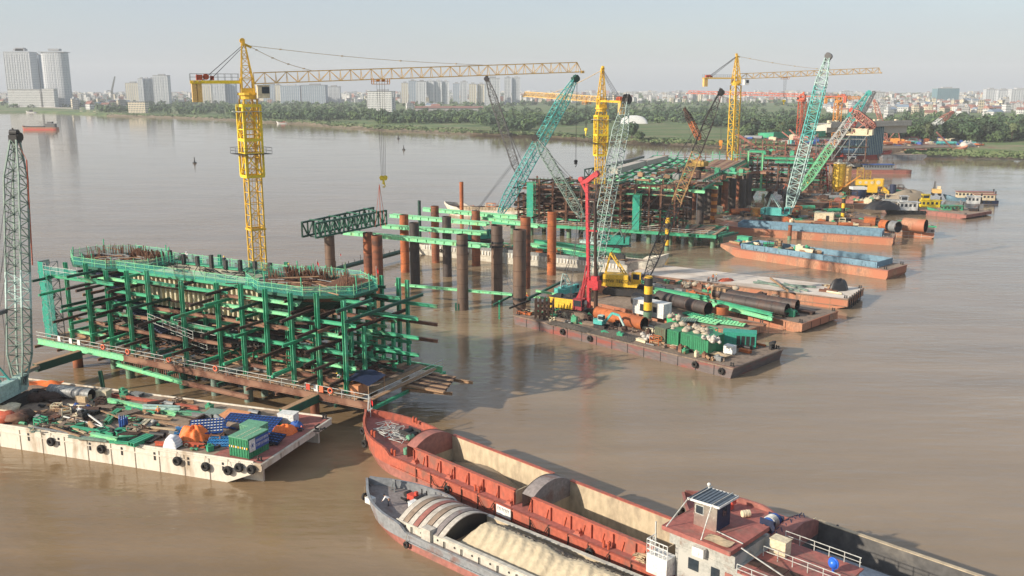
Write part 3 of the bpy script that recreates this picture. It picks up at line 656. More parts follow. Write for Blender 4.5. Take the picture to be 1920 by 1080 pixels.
# ---- tower crane: local x is the jib direction
def tower_crane(label,base,ztop,jib_tip,cj,apex,mw=2.2,mast='yellow',jib='yellow_pale',nsec=14,mrot=.3,cage=None,trolley=.35,hook=None,ties=(.32,.78),det=1.0,colla=(),jh=1.5,cabm='cream',cwm='yellow_pale',light=False):
    tip=Vector(jib_tip); b=Vector(base); ang=math.atan2(tip.y-b.y,tip.x-b.x); t=thing('tower_crane',label,'tower crane',b,ang)
    lt=w2loc(t,tip); zt=ztop-b.z; L=lt.x; rc=.09*det; rd=.05*det
    side=Vector((math.cos(mrot-ang),math.sin(mrot-ang),0))
    m=MB(); m.lattice((0,0,-1),(0,0,zt-2.4),mw,mw,n=nsec,rc=rc*1.35,rd=rd,up=side); 
    for k in range(nsec//2):
        pass
    m.build('mast',mast,t)
    m=MB(); m.tube((mw*.18,0,0),(mw*.18,0,zt-3),.05*det,4); m.tube((-mw*.05,0,0),(-mw*.05,0,zt-3),.05*det,4)
    for k in range(int(zt*1.2)): m.tube((mw*.18,0,k/1.2+.5),(-mw*.05,0,k/1.2+.5),.03,4)
    m.build('ladder',mast,t)
    if cage:
        z0,z1=cage[0]-b.z,cage[1]-b.z; m=MB(); m.lattice((0,0,z0),(0,0,z1),mw+.75,mw+.75,n=3,rc=.16,rd=.08,up=side)
        for zz in (z0,z0+(z1-z0)*.52,z1): 
            s_=mw+.85; cs=[side*a+Vector((-side.y,side.x,0))*c for a,c in ((-s_/2,-s_/2),(s_/2,-s_/2),(s_/2,s_/2),(-s_/2,s_/2))]
            for i in range(4): m.beam(cs[i]+Vector((0,0,zz)),cs[(i+1)%4]+Vector((0,0,zz)),.16,.5)
        m.build('climbing_frame','yellow_bright' if mast=='yellow' else mast,t)
        for q,zz in enumerate((z0+(z1-z0)*.32,z1-1.0)):
            m=MB(); e=(mw+3.2 if q==0 else mw+2.2)/2; n_=Vector((-side.y,side.x,0)); i_=(mw+.95)/2
            for s1 in (-1,1):
                m.beam(side*s1*(e+i_)/2-n_*e+Vector((0,0,zz)),side*s1*(e+i_)/2+n_*e+Vector((0,0,zz)),e-i_,.08,up=(0,0,1)); m.beam(n_*s1*(e+i_)/2-side*i_+Vector((0,0,zz+.01)),n_*s1*(e+i_)/2+side*i_+Vector((0,0,zz+.01)),e-i_,.08,up=(0,0,1))
            if q==0:
                cr=[side*a*e+n_*c*e for a,c in ((-1,-1),(1,-1),(1,1),(-1,1))]
                for i in range(4):
                    for hh in (.55,1.1): m.beam(cr[i]+Vector((0,0,zz+hh)),cr[(i+1)%4]+Vector((0,0,zz+hh)),.05)
                    for f in (0,.5): c_=cr[i].lerp(cr[(i+1)%4],f); m.beam(c_+Vector((0,0,zz)),c_+Vector((0,0,zz+1.1)),.05)
            m.build('platform','dark_steel' if q==0 else 'rail_white',t)
    for zz,mt in colla:
        m=MB(); s_=mw+.3; n_=Vector((-side.y,side.x,0)); cs=[side*a+n_*c for a,c in ((-s_/2,-s_/2),(s_/2,-s_/2),(s_/2,s_/2),(-s_/2,s_/2))]
        for i in range(4): m.beam(cs[i]+Vector((0,0,zz-b.z)),cs[(i+1)%4]+Vector((0,0,zz-b.z)),.25,.35)
        m.build('mast_collar',mt,t)
    m=MB(); m.tube((0,0,zt-2.4),(0,0,zt-1.7),mw*.62,14); m.tube((0,0,zt-1.7),(0,0,zt-1.3),mw*.75,14); m.beam((0,-mw*.5,zt-.9),(0,mw*.5,zt-.9),mw*1.0,.8,up=(0,0,1)); m.build('slewing_ring',mast,t)
    m=MB(); m.lattice((0,0,zt-1.3),(0,0,zt+1.2),mw*.85,mw*.85,n=1,rc=rc*1.4,rd=rd*1.4,up=(1,0,0)); m.lattice((0,0,zt+.9),(-.25,0,zt+apex),mw*.8,.55,n=5,rc=rc,rd=rd,up=(1,0,0)); m.beam((-.25,-.5,zt+apex),(-.25,.5,zt+apex),.5,.7); m.beam((-.25,0,zt+apex),(1.1,0,zt+apex-.6),.3,.4); m.tube((-.4,-.3,zt+apex+.5),(-.4,.3,zt+apex+.5),.45,12); m.build('tower_head',jib if light else mast,t)
    # jib (triangular, apex up)
    m=MB(); z0=.25; P=Vector((mw*.5,0,zt+z0+jh*.5)); Q=Vector((L,0,lt.z)); n=max(8,int(L/1.9*(1 if det<1.4 else .6)))
    m.lattice(P,Q,1.25,1.25,jh,jh*1.02,n=n,rc=rc*.95,rd=rd*.85,tri=True); m.beam(Q+Vector((0,-.7,-jh/2)),Q+Vector((0,.7,-jh/2)),.25); m.beam(Q+Vector((0,0,jh/2)),Q+Vector((1.0,0,-jh*.45)),.12); m.beam(Q+Vector((1.2,-.4,-jh*.5)),Q+Vector((1.2,.4,-jh*.5)),.5); m.beam(Q+Vector((0,-.4,-jh*.5)),Q+Vector((1.2,-.4,-jh*.5)),.12); m.beam(Q+Vector((0,.4,-jh*.5)),Q+Vector((1.2,.4,-jh*.5)),.12); m.build('jib',jib,t)
    jp=lambda f,s: P.lerp(Q,f)+Vector((0,0,s*jh/2))
    # counter jib
    m=MB(); ze=zt+.5
    for s in (-1,1): m.beam((-mw*.4,s*.75,ze),(-cj,s*.75,ze),.22,.5)
    for k in range(6): m.beam((-mw*.4-(cj-mw)*k/5,-.75,ze),(-mw*.4-(cj-mw)*k/5,.75,ze),.15)
    m.beam((-mw*.4,0,ze+.27),(-cj,0,ze+.27),1.3,.05,up=(0,0,1)); m.build('counter_jib','yellow_bright' if mast=='yellow' and det<1.1 else mast,t)
    m=MB()
    for s in (-.8,.8):
        for hh in (.6,1.15): m.beam((-mw*.6,s,ze+.25+hh),(-cj,s,ze+.25+hh),.05)
        for k in range(8): x=-mw*.6-(cj-mw*.6)*k/7; m.beam((x,s,ze+.2),(x,s,ze+1.4),.05)
    m.build('handrail','dark_steel',t)
    for k in range(2):
        m=MB(); x=-cj+.55+k*.85; m.box((x,0,ze-1.7),(.75,1.5,3.3)); m.box((x,0,ze+.1),(.3,1.9,.3)); m.build('counterweight',cwm,t)
    m=MB(); m.tube((-cj+2.6,-.6,ze+.9),(-cj+2.6,.6,ze+.9),.5,12); m.box((-cj+1.5,0,ze+.8),(1.0,1.1,.9)); m.box((-cj+3.6,0,ze+.7),(.6,.9,.7)); m.build('hoist_winch','crane_red',t)
    m=MB()
    for s in (-.5,.5): m.tube((-.4,s*.5,zt+apex-.3),(-cj+2.0,s,ze+.3),.045*det,4); m.tube((-.4,s*.5,zt+apex-.6),(-cj+3.2,s,ze+.3),.035*det,4)
    m.build('counter_jib_ties','dark_steel',t)
    m=MB()
    for f in ties:
        for s in (-.1,.1): 
            a=Vector((.6,s,zt+apex-.3)); c=jp(f,1)+Vector((0,s,.1)); pts=[a.lerp(c,i/8)-Vector((0,0,math.sin(math.pi*i/8)*L*.008)) for i in range(9)]; m.path(pts,.05*det,4)
            for i in range(1,8,2): m.box(pts[i],(.35*det,.18*det,.22*det))
    m.build('jib_ties','cable_pale' if jib!='crane_red' else jib,t)
    # cab
    m=MB(); cx,cy=mw*.95,-mw*.95; m.b2(cx-.9,cx+1.1,cy-.75,cy+.75,zt-2.2,zt-.1); m.b2(cx-1.0,cx+1.3,cy-.85,cy+.85,zt-.1,zt+.02); m.build('cab',cabm,t)
    c=t.children[-1]
    m=MB(); m.b2(cx+1.1,cx+1.14,cy-.68,cy+.68,zt-1.9,zt-.25); m.b2(cx-.2,cx+1.05,cy-.79,cy-.752,zt-1.4,zt-.3); m.b2(cx-.2,cx+1.05,cy+.752,cy+.79,zt-1.4,zt-.3); m.build('cab_window','glass',c)
    # trolley, ropes and hook
    tr=jp(trolley,-1); m=MB(); m.beam(tr+Vector((-1.6,0,-.35)),tr+Vector((1.6,0,-.35)),1.5,.12,up=(0,0,1)); 
    for x in (-1.5,1.5):
        for s in (-.75,.75): m.beam(tr+Vector((x,s,-.9)),tr+Vector((x,s,.15)),.12)
    for s in (-.75,.75): m.beam(tr+Vector((-1.5,s,-.9)),tr+Vector((1.5,s,-.9)),.1); 
    m.tube(tr+Vector((-.5,-.3,-.2)),tr+Vector((-.5,.3,-.2)),.3,8); m.tube(tr+Vector((.5,-.3,-.2)),tr+Vector((.5,.3,-.2)),.3,8); m.build('trolley','orange_paint',t)
    if hook:
        hz=hook-b.z; m=MB()
        for dx in (-.75,-.25,.25,.75): m.tube(tr+Vector((dx,0,-.4)),(tr.x+dx*.5,0,hz+.6),.035,4)
        m.build('hoist_rope','cable',t)
        m=MB(); m.tube((tr.x-.35,-.16,hz+.3),(tr.x-.35,.16,hz+.3),.42,12); m.tube((tr.x+.35,-.16,hz+.3),(tr.x+.35,.16,hz+.3),.42,12); m.b2(tr.x-.6,tr.x+.6,-.2,.2,hz-.2,hz+.3); m.tube((tr.x,0,hz-.9),(tr.x,0,hz-.1),.3,8,.16); 
        m.path([(tr.x,0,hz-.9),(tr.x+.3,0,hz-1.15),(tr.x+.15,0,hz-1.5),(tr.x-.2,0,hz-1.4)],.1,6); m.build('hook_block','yellow_bright',t)
    return t

# ---- lattice boom crawler crane: foot and tip are world points, body turned with the boom
def crawler(label,base,foot,tip,w=1.9,body='teal',boom=('teal',),cut=(1.0,),head='dark_steel',size=1.0,seg=26,pend=True,gantry='teal',hook=None,hookm='yellow',cabside=-1,cat='crawler crane',tracks=True,rc=.085,rd=.045,cwm=None,window=True,bodyrot=None,name='crawler_crane'):
    b=Vector(base); tp=Vector(tip); ft=Vector(foot); ang=math.atan2(tp.y-ft.y,tp.x-ft.x) if bodyrot is None else bodyrot
    t=thing(name,label,cat,b,ang); f=w2loc(t,ft); q=w2loc(t,tp); s=size
    if tracks:
        for sd in (-1,1):
            m=MB(); pr=[]
            for i in range(7): an=math.pi/2+math.pi*i/6; pr.append((-2.9*s+.55*s*math.cos(an),.55*s+.55*s*math.sin(an)))
            for i in range(7): an=-math.pi/2+math.pi*i/6; pr.append((2.9*s+.55*s*math.cos(an),.55*s+.55*s*math.sin(an)))
            m.side(pr,sd*2.1*s-.42*s,sd*2.1*s+.42*s)
            for k in range(14): m.box((-2.9*s+5.8*s*k/13,sd*2.1*s,1.12*s),(.2*s,.9*s,.08*s))
            m.build('crawler_track','dark_steel',t)
        m=MB(); m.b2(-1.6*s,1.6*s,-1.9*s,1.9*s,.35*s,.95*s); m.tube((0,0,.9*s),(0,0,1.3*s),1.1*s,14); m.build('undercarriage','dark_steel',t)
    z=1.3*s
    m=MB(); m.b2(-4.3*s,2.2*s,-1.55*s,1.55*s,z,z+.35*s); m.b2(-3.6*s,.6*s,-1.5*s,-.35*s,z+.35*s,z+2.0*s); m.b2(-3.6*s,-.3*s,.35*s,1.5*s,z+.35*s,z+1.9*s); m.b2(-3.0*s,-.4*s,-.35*s,.35*s,z+.35*s,z+1.1*s)
    for k in range(6): m.b2(-3.3*s+k*.55*s,-3.1*s+k*.55*s,-1.53*s,-1.50*s,z+.6*s,z+1.6*s)
    m.build('machine_house',body,t)
    m=MB(); m.b2(-5.0*s,-4.0*s,-1.75*s,1.75*s,z+.15*s,z+1.7*s); m.build('counterweight',cwm or body,t)
    m=MB(); m.b2(.9*s,2.5*s,cabside*1.0*s-.55*s,cabside*1.0*s+.55*s,z+.3*s,z+2.1*s); m.build('cab',body,t); c=t.children[-1]
    if window:
        m=MB(); m.b2(2.5*s,2.54*s,cabside*1.0*s-.45*s,cabside*1.0*s+.45*s,z+.9*s,z+1.95*s); m.b2(1.2*s,2.3*s,cabside*1.0*s-.59*s,cabside*1.0*s-.552*s,z+1.0*s,z+1.9*s); m.b2(1.2*s,2.3*s,cabside*1.0*s+.552*s,cabside*1.0*s+.59*s,z+1.0*s,z+1.9*s); m.build('cab_window','glass',c)
    for k in range(2):
        m=MB(); m.tube((-.9*s+k*1.2*s,-.33*s,z+1.25*s),(-.9*s+k*1.2*s,.33*s,z+1.25*s),.45*s,12); m.build('winch_drum','dark_steel',t)
    gx,gz=-3.2*s,z+ (5.5 if pend else 3.5)*s
    m=MB()
    for sd in (-.8,.8):
        m.beam((1.0*s,sd*s,z+.5*s),(gx+.6*s,sd*s*.8,gz),.2*s); m.beam((-3.8*s,sd*s,z+.5*s),(gx+.6*s,sd*s*.8,gz),.16*s)
    for k in (.4,.7,1): p_=Vector((1*s,-.8*s,z+.5*s)).lerp(Vector((gx+.6*s,-.64*s,gz)),k); m.beam(p_,(p_.x,-p_.y,p_.z),.12*s)
    m.build('gantry',gantry,t)
    # boom: tapered foot, parallel middle, tapered tip
    d=q-f; Lb=d.length; up=Vector((-d.z,0,d.x)).normalized(); a1=.12; a2=.84
    cuts=[0,a1]+[c for c in cut if a1<c<a2]+[a2,1.0]; cs_=list(cut)
    for i in range(len(cuts)-1):
        u0,u1=cuts[i],cuts[i+1]; mid=(u0+u1)/2; ci=0
        while ci<len(cut)-1 and mid>cut[ci]: ci+=1
        W=lambda u: w*(.45+.55*min(1,u/a1)) if u<a1 else (w if u<=a2 else w*(1-.62*(u-a2)/(1-a2)))
        m=MB(); n=max(2,int(seg*(u1-u0))); m.lattice(f+d*u0,f+d*u1,W(u0),W(u1),W(u0)*.9,W(u1)*.9,n=n,rc=rc,rd=rd,up=up); m.build('boom_section',boom[min(ci,len(boom)-1)],t)
    m=MB(); e=d.normalized(); m.box(q+e*.1,(w*.5,w*.55,w*.5)); m.tube(q+e*.4+Vector((.3,-w*.3,0)),q+e*.4+Vector((.3,w*.3,0)),.55*w/1.9,12); m.tube(q+e*1.0+Vector((-.1,-w*.25,0)),q+e*1.0+Vector((-.1,w*.25,0)),.4*w/1.9,12); m.beam(q,q+e*1.5+up*.5,.16); m.build('boom_head',head,t)
    m=MB(); top=Vector((gx+.6*s,0,gz))
    for sd in (-.35,.35):
        m.tube(top+Vector((0,sd*s,0)),q+Vector((0,sd,0)),.035,4); m.tube(top+Vector((0,sd*s,0)),f+d*.62+up*w*.5+Vector((0,sd,0)),.03,4)
        m.tube((gx-.4*s,sd*s,z+1.7*s),top+Vector((0,sd*s,0)),.05,4)
    m.tube((-.3*s,0,z+1.6*s),q+up*.3,.03,4); m.build('pendant_ropes','cable',t)
    if hook:
        hw=w2loc(t,hook); ex=q+e*.6+Vector((.5,0,0)); m=MB()
        for sd in (-.12,.12): m.tube(ex+Vector((sd,0,0)),(ex.x+sd,ex.y,hw.z),.035,4)
        m.build('hoist_rope','cable',t); m=MB(); m.b2(ex.x-.35,ex.x+.35,ex.y-.25,ex.y+.25,hw.z-1.2,hw.z); m.tube((ex.x,ex.y-.28,hw.z-.4),(ex.x,ex.y+.28,hw.z-.4),.45,10); m.path([(ex.x,ex.y,hw.z-1.2),(ex.x+.25,ex.y,hw.z-1.5),(ex.x,ex.y,hw.z-1.9),(ex.x-.2,ex.y,hw.z-1.7)],.1,6); m.build('hook_block',hookm,t)
    return t

# ---- people
def person(label,foot,rz,pose='stand',shirt='cloth_white',trousers='cloth_dark',helmet='helmet_yellow',vest=None,h=1.7):
    t=thing('person',label,'person',foot,rz); k=h/1.7
    if pose=='bend': hip=Vector((0,-.12,.86)); tilt=1.0; kn=(.08,.48)
    elif pose=='crouch': hip=Vector((0,-.22,.42)); tilt=.55; kn=(.25,.45)
    else: hip=Vector((0,0,.90)); tilt=.06; kn=(.03,.48)
    sp=lambda d: hip+Vector((0,math.sin(tilt)*d,math.cos(tilt)*d))
    chest=sp(.36); neck=sp(.54); head=sp(.68); hd=Vector((0,math.sin(tilt*.6),math.cos(tilt*.6))); head=neck+hd*.15; crown=neck+hd*.25
    V=[];E_=[];Rr=[]
    def add(p,r,par=None):
        V.append(tuple(Vector(p)*k)); Rr.append(r*k)
        if par is not None: E_.append((par,len(V)-1))
        return len(V)-1
    ih=add(hip,.135); iw=add(sp(.18),.125,ih); ic=add(chest,.15,iw); inn=add(neck,.06,ic); ihd=add(head,.10,inn); ict=add(crown,.085,ihd)
    legs=[];arms=[]
    for s in (-1,1):
        kx=.11*s*(1.4 if pose=='crouch' else 1); st=.10*s if pose=='stand' else .04*s
        a=add(hip+Vector((s*.09,0,-.06)),.095,ih); b_=add((kx,kn[0]+st,kn[1]),.062,a); c=add((kx,st-.02,.09),.045,b_); d_=add((kx*1.1,st+.13,.04),.04,c); legs.append((hip+Vector((s*.09,0,-.06)),Vector((kx,kn[0]+st,kn[1])),Vector((kx,st-.02,.09)),Vector((kx*1.1,st+.13,.04))))
        sh=sp(.48)+Vector((s*.2,0,0)); 
        if pose=='stand': el=sh+Vector((s*.09,.06,-.27)); wr=el+Vector((-s*.04,.17,-.17))
        else: el=sh+Vector((s*.06,.12,-.24)); wr=el+Vector((-s*.08,.16,-.18))
        e=add(sh,.06,ic); f=add(el,.043,e); g_=add(wr,.030,f); dh=(wr-el).normalized(); p_=add(wr+dh*.07,.032,g_)
        lat=Vector((0,0,1)).cross(dh).normalized() if abs(dh.z)<.95 else Vector((0,1,0))
        for q in range(4):
            o=lat*(-.03+.02*q); l1=(.045,.052,.048,.038)[q]; x=add(wr+dh*.10+o,.010,p_); add(wr+dh*(.10+l1)+o+Vector((0,0,-.02)),.008,x)
        x=add(wr+dh*.04-lat*.045,.011,g_); add(wr+dh*.08-lat*.06,.009,x)
        arms.append((sh,el,wr))
    def skin(name,V,E_,Rr,mat):
        me=bpy.data.meshes.new(name); me.from_pydata(V,E_,[]); o=bpy.data.objects.new(name,me); C.objects.link(o); md=o.modifiers.new('s','SKIN'); 
        sv=me.skin_vertices[0].data
        for i,r in enumerate(Rr): sv[i].radius=(r,r)
        sv[0].use_root=True; sb=o.modifiers.new('u','SUBSURF'); sb.levels=1; sb.render_levels=1
        dg=bpy.context.evaluated_depsgraph_get(); m2=bpy.data.meshes.new_from_object(o.evaluated_get(dg)); m2.materials.clear(); m2.materials.append(M(mat)); o.modifiers.clear(); o.data=m2; bpy.data.meshes.remove(me); o.parent=t
        for p in m2.polygons: p.use_smooth=True
        return o
    skin('body',V,E_,Rr,'skin')
    hc=head*k
    m=MB(); m.blob(hc+hd*.055*k,(.115*k,.125*k,.085*k),1,.02,10,6); m.tube(hc+hd*.03*k+Vector((0,.03,0)),hc+hd*.045*k+Vector((0,.03,0)),.145*k,12); m.build('helmet',helmet,t)
    m=MB(); fw=Vector((0,math.cos(tilt*.6),-math.sin(tilt*.6))); m.blob(hc+fw*.1*k-hd*.01,(.016,.025,.025),1,.05,6,4); m.blob(hc+fw*.09*k+hd*.025+Vector((.035,0,0)),(.012,.01,.01),1,0,6,4,1); m.blob(hc+fw*.09*k+hd*.025+Vector((-.035,0,0)),(.012,.01,.01),1,0,6,4,1); m.build('face_features',['skin','cloth_dark'],t)
    def chain(name,chains,mat):
        V=[];E_=[];Rr=[]
        for ch in chains:
            prev=ch.get('par')
            for p,r in ch['p']:
                V.append(tuple(Vector(p)*k)); Rr.append(r*k)
                if prev is not None: E_.append((prev,len(V)-1))
                prev=len(V)-1
        skin(name,V,E_,Rr,mat)
    ch=[{'p':[(hip+Vector((0,0,.02)),.15),(sp(.18),.145),(chest,.168),(sp(.50),.085)]}]
    for a in arms: ch.append({'par':2,'p':[(a[0],.076),(a[1],.056),(a[1].lerp(a[2],.85),.044)]})
    chain('shirt',ch,vest or shirt)
    ch=[{'p':[(hip+Vector((0,0,.03)),.152),(hip-Vector((0,0,.03)),.145)]}]
    for l in legs: ch.append({'par':1,'p':[(l[0],.108),(l[1],.078),(l[2]+Vector((0,0,.03)),.062)]})
    chain('trousers',ch,trousers)
    for l in legs:
        m=MB(); m.blob(l[2].lerp(l[3],.5)*k+Vector((0,0,-.01)),(.055*k,.13*k,.055*k),2,.03,8,5); m.build('boot','black',t)
    return t

# ---- misc things
def steel_pile(label,px,py,ztop,r,mat='rust_pile',group='steel pipe piles standing in the river',z0=0,collar=None):
    b=at(px,py,0); t=thing('steel_pile',label,'pile',b,random.uniform(0,6),group)
    m=MB(); m.pipe((0,0,-1.5),(0,0,ztop),r,.07,24,0,1); m.build('pipe_shaft',[mat,'rust_dark'],t)
    m=MB(); rd=random.Random(px)
    for z in np.arange(2+rd.random(),ztop-.3,2.9): m.torus((0,0,float(z)),(0,0,1),r,.03,24,4)
    m.build('weld_seams','rust_dark',t)
    if collar:
        m=MB(); 
        for zc in collar: m.pipe((0,0,zc-.2),(0,0,zc+.2),r+.09,.08,24); m.box((r+.12,0,zc),(.3,.3,.5)); m.box((-r-.12,0,zc),(.3,.3,.5))
        m.build('clamp_ring','dark_steel',t)
    return t
def hbeam_thing(label,a,b,w=.5,h=.8,mat='green_light',name='steel_beam',cat='steel beam',group=None,n=1,gap=.9,stiff=True):
    a=Vector(a);b=Vector(b); d=(b-a).normalized(); s=d.cross(Vector((0,0,1))).normalized(); c=(a+b)/2; t=thing(name,label,cat,c,0,group)
    for k in range(n):
        o=s*gap*(k-(n-1)/2); sh=d*random.uniform(-.5,.9)*(n>1)
        m=MB(); m.hbeam(a-c+o+sh,b-c+o+sh,w,h); m.build('i_beam',mat,t)
        if stiff:
            m=MB(); L=(b-a).length; q=int(L/2.2)
            for i in range(1,q): p=(a-c+o+sh)+d*(L*i/q); m.beam(p-d*.03,p+d*.03,w*.94,h*.78)
            m.build('stiffener',mat,t)
    return t
def container(label,c,L,W,H,rz,mat='container_green',door=True,roof=None,cat='container',name='container',stripes=False,vents=False,group=None):
    t=thing(name,label,cat,c,rz,group); m=MB(); m.b2(-L/2,L/2,-W/2,W/2,.08,H-.04)
    n=int(L/.35)
    for i in range(n):
        x=-L/2+.2+(L-.4)*i/max(1,n-1)
        m.b2(x-.07,x+.07,-W/2-.05,-W/2,.15,H-.15); m.b2(x-.07,x+.07,W/2,W/2+.05,.15,H-.15)
    for i in range(int(W/.35)):
        y=-W/2+.2+(W-.4)*i/max(1,int(W/.35)-1); m.b2(-L/2-.05,-L/2,y-.07,y+.07,.15,H-.15); m.b2(L/2,L/2+.05,y-.07,y+.07,.15,H-.15)
    m.build('wall',mat,t)
    m=MB(); m.b2(-L/2-.06,L/2+.06,-W/2-.06,W/2+.06,H-.03,H+.06); m.build('roof',roof or mat,t)
    m=MB()
    for sx in (-1,1):
        for sy in (-1,1): m.b2(sx*L/2-.06*sx-.06,sx*L/2-.06*sx+.06,sy*W/2-.06,sy*W/2+.06,0,H)
    for y in (-W/2,W/2): m.b2(-L/2,L/2,y-.05,y+.05,0,.14)
    m.build('corner_frame',mat,t)
    if door:
        m=MB(); m.b2(L/2+.05,L/2+.08,-W/2+.15,-.03,.2,H-.2); m.b2(L/2+.05,L/2+.08,.03,W/2-.15,.2,H-.2)
        for y in (-.3,.3): m.tube((L/2+.12,y,.2),(L/2+.12,y,H-.2),.03,5)
        m.build('door',mat,t)
    if vents:
        m=MB()
        for k in range(4): m.b2(L/2-.5-k*.75-.28,L/2-.5-k*.75+.28,-W/2-.08,-W/2-.052,.5,H-.45)
        m.b2(L/2+.052,L/2+.09,-W/2+.3,W/2-.3,.5,H-.4); m.build('vent_grille','black',t)
    return t
def bag_heap(label,c,n,spread,r=.5,mat='bag',rz=0,seed=1,group=None,stack=True):
    rd=random.Random(seed)
    for i in range(n):
        a=rd.uniform(0,6.28); q=math.sqrt(rd.random()); p=Vector(c)+Vector((math.cos(rz)*spread[0]*q*math.cos(a)-math.sin(rz)*spread[1]*q*math.sin(a),math.sin(rz)*spread[0]*q*math.cos(a)+math.cos(rz)*spread[1]*q*math.sin(a),0))
        lift=0 if i<n*.6 or not stack else r*.9
        m=MB(); rr=r*rd.uniform(.8,1.2); m.blob((0,0,rr*.6),(rr*1.15,rr*.9,rr*.72),seed*31+i,.26,8,6); m.blob((rr*.1,0,rr*1.5),(rr*.25,rr*.2,rr*.22),i,.3,6,4)
        o=solo('sack',m,mat,'%s, %s sack of it'%(label,ORD[i]) ,'sack',p+Vector((0,0,lift)),rd.uniform(0,6),group or label+' heap')
def drum(label,c,r=.3,h=.9,mat='blue_bright',lying=False,rz=0):
    m=MB()
    if lying: m.tube((-h/2,0,r),(h/2,0,r),r,16,smooth=False); [m.torus((x,0,r),(1,0,0),r,.025,16,4) for x in (-h*.2,h*.2)]
    else: m.tube((0,0,0),(0,0,h),r,16); [m.torus((0,0,z),(0,0,1),r,.025,16,4) for z in (h*.33,h*.66,h)]
    return solo('drum',m,mat,label,'drum',c,rz)
# ================================================================= pier falsework
def pier(label,A,B,W,zd,zt,cols,cm,bm,levels,seed,head=True,rows=(1.6,5.6,12.2,15.8),proud=2.2,pm='green_deep',name='pier_falsework',dense=1.0,deckm='wood',edge='green_light',rail='rail_white'):
    rd=random.Random(seed); o,a,L=frame(A,B); t=thing(name,label,'falsework',o,a)
    # deck
    m=MB(); m.hbeam((-.5,0,zd-.45),(L*.3,0,zd-.45),.4,.9); m.hbeam((L*.3,0,zd-.45),(L+.3,0,zd-.45),.4,.9,1); m.hbeam((0,W,zd-.45),(L,W,zd-.45),.4,.9); m.build('edge_beam',[edge,'rust_beam' if edge=='green_light' else edge],t)
    n=int(L/4.6)
    for i in range(n+1):
        x=L*i/n; m=MB(); m.hbeam((x,-.3-rd.random()*1.2,zd-1.1),(x,W+.8,zd-1.1),.35,.4); m.build('deck_beam',rd.choice([cm,'green_dark','rust_beam']),t)
    m=MB(); k=int(L/1.0)
    for i in range(k):
        if rd.random()<.12 : continue
        x=L*(i+.5)/k; y0=.25+rd.random()*.3; y1=W-.3-rd.random()*1.5
        m.b2(x-.44,x+.44,y0,y1,zd-.08,zd+.02+rd.random()*.05,rd.choice((0,0,1,2)))
    m.build('deck_plank',[deckm,'deck_mud','rust_beam'],t)
    if rail:
        m=MB()
        for hh in (.55,1.1): m.tube((-.6,-.15,zd+hh),(L+.2,-.15,zd+hh),.045,5)
        for i in range(int(L/2)): m.tube((L*i/int(L/2),-.15,zd),(L*i/int(L/2),-.15,zd+1.1),.04,5)
        for hh in (.55,1.1): m.tube((L+.15,0,zd+hh),(L+.15,W,zd+hh),.04,5)
        m.build('guard_rail',rail,t)
    # columns
    ncol=0
    for ri,y in enumerate(rows):
        for ci,x in enumerate(cols):
            if ri in (1,2) and (head and (abs(x-L*.15)<5 or abs(x-L*.82)<5) and rd.random()<.5): pass
            top=zt+rd.uniform(-.5,.5)+(0 if ri in(0,3) else -3.5*rd.random()*(ri>0))
            if ri in (1,2): top=min(top,zt-4.5)
            m=MB(); m.hbeam((x,y,zd-.9),(x,y,top),.52 if ri==0 else .42,.46,up=(1,0,0))
            mt=(cm if ri or cm!='green' else 'green_col') if rd.random()<(.93 if ri==0 else .7) else 'rust_beam'
            m.build('column',mt,t)
    # beams
    for zi,z in enumerate(levels):
        for ri,y in enumerate(rows):
            off=.45 if ri<2 else -.45
            i=0
            while i<len(cols)-1:
                j=min(len(cols)-1,i+rd.choice((1,2,2,3)))
                if rd.random()<.86*dense:
                    x0=cols[i]-rd.uniform(.4,1.6); x1=cols[j]+rd.uniform(.4,1.8); zz=z+rd.uniform(-.25,.25); m=MB(); m.hbeam((x0,y+off,zz),(x1,y+off,zz+rd.uniform(-.12,.12)),.38,.42)
                    m.build('waler_beam',(bm if ri==0 else bm+['green_dark','rust_dark'])[rd.randrange(len(bm) if ri==0 else len(bm)+2)],t)
                i=j
        for ci,x in enumerate(cols):
            if rd.random()<.62*dense:
                zz=z+.5+rd.uniform(-.2,.2); xo=x+rd.choice((-.5,.5)); y0=-rd.uniform(.2,proud) if rd.random()<.5 else 1.0; y1=rd.choice((7,9,W-1,W+1.5)); m=MB(); m.hbeam((xo,y0,zz),(xo,y1,zz),.35,.4); m.build('cross_beam',rd.choice([cm,'green_dark','rust_dark','rust_dark','rust_beam']),t)
    return t,L
zt1=16.6
A1=at(75,635,4); B1=at(690,755,4)
def colx(px,y,z,A,B):
    "local x of the pixel column px on the line y=const of the pier"
    o,a,L=frame(A,B); u=Vector((math.cos(a),math.sin(a))); v=Vector((-u.y,u.x)); k=(px-960)/FPX
    # X = k*(Y cosP + (H-z) sinP)
    cP,sP=math.cos(PITCH),math.sin(PITCH); ox=o.x+v.x*y; oy=o.y+v.y*y
    return (k*(oy*cP+(CAM_H-z)*sP)-ox)/(u.x-k*u.y*cP)
cpx=[131,169,206,245,283,346,412,457,502,549,598,648]
cols=[colx(p,1.6,9,A1,B1) for p in cpx]
P1,L1=pier('green steel falsework tower platform around the nearest bridge pier, left of the tall piles',A1,B1,17.5,4.0,zt1,cols,'green',['green','green','green_rusty','rust_beam','green_light'],(5.4,7.4,9.4,11.4,13.3,15.0),5,head=True)
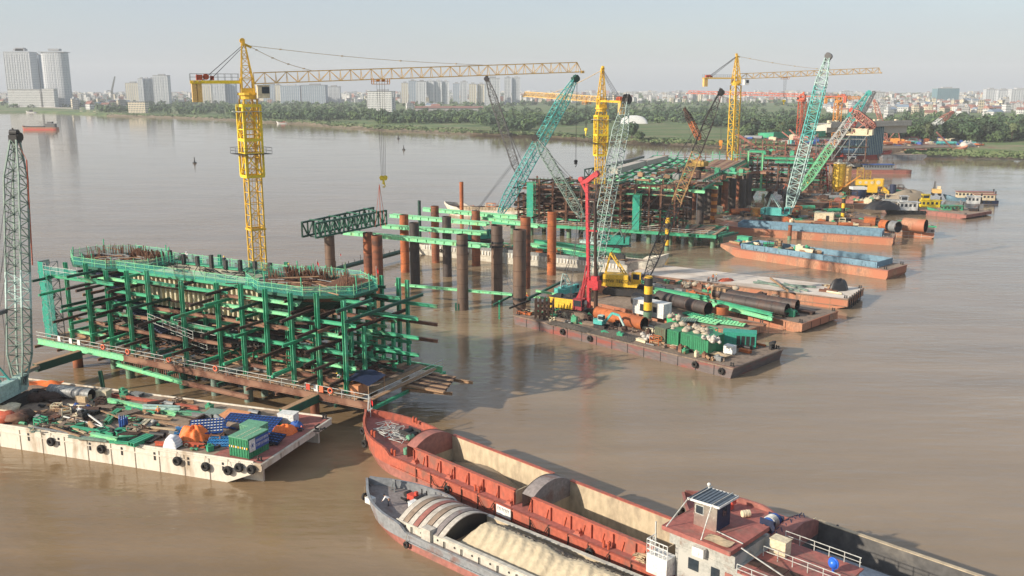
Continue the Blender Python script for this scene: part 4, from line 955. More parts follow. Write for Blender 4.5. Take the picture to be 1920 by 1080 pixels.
# extra tall columns at the right end
for px_,py_ in ((705,672),(751,677),(696,687),(661,705)):
    x,y,_z=w2loc(P1,at(px_,py_,4))
    m=MB(); m.hbeam((x,y,3),(x,y,16.4),.5,.5,up=(1,0,0)); m.build('column','green',P1)
for z in (8.2,10.6,13.2):
    m=MB(); m.hbeam((L1-12,15.8,z),(L1+.4,15.8,z),.4,.45); m.build('waler_beam',random.choice(['green','rust_beam']),P1)
    m=MB(); m.hbeam((L1-9,10.5,z-.6),(L1+.8,10.5,z-.6),.36,.4); m.build('waler_beam',random.choice(['green','rust_beam']),P1)
# formwork of the pier head: two flared ends and a ribbed middle wall
def octo(cx,cy,rx,ry): return [(cx+rx*math.cos(math.pi/8+k*math.pi/4)/math.cos(math.pi/8),cy+ry*math.sin(math.pi/8+k*math.pi/4)/math.cos(math.pi/8)) for k in range(8)]
heads=[(9.2,9.3,8.0,5.0,1),(L1-16.2,9.0,8.6,5.2,2)]
_before=set(P1.children)
for hi,(cx,cy,rx,ry,sd) in enumerate(heads):
    m=MB(); a=octo(cx,cy,rx,ry); b=octo(cx+(4 if hi==0 else -4),cy,rx*.45,ry*.55)
    z1,z0=14.3,8.6; vs=[(x,y,z0) for x,y in b]+[(x,y,z1) for x,y in a]; m.add(vs,[(i,(i+1)%8,8+(i+1)%8,8+i) for i in range(8)]+[tuple(range(7,-1,-1))]); 
    for i in range(8):
        for f in np.linspace(0,1,5)[:-1]:
            p=Vector(vs[i]).lerp(Vector(vs[(i+1)%8]),f); q=Vector(vs[8+i]).lerp(Vector(vs[8+(i+1)%8]),f); m.beam(p,q,.16)
    for f in (.25,.5,.75,1):
        rr=[Vector(vs[i]).lerp(Vector(vs[8+i]),f) for i in range(8)]
        for i in range(8): m.beam(rr[i],rr[(i+1)%8],.2,.18)
    m.build('head_formwork','blue_dark' if hi==0 else 'green_deep',P1)
    # rebar sticking out, dense at one side
    m=MB(); rd=random.Random(40+hi)
    m.prism(octo(cx,cy,rx-.5,ry-.5),13.2,13.75)
    for k in range(210):
        th=rd.uniform(0,6.28); q=rd.choice((.86,.8,.7)); x=cx+rx*q*math.cos(th)*.98; y=cy+ry*q*math.sin(th)*.98
        h=rd.uniform(.8,1.9) if (math.sin(th)>-.35) else rd.uniform(.3,.8); m.beam((x,y,13.4),(x+rd.uniform(-.5,.3),y+rd.uniform(-.2,.3),14.4+h),.07)
    for k in range(34): x=cx+rd.uniform(-.7,.7)*rx; y=cy+rd.uniform(-.6,.6)*ry; an=rd.uniform(-.4,.4); l=rd.uniform(1.5,4); m.beam((x-l*math.cos(an),y-l*math.sin(an),14.0+rd.random()*.5),(x+l*math.cos(an),y+l*math.sin(an),14.0+rd.random()*.6),.12)
    m.build('rebar_mat','rebar',P1)
    m=MB()   # dense leaning bars
    for k in range(85):
        f=k/85; x=cx+(-.1 if hi==0 else -.75)*rx+f*rx*(.95 if hi==0 else .85); y=cy+ry*.55+rd.uniform(-.2,.2); m.beam((x,y,13.8),(x+rd.uniform(-.3,.5),y+rd.uniform(-.8,-.2),15.6+rd.uniform(-.4,.6)),.11)
    if hi==1:
        for k in range(30): x=cx+rx*.25+k*.17; m.beam((x,cy-.5,14.2),(x+1.2,cy+3.2,15.3),.14)
    m.build('rebar_brush','rebar',P1)
    # walkway ring with net railing
    m=MB(); ro=octo(cx,cy,rx+1.0,ry+1.0); ri_=octo(cx,cy,rx,ry); vs=[(x,y,14.35) for x,y in ro]+[(x,y,14.35) for x,y in ri_]; m.add(vs,[(i,(i+1)%8,8+(i+1)%8,8+i) for i in range(8)]); vs=[(x,y,14.2) for x,y,z in vs]; m.add(vs,[(8+i,8+(i+1)%8,(i+1)%8,i) for i in range(8)]); 
    for i in range(8): m.beam((*ro[i],14.2),(*ro[(i+1)%8],14.2),.3,.35)
    m.build('walkway','green_dark',P1)
    m=MB(); m2=MB()
    for i in range(8):
        p=Vector((*ro[i],14.4)); q=Vector((*ro[(i+1)%8],14.4)); m.add([p,q,q+Vector((0,0,1.15)),p+Vector((0,0,1.15))],[(0,1,2,3)])
        for hh in (.6,1.2): m2.tube(p+Vector((0,0,hh)),q+Vector((0,0,hh)),.04,4)
        for f in (0,.33,.66): c=p.lerp(q,f); m2.tube(c,c+Vector((rd.uniform(-.1,.1),0,1.5)),.04,4)
    m.build('safety_net','net_teal_thin',P1); m2.build('handrail','green_light',P1)
x0,x1=heads[0][0]+6.5,heads[1][0]-6.5; y0,y1=5.6,12.4
m=MB(); m.b2(x0,x1,y0,y1,9.2,14.1); m.build('wall_core','form_beige',P1)
n=int((x1-x0)/.95)
m=MB()
for i in range(n+1):
    x=x0+(x1-x0)*i/n; m.b2(x-.17,x+.17,y0-.42,y0-.01,9.3,14.0); m.b2(x-.1,x+.1,y1+.01,y1+.35,9.4,14.0)
m.build('wall_rib','form_beige',P1)
m=MB()
for z in (10.3,12.2): m.b2(x0,x1,y0-.62,y0-.43,z-.12,z+.12)
m.build('wall_tie_channel','rust_dark',P1)
m=MB(); m.b2(x0-1.5,x1+1.5,y0-1.4,y0+.0,14.2,14.34); m.b2(x0-1.5,x1+1.5,y1,y1+1.3,14.2,14.34); m.b2(x0-1.5,x1+1.5,y0-1.45,y0-1.3,13.95,14.3); m.build('walkway','green',P1)
m=MB(); m2=MB()
for yy,mm in ((y0-1.38,1),(y1+1.28,1)):
    m.add([(x0-1.5,yy,14.36),(x1+1.5,yy,14.36),(x1+1.5,yy,15.5),(x0-1.5,yy,15.5)],[(0,1,2,3)])
    for hh in (.6,1.2): m2.tube((x0-1.5,yy-.03,14.34+hh),(x1+1.5,yy-.03,14.34+hh),.045,4)
    for i in range(15): m2.tube((x0-1.5+(x1-x0+3)*i/14,yy-.03,14.3),(x0-1.5+(x1-x0+3)*i/14,yy-.03,15.7),.045,4)
m.build('safety_net','net_teal_thin',P1); m2.build('handrail','green_light',P1)
m=MB(); rd=random.Random(77)
for k in range(9):
    x=x0+1+(x1-x0-2)*k/8; m.b2(x-.25,x+.25,y1-.3,y1+.2,13.9,15.5+rd.random()*.8)
for k in range(46): x=rd.uniform(x0,x1); m.beam((x,rd.uniform(y0+1,y1-1),14),(x+rd.uniform(-.2,.2),rd.uniform(y0+1,y1-1),14.9+rd.random()*.4),.08)
for k in range(16): x=rd.uniform(x0,x1-3); y=rd.uniform(y0+1,y1-1); m.beam((x,y,14.25),(x+rd.uniform(1.5,3),y+rd.uniform(-.6,.6),14.3),.15)
m.build('tie_bars','dark_steel',P1)
for c_ in P1.children:
    if c_ not in _before: c_.location.z=1.55
# sloping rib panels and stacked bars inside
for (xa,za,xb,zb,mt) in ((15,8.4,31,5.0,'dark_steel'),(L1-18,8.6,27,5.2,'dark_steel'),(14,11.5,24,7.2,'blue_dark')):
    m=MB(); k=26
    for i in range(k):
        f=i/(k-1); x=xa+(xb-xa)*f; z=za+(zb-za)*f; m.beam((x,3.2,z),(x,13.5,z+.2),.2,.28)
    for y in (3.6,6.5,10,13): m.beam((xa,y,za-.25),(xb,y,zb-.25),.25,.35)
    m.build('sloping_formwork',mt,P1)
m=MB()
for k in range(70):
    x=rd.uniform(3,L1-8); y=rd.uniform(1.8,14); l=rd.uniform(2,6); an=rd.uniform(-.35,.35); z=rd.choice((4.15,4.3,4.5,6.1,8.0,9.9)); m.beam((x,y,z),(x+l*math.cos(an),y+l*math.sin(an),z+rd.uniform(-.1,.5)),rd.uniform(.08,.28),.1,rd.choice((0,0,1,2)))
o=m.build('loose_timber',['wood','grey_steel','rust_beam'],P1)
m=MB()
for hi,(cx,cy,rx,ry,sd) in enumerate(heads):
    for k in range(34):
        x=cx+rd.uniform(-.95,.95)*rx; y=cy+rd.uniform(-.9,.9)*ry; l=rd.uniform(1,3.6); an=rd.uniform(-.5,.5); z=15.7+rd.random()*.9
        m.beam((x-l*math.cos(an),y-l*math.sin(an),z),(x+l*math.cos(an),y+l*math.sin(an),z+rd.uniform(-.5,.8)),rd.uniform(.08,.3),.1,rd.choice((0,1,2)))
    for k in range(10): th=rd.uniform(0,6.28); x=cx+(rx+.9)*math.cos(th); y=cy+(ry+.9)*math.sin(th); m.beam((x,y,15.4),(x+rd.uniform(-.3,.3),y,17.4+rd.random()),.12,.12,3)
m.build('top_clutter',['wood','grey_steel','rust_dark','green'],P1)
m=MB()
for (xa,ya,za,xb,yb,zb) in ((24,1.0,9.6,33,1.0,8.0),(28,2.3,8.9,36,2.3,8.6),(22,5,6.5,34,2.5,6.2)):
    for hh in (0,.6,1.1): m.tube((xa,ya,za+hh),(xb,yb,zb+hh),.04,4)
    for i in range(7): p=Vector((xa,ya,za)).lerp(Vector((xb,yb,zb)),i/6); m.tube(p,p+Vector((0,0,1.15)),.04,4)
m.build('inner_handrail','rail_white',P1)
m=MB()
for k in range(46):
    x=rd.uniform(2,L1-6); y=rd.uniform(3,14); z=rd.choice((5.8,7.8,9.9,11.9)); l=rd.uniform(3,9); m.beam((x,y,z),(x+l,y+rd.uniform(-.8,.8),z+rd.uniform(-.5,.5)),.3,.3,rd.choice((0,0,1)))
for k in range(24):
    x=2+k*(L1-6)/24; z=rd.choice((6,8,10,12,13.8)); m.beam((x,-rd.uniform(1.0,3.2),z),(x+rd.uniform(-.4,.4),rd.uniform(5,12),z+.2),.32,.36,rd.choice((1,2,0)))
m.build('inner_beams',['rust_dark','green_deep','green'],P1)
m=MB()
for k in range(150):
    x=rd.uniform(13,L1-16); y=rd.uniform(3,12); m.beam((x,y,4.3+abs(x-28)*.07),(x+rd.uniform(-1,1),y+rd.uniform(-.6,.6),5.2+abs(x-28)*.10),.09)
for k in range(60): x=rd.uniform(16,L1-18); y=rd.uniform(2,10); m.beam((x,y,5.0+abs(x-28)*.07),(x+rd.uniform(3,6),y+rd.uniform(-.5,.5),5.2+abs(x-28)*.07),.10)
m.build('rebar_mat','rebar',P1)
# stair tower wrapped in net at the left end
m=MB(); m.lattice((1.0,2.0,4),(1.0,2.0,16.2),2.0,2.0,n=8,rc=.06,rd=.04,up=(0,1,0)); 
for k in range(7):
    z=4.3+k*1.65; s_=1 if k%2 else -1; m.beam((1-.8*s_,2,z),(1+.8*s_,2,z+1.5),.7,.08)
m.build('stair_tower','grey_steel',P1)
m=MB(); 
rd=random.Random(8)
for (xa,ya,xb,yb) in ((-.05,.95,1.4,.95),(-.05,.95,-.05,3.0)):
    def net(u,v,xa=xa,ya=ya,xb=xb,yb=yb): return (xa+(xb-xa)*u+rd.uniform(-.07,.07),ya+(yb-ya)*u+rd.uniform(-.07,.07),4.2+12.1*v)
    m.grid(0,1,5,0,1,30,net)
m.build('safety_net','net_teal',P1)
m=MB()
def net(u,v): return (1.4+1.7*u,.93+rd.uniform(-.08,.08),4.6+10.5*v)
m.grid(0,1,4,0,1,24,net); m.build('safety_net','net_teal_thin',P1)
m=MB(); m.hbeam((0,1.4,14.2),(17,1.2,14.3),.45,.5); m.hbeam((-1,4.5,14.0),(3,.2,14.2),.4,.45); m.build('top_beam','green',P1)
m=MB(); m2=MB()
m.add([(1.5,.9,14.6),(9.5,.7,14.6),(9.5,.7,15.8),(1.5,.9,15.8)],[(0,1,2,3)]); m.build('safety_net','net_teal_thin',P1)
for i in range(6): m2.tube((1.5+1.6*i,.85,14.4),(1.5+1.6*i,.85,16.2),.04,4)
for hh in (15.2,15.8): m2.tube((1.5,.85,hh),(9.5,.7,hh),.04,4)
m2.build('handrail','rail_white',P1)
# lower beam, short piles below the deck (parts of the platform)
for px,py,r,mt,dz in ((147,688,.75,'rust_pile',0),(245,708,.62,'pile_green',0),(300,718,.62,'pile_green',0),(345,727,.62,'green_dark',0),(405,740,.62,'grey_green',0),(467,752,.62,'grey_green',0),(497,742,.5,'grey_green',0),(591,778,.62,'rust_pile',0),(216,690,.6,'pile_green',0),(260,695,.5,'pile_green',0),(560,745,.6,'pile_green',0),(640,730,.6,'pile_dark',0),(700,720,.6,'pile_dark',0),(760,705,.6,'pile_dark',0),(440,715,.5,'pile_dark',0),(370,705,.5,'pile_dark',0)):
    p=w2loc(P1,at(px,py,0)); m=MB(); m.tube((p.x,p.y,-1),(p.x,p.y,2.75),r,16,smooth=True); m.tube((p.x,p.y,2.55),(p.x,p.y,2.8),r+.25,8); m.build('support_pile',mt,P1)
def inP(px,py,z): return w2loc(P1,at(px,py,z))
m=MB(); m.hbeam(inP(220,683,2.0),inP(342,717,2.0),.5,.55); m.build('lower_beam','green_light',P1)
m=MB(); m.hbeam(inP(342,717,2.0),inP(466,745,2.0),.5,.55); m.build('lower_beam','rust_beam',P1)
m=MB(); m.hbeam(inP(220,683,2.0),inP(232,672,2.0),.5,.55); m.build('lower_beam','green',P1)
m=MB()
for k in range(30): x=18+k*.42; m.beam((x,.6,3.0),(x+.1,.6,1.8-.5*math.sin(k)),.1)
m.build('hanging_bars','rust_beam',P1)
# right end: stepped timber deck, tarp roof shelter, debris
m=MB()
for k in range(9): m.b2(L1-.5+k*.02,L1+5.5-k*.25,9+k*.75,9.6+k*.75,3.4,3.62,k%2)
m.hbeam((L1-1,8.8,3.0),(L1+6,10.5,3.0),.35,.4); m.hbeam((L1-1,15.5,3.0),(L1+6,15.8,3.0),.35,.4); m.build('side_deck',['wood','rust_dark'],P1)
t=thing('tarp_shelter','small shelter with sagging dark blue tarp roof at the right tip of the near platform','shelter',loc2w(P1,(L1-3,3.2,4.03)),P1.rotation_euler.z)
m=MB(); m.grid(-2.2,2.2,8,-1.9,1.9,6,lambda x,y:2.0+.25*math.cos(x)+y*.12); m.build('tarp_roof','blue_dark',t)
for sx in (-2,2):
    for sy in (-1.7,1.7): m=MB(); m.tube((sx,sy,0),(sx,sy,2.0+.25*math.cos(sx)+sy*.12),.06,6); m.build('post','wood',t)
m=MB(); m.b2(-1.8,.2,-1.5,.5,0,1.2); m.build('counter','ply',t)
# life rings on the rail
for k,x in enumerate((15.2,20.6,29.2,38.3,58.5)):
    m=MB(); m.torus((0,0,0),(0,1,0),.34,.10,20,8); solo('life_ring',m,'ring_orange','orange life ring on the white rail of the near platform, %s from the left'%ORD[k],'life ring',loc2w(P1,(x,-.28,4.75)),P1.rotation_euler.z,'life rings on the near platform rail')
for k,(x,mt,lb) in enumerate(((5.1,'white','white notice board leftmost on the rail of the near platform'),(7.8,'white','white notice board second from left on the rail of the near platform'),(9.7,'white','white notice board third from left on the rail of the near platform'),(54.8,'brick_red','red cloth hanging on the rail near the shelter'),(56.1,'white','white panel between red and orange cloths on the rail'),(57.0,'ring_orange','orange cloth on the rail near the shelter'))):
    m=MB(); m.grid(-.32,.32,4,0,.8,4,lambda x,y:(x,-.03+.03*math.sin(x*9+y*4),y-.2)); m.grid(-.32,.32,4,0,.8,4,lambda x,y:(x,.0+.03*math.sin(x*9+y*4),y-.2)); solo('rail_sign',m,mt,lb,'sign',loc2w(P1,(x,-.26,4.5)),P1.rotation_euler.z)
# gangways from the barge to the platform
def girder(label,a,b,w,h,mat):
    c=(a+b)/2; t=thing('gangway_girder',label,'gangway',c); m=MB(); m.hbeam(a-c,b-c,w,h,t=.5); m.build('box_girder',mat,t)
    m=MB(); L=(b-a).length; d=(b-a).normalized()
    for i in range(1,int(L/1.5)): p=(a-c)+d*i*1.5; m.beam(p-d*.04,p+d*.04,w*.98,h*.78)
    m.build('stiffener',mat,t); m=MB(); m.beam(a-c+Vector((0,0,h/2+.03)),b-c+Vector((0,0,h/2+.03)),w*.8,.05); m.build('walk_surface','wood',t); return t
girder('dark green box girder linking the white barge to the near platform',at(530,775,3.0),at(597,744,3.3),1.1,1.0,'green_dark')
girder('long dark green gangway girder left of the near platform beside the tall crane',at(66,690,3.0),at(150,664,3.3),1.1,1.1,'green_deep')
girder('grey steel walkway running from the crane to the dark green gangway',at(30,705,3.2),at(70,688,3.2),.9,.4,'grey_steel')
p=at(196,735,0); m=MB(); m.hbeam((0,0,-1),(-.5,.3,3.1),.45,.45,up=(1,0,0)); solo('mooring_post',m,'green_dark','lone green steel post leaning in the water between barge and near platform','post',p)

# people on the platform
person('person in dark clothes standing at the net beside the yellow mast foot',loc2w(P1,(L1*.5-4.4,y1+.6,15.91)),.4,'stand','cloth_dark','cloth_dark')
person('person in black standing on the walkway right of the yellow mast',loc2w(P1,(x1-1.0,y1+.6,15.91)),-.8,'stand','cloth_dark','cloth_dark')
person('person in pale shirt at work on the pier top left of the mast',loc2w(P1,(x0+4,y1+.6,15.91)),2.8,'stand','cloth_white','cloth_dark',None)
person('person in grey bending on the planks inside the near platform',loc2w(P1,(L1-8,4.6,4.08)),1.5,'bend','cloth_white','cloth_dark')
# flags
def flag(label,b,h,fl,mat='flag_red',rz=0,pole=.04):
    t=thing('flag',label,'flag',b,rz); m=MB(); m.tube((0,0,0),(0,0,h),pole,6); m.build('flagpole','rail_white',t); m=MB(); m.grid(0,fl,6,0,fl*.66,4,lambda x,y:(x*.35,.1*math.sin(x*5),h-fl*.9+y-x*.5)); m.grid(0,fl,6,0,fl*.66,4,lambda x,y:(x*.35,.012+.1*math.sin(x*5),h-fl*.9+y-x*.5)); m.build('cloth',mat,t)
flag('small red flag behind the right rebar head of the near pier',loc2w(P1,(L1-20,15.0,15.9)),2.3,.8)
flag('small red flag at the back rail right of the rebar brush',loc2w(P1,(L1-8.5,14,15.9)),2.5,.8)

# ================================================================= piles in the middle
PL=[(622,556,13.0,1.05,'steel_pile','brown steel pile under the green truss, leftmost of the tall piles',None),
(693,545,12.7,1.05,'rust_pile','rusty red pile half hidden behind the pile with the red sling',None),
(710,556,13.0,1.12,'rust_pile','rusty pile just below the yellow hook, in front of the red one',None),
(760,510,13.7,1.05,'rust_orange','orange rusty pile left of the dark pile, carrying two green beams',None),
(779,536,14.1,1.08,'pile_dark','dark pile with a rusty waterline right of the orange pile',None),
(817,492,14.2,1.0,'rust_pile','rusty pile behind the green beams at the far left of the back row',None),
(839,518,14.0,1.05,'pile_dark','dark pile with rusty top in the second row behind the brown front pile',None),
(868,580,15.0,1.12,'steel_pile','tall brown pile standing alone in the water at the front centre',(13.0,)),
(893,498,13.6,1.05,'rust_pile','rusty pile in front of the pale ship bow, behind the front row',None),
(932,569,16.0,1.15,'steel_pile','grey brown pile with an upper clamp and hanging white ropes',(12.6,11.8)),
(974,590,16.6,1.25,'steel_pile','thick grey brown pile at the left corner of the drilling barge',(3.3,)),
(985,540,15.6,1.12,'rust_pile','dark rusty pile just behind the thick corner pile',None),
(1034,515,14.9,1.05,'rust_orange','bright rusty pile with patches standing left of the red drilling rig',None)]
piles=[steel_pile(lb,px,py,z,r,mt,collar=c) for px,py,z,r,mt,lb,c in PL]
steel_pile('thin dark green guide pile behind the beams',788,470,13.5,.42,'green_deep',None)
steel_pile('thin rusty pile sticking up at the bow of the far cream ship',866,420,13.5,.62,'rust_orange',None)
# beam pairs lying across the piles
for (a,b,z,lb) in (((650,436),(908,461),10.9,'pair of green beams strapped to the front piles below the hook, nearest pair'),((720,424),(905,437),11.1,'short mottled green beam pair behind the nearest pair'),((736,404),(917,420),11.6,'pale green beam pair third from the front across the piles'),((792,392),(968,407),12.2,'pale green beam pair farthest back across the piles')):
    hbeam_thing(lb,at(*a,z),at(*b,z),.55,.85,'green_light',n=2,gap=1.3)
hbeam_thing('green beam pair running from the pile row over the pale ship',at(905,408,11.5),at(1010,424,11.5),.5,.7,'green_light',n=2,gap=1.2)
hbeam_thing('long low pale green beam just above the water between the near platform and the corner pile',at(741,533,3.8),at(960,552,3.8),.45,.5,'green_light',n=1)
hbeam_thing('dark green cross beam propped beside the corner pile',at(925,572,3.2),at(962,553,3.2),.3,.35,'green_dark')
hbeam_thing('thin dark beam lying on the corner of the drilling barge',at(955,578,3.0),at(995,562,3.0),.3,.3,'dark_steel')
p=at(936,598,0); m=MB(); m.beam((0,0,-1),(0,0,3.6),.3); solo('mooring_post',m,'green','thin green post in the water left of the drilling barge','post',p)
p=at(855,582,0); m=MB(); m.beam((0,0,-1),(0,0,1.5),.35); m.beam((.5,0,-1),(.5,0,1.3),.2); solo('mooring_post',m,'green_dark','stubby green post at the foot of the front centre pile','post',p)
# white ropes at the clamp pile
p=piles[9].location; m=MB(); m.path([p+Vector((1.2,0,12)),p+Vector((1.8,-.5,8)),p+Vector((2.2,-.5,4)),p+Vector((3.8,-1,2.0))],.05,4); m.path([p+Vector((1.2,0,11.8)),p+Vector((2.6,-.2,5)),p+Vector((4.2,-.6,2.1))],.05,4); solo('mooring_rope',m,'rail_white','pale ropes hanging from the clamp of the grey brown pile','rope')
# green truss pair lifted by the yellow hook
def truss(name,label,chords,h,mat,depth=.5,cat='truss girder',n=14,w=.3):
    a,b=chords; c=(a+b)/2; t=thing(name,label,cat,c); m=MB(); d=b-a; up=Vector((0,0,h))
    m.beam(a-c,b-c,.45,.35); m.beam(a-c+up,b-c+up,.5,.35); m.build('chord',mat,t); m=MB()
    for i in range(n+1): p=a-c+d*(i/n); m.beam(p,p+up,w)
    for i in range(n): p=a-c+d*(i/n); q=a-c+d*((i+1)/n); (m.beam(p,q+up,w*.8) if i%2 else m.beam(p+up,q,w*.8))
    m.build('web_members',mat,t); return t
truss('truss_girder','front dark green truss girder hanging at the yellow hook',(at(592,446,13.3),at(725,419,13.3)),2.9,'green_dark',n=16)
truss('truss_girder','rear dark green truss girder behind the one at the hook',(at(567,444,13.3),at(701,413,13.3)),2.9,'green_deep',n=14)
m=MB()
for f in (.1,.35,.6,.85):
    a=at(592,446,13.3).lerp(at(725,419,13.3),f); b=at(567,444,13.3).lerp(at(701,413,13.3),f); m.beam(a+Vector((0,0,-.3)),b+Vector((0,0,-.3)),.2); m.beam(a+Vector((0,0,3.2)),b+Vector((0,0,3.2)),.2)
solo('truss_bracing',m,'green_dark','cross braces tying the two dark green truss girders together','bracing')
# floating walkway pipe behind the piles
a=at(630,505,1.6); b=at(842,449,1.6); c=(a+b)/2; t=thing('pipe_walkway','dark pipe walkway on short posts running behind the tall piles','walkway',c)
m=MB(); m.tube(a-c,b-c,.45,8); m.beam(a-c+Vector((0,1.2,.3)),b-c+Vector((0,1.2,.3)),.3); m.build('pipe','green_deep',t)
m=MB()
for i in range(22): p=(a-c).lerp(b-c,i/21); m.beam(p,p+Vector((0,0,1.2 if i%4 else 2.0)),.12)
m.build('posts','dark_steel',t)
for f in (.06,.32,.62,.9):
    m=MB(); p=(a-c).lerp(b-c,f); m.beam(p+Vector((0,0,-3)),p,.4); m.build('leg','dark_steel',t)
flag('little red flag on the pipe walkway left of the rusty piles',at(638,492,2.0),2.4,.7)
flag('little red flag on the pipe walkway behind the dark pile',at(804,448,2.0),2.4,.7)

# ================================================================= further piers
A2=at(968,452,5.0); B2=at(1345,446,5.0)
B2=A2+(Vector((math.cos(R(-24)),math.sin(R(-24)),0))*58); 
RX=random.Random(99)
# ================================================================= front white barge
BA=at(0,797,2.8); BB=at(490,870,2.8); _d=(BB-BA).normalized(); BA=BA-_d*14
WB=barge('cargo_barge','weathered white deck barge with black tyre fenders, nearest on the left',BA,BB,15.2,2.8,'hull_white','deck_dust',4,6.0,low=.30,skeg=True,wale='hull_white',ribm='seam')
L_=WB['_L']
m=MB(); m.grid(L_-6.5,L_-.15,5,.15,15,8,lambda x,y:2.83); m.build('painted_deck','deck_red',WB)
m=MB(); m.b2(0,L_-1,-.05,.06,2.8,2.98); m.b2(0,L_-1,15.1,15.25,2.8,2.98); m.build('deck_edge','hull_white',WB)
m=MB()
for k in range(11): x=L_-5-k*4.6; m.b2(x-.1,x+.1,-.075,-.004,1.35,2.3)
m.build('draft_slots','dark_steel',WB)
for k,(px,py) in enumerate(((92,830),(188,843),(328,867),(374,882),(420,887),(446,878),(470,881))):
    # x on the near side plane
    x=w2loc(WB,at(px,py,1.75)).x; z=(1.75,1.8,1.75,1.6,1.55,2.1,2.1)[k]
    tyre(WB,w2loc(WB,at(px,py,z)).x,z,'black tyre fender on the white barge side, %s from the left'%ORD[k],'tyre fenders on the white barge side',r=.56)
ZD=2.85
# crane on it
b=at(14,757,ZD); 
cc1=crawler('tall pale green lattice boom crawler crane on the white barge at the left edge',b,atY(38,722,b.y+1.2),atY(28,262,b.y+13),2.15,'teal_pale',('grey_green','teal_pale','grey_green'),(.3,.45,1),'black',1.0,30,True,'teal',cwm='white',rc=.10,rd=.045,bodyrot=math.pi/2-.12)
m=MB(); q0=w2loc(cc1,atY(50,300,b.y+11)); q1=w2loc(cc1,atY(61,497,b.y+10)); m.tube(q0,q1,.09,5); m.tube(w2loc(cc1,atY(30,262,b.y+13)),q0,.03,4); m.build('hanging_rod','crane_red',cc1)
m=MB(); p=w2loc(cc1,atY(4,585,b.y+3)); m.box(p,(1.6,.5,.5)); m.tube(p-Vector((0,0,9)),p,.05,4); m.build('spreader_head','boom_grey',cc1)
# cargo on the white barge
def plank(label,a,b,w=.5,h=.12,mat='wood',z=ZD,name='plank',cat='plank',zz=0,group=None):
    a=at(*a,z+h/2+zz); b=at(*b,z+h/2+zz); m=MB(); m.beam(a,b,w,h); return solo(name,m,mat,label,cat,group=group)
def hb(label,a,b,w=.45,h=.45,mat='green_light',z=ZD,zz=0,name='steel_beam',group=None):
    a=at(*a,z+h/2+.02+zz); b=at(*b,z+h/2+.02+zz); m=MB(); m.hbeam(a,b,w,h); return solo(name,m,mat,label,'steel beam',group=group)
a=at(95,731,ZD+.8);b_=at(172,740,ZD+.8); t=thing('vent_pipe','ribbed grey ventilation pipe lying on the white barge behind the crane','pipe',(a+b_)/2)
c=(a+b_)/2; m=MB(); m.pipe(a-c,b_-c,.78,.06,20,0,1); m.build('pipe_shell',['grey_steel','black'],t); m=MB(); d=b_-a
for k in range(12): m.torus((a-c)+d*(k/11),d,.79,.03,20,4)
m.build('rib_rings','rail_white',t)
m=MB(); m.grid(-2.2,2.2,10,-1,1,6,lambda x,y:.75+.35*math.sin(x*1.7)*math.cos(y*2)-.15*abs(y)); o=solo('tarp',m,'tarp_orange','crumpled orange and rust tarp beside the grey ventilation pipe','tarp',at(85,727,ZD+.05))
m=MB(); rd=random.Random(4)
for k in range(9): m.blob((rd.uniform(-2.4,2.4),rd.uniform(-1.2,1.2),.5),(1.1,.8,.6),k,.25)
solo('scrap_pile',m,'rust_dark','dark heap of rusty scrap beside the crane counterweight','scrap heap',at(86,748,ZD))
for k in range(4):
    m=MB(); m.blob((0,0,.6),(1.5,1.1,.7),k+50,.3); solo('scrap_pile',m,('rust_dark','crane_red','cream','rust_beam')[k],('dark scrap lump by the crane track','red brown scrap lump left of the crane track','cream sheet covered lump under the crane','rust scrap lump near the barge side under the crane')[k],'scrap heap',at((45,10,18,35)[k],(787,790,775,792)[k],ZD))
def crate(label,px,py,L,W,H,rz,mat,z=ZD,name='crate',lid=True,cat='crate'):
    t=thing(name,label,cat,at(px,py,z),rz); m=MB(); m.b2(-L/2,L/2,-W/2,W/2,0,H); m.build('box',mat,t)
    m=MB()
    for zz in (.08,H*.5,H-.08): m.b2(-L/2-.03,L/2+.03,-W/2-.03,-W/2-.002,zz-.07,zz+.07); m.b2(-L/2-.03,-L/2-.002,-W/2,W/2,zz-.07,zz+.07); m.b2(L/2+.002,L/2+.03,-W/2,W/2,zz-.07,zz+.07)
    m.build('battens',mat,t)
    if lid: m=MB(); m.b2(-L/2-.06,L/2+.06,-W/2-.06,W/2+.06,H,H+.06); m.build('lid',mat,t)
    return t
crate('open cardboard carton left of the yellowish woven crate',157,752,1.6,1.2,.8,-.3,'wood_pale',lid=False)
crate('yellowish woven crate on the back edge of the white barge',195,746,1.5,1.1,1.1,-.2,'cream',lid=False)
hb('long red hollow beam along the back edge of the white barge',(205,740),(372,765),.4,.4,'hull_red')
hb('long pale green beam behind the brown planks',(202,750),(330,776),.55,.5,'green_light')
hb('whitish green beam stacked beside the long pale green beam',(268,762),(337,765),.5,.5,'teal_pale',zz=.5)
hb('dull green beam right of the whitish beam',(300,772),(392,777),.5,.45,'container_light')
hb('short green beam half covered by planks',(236,764),(290,775),.4,.4,'green')
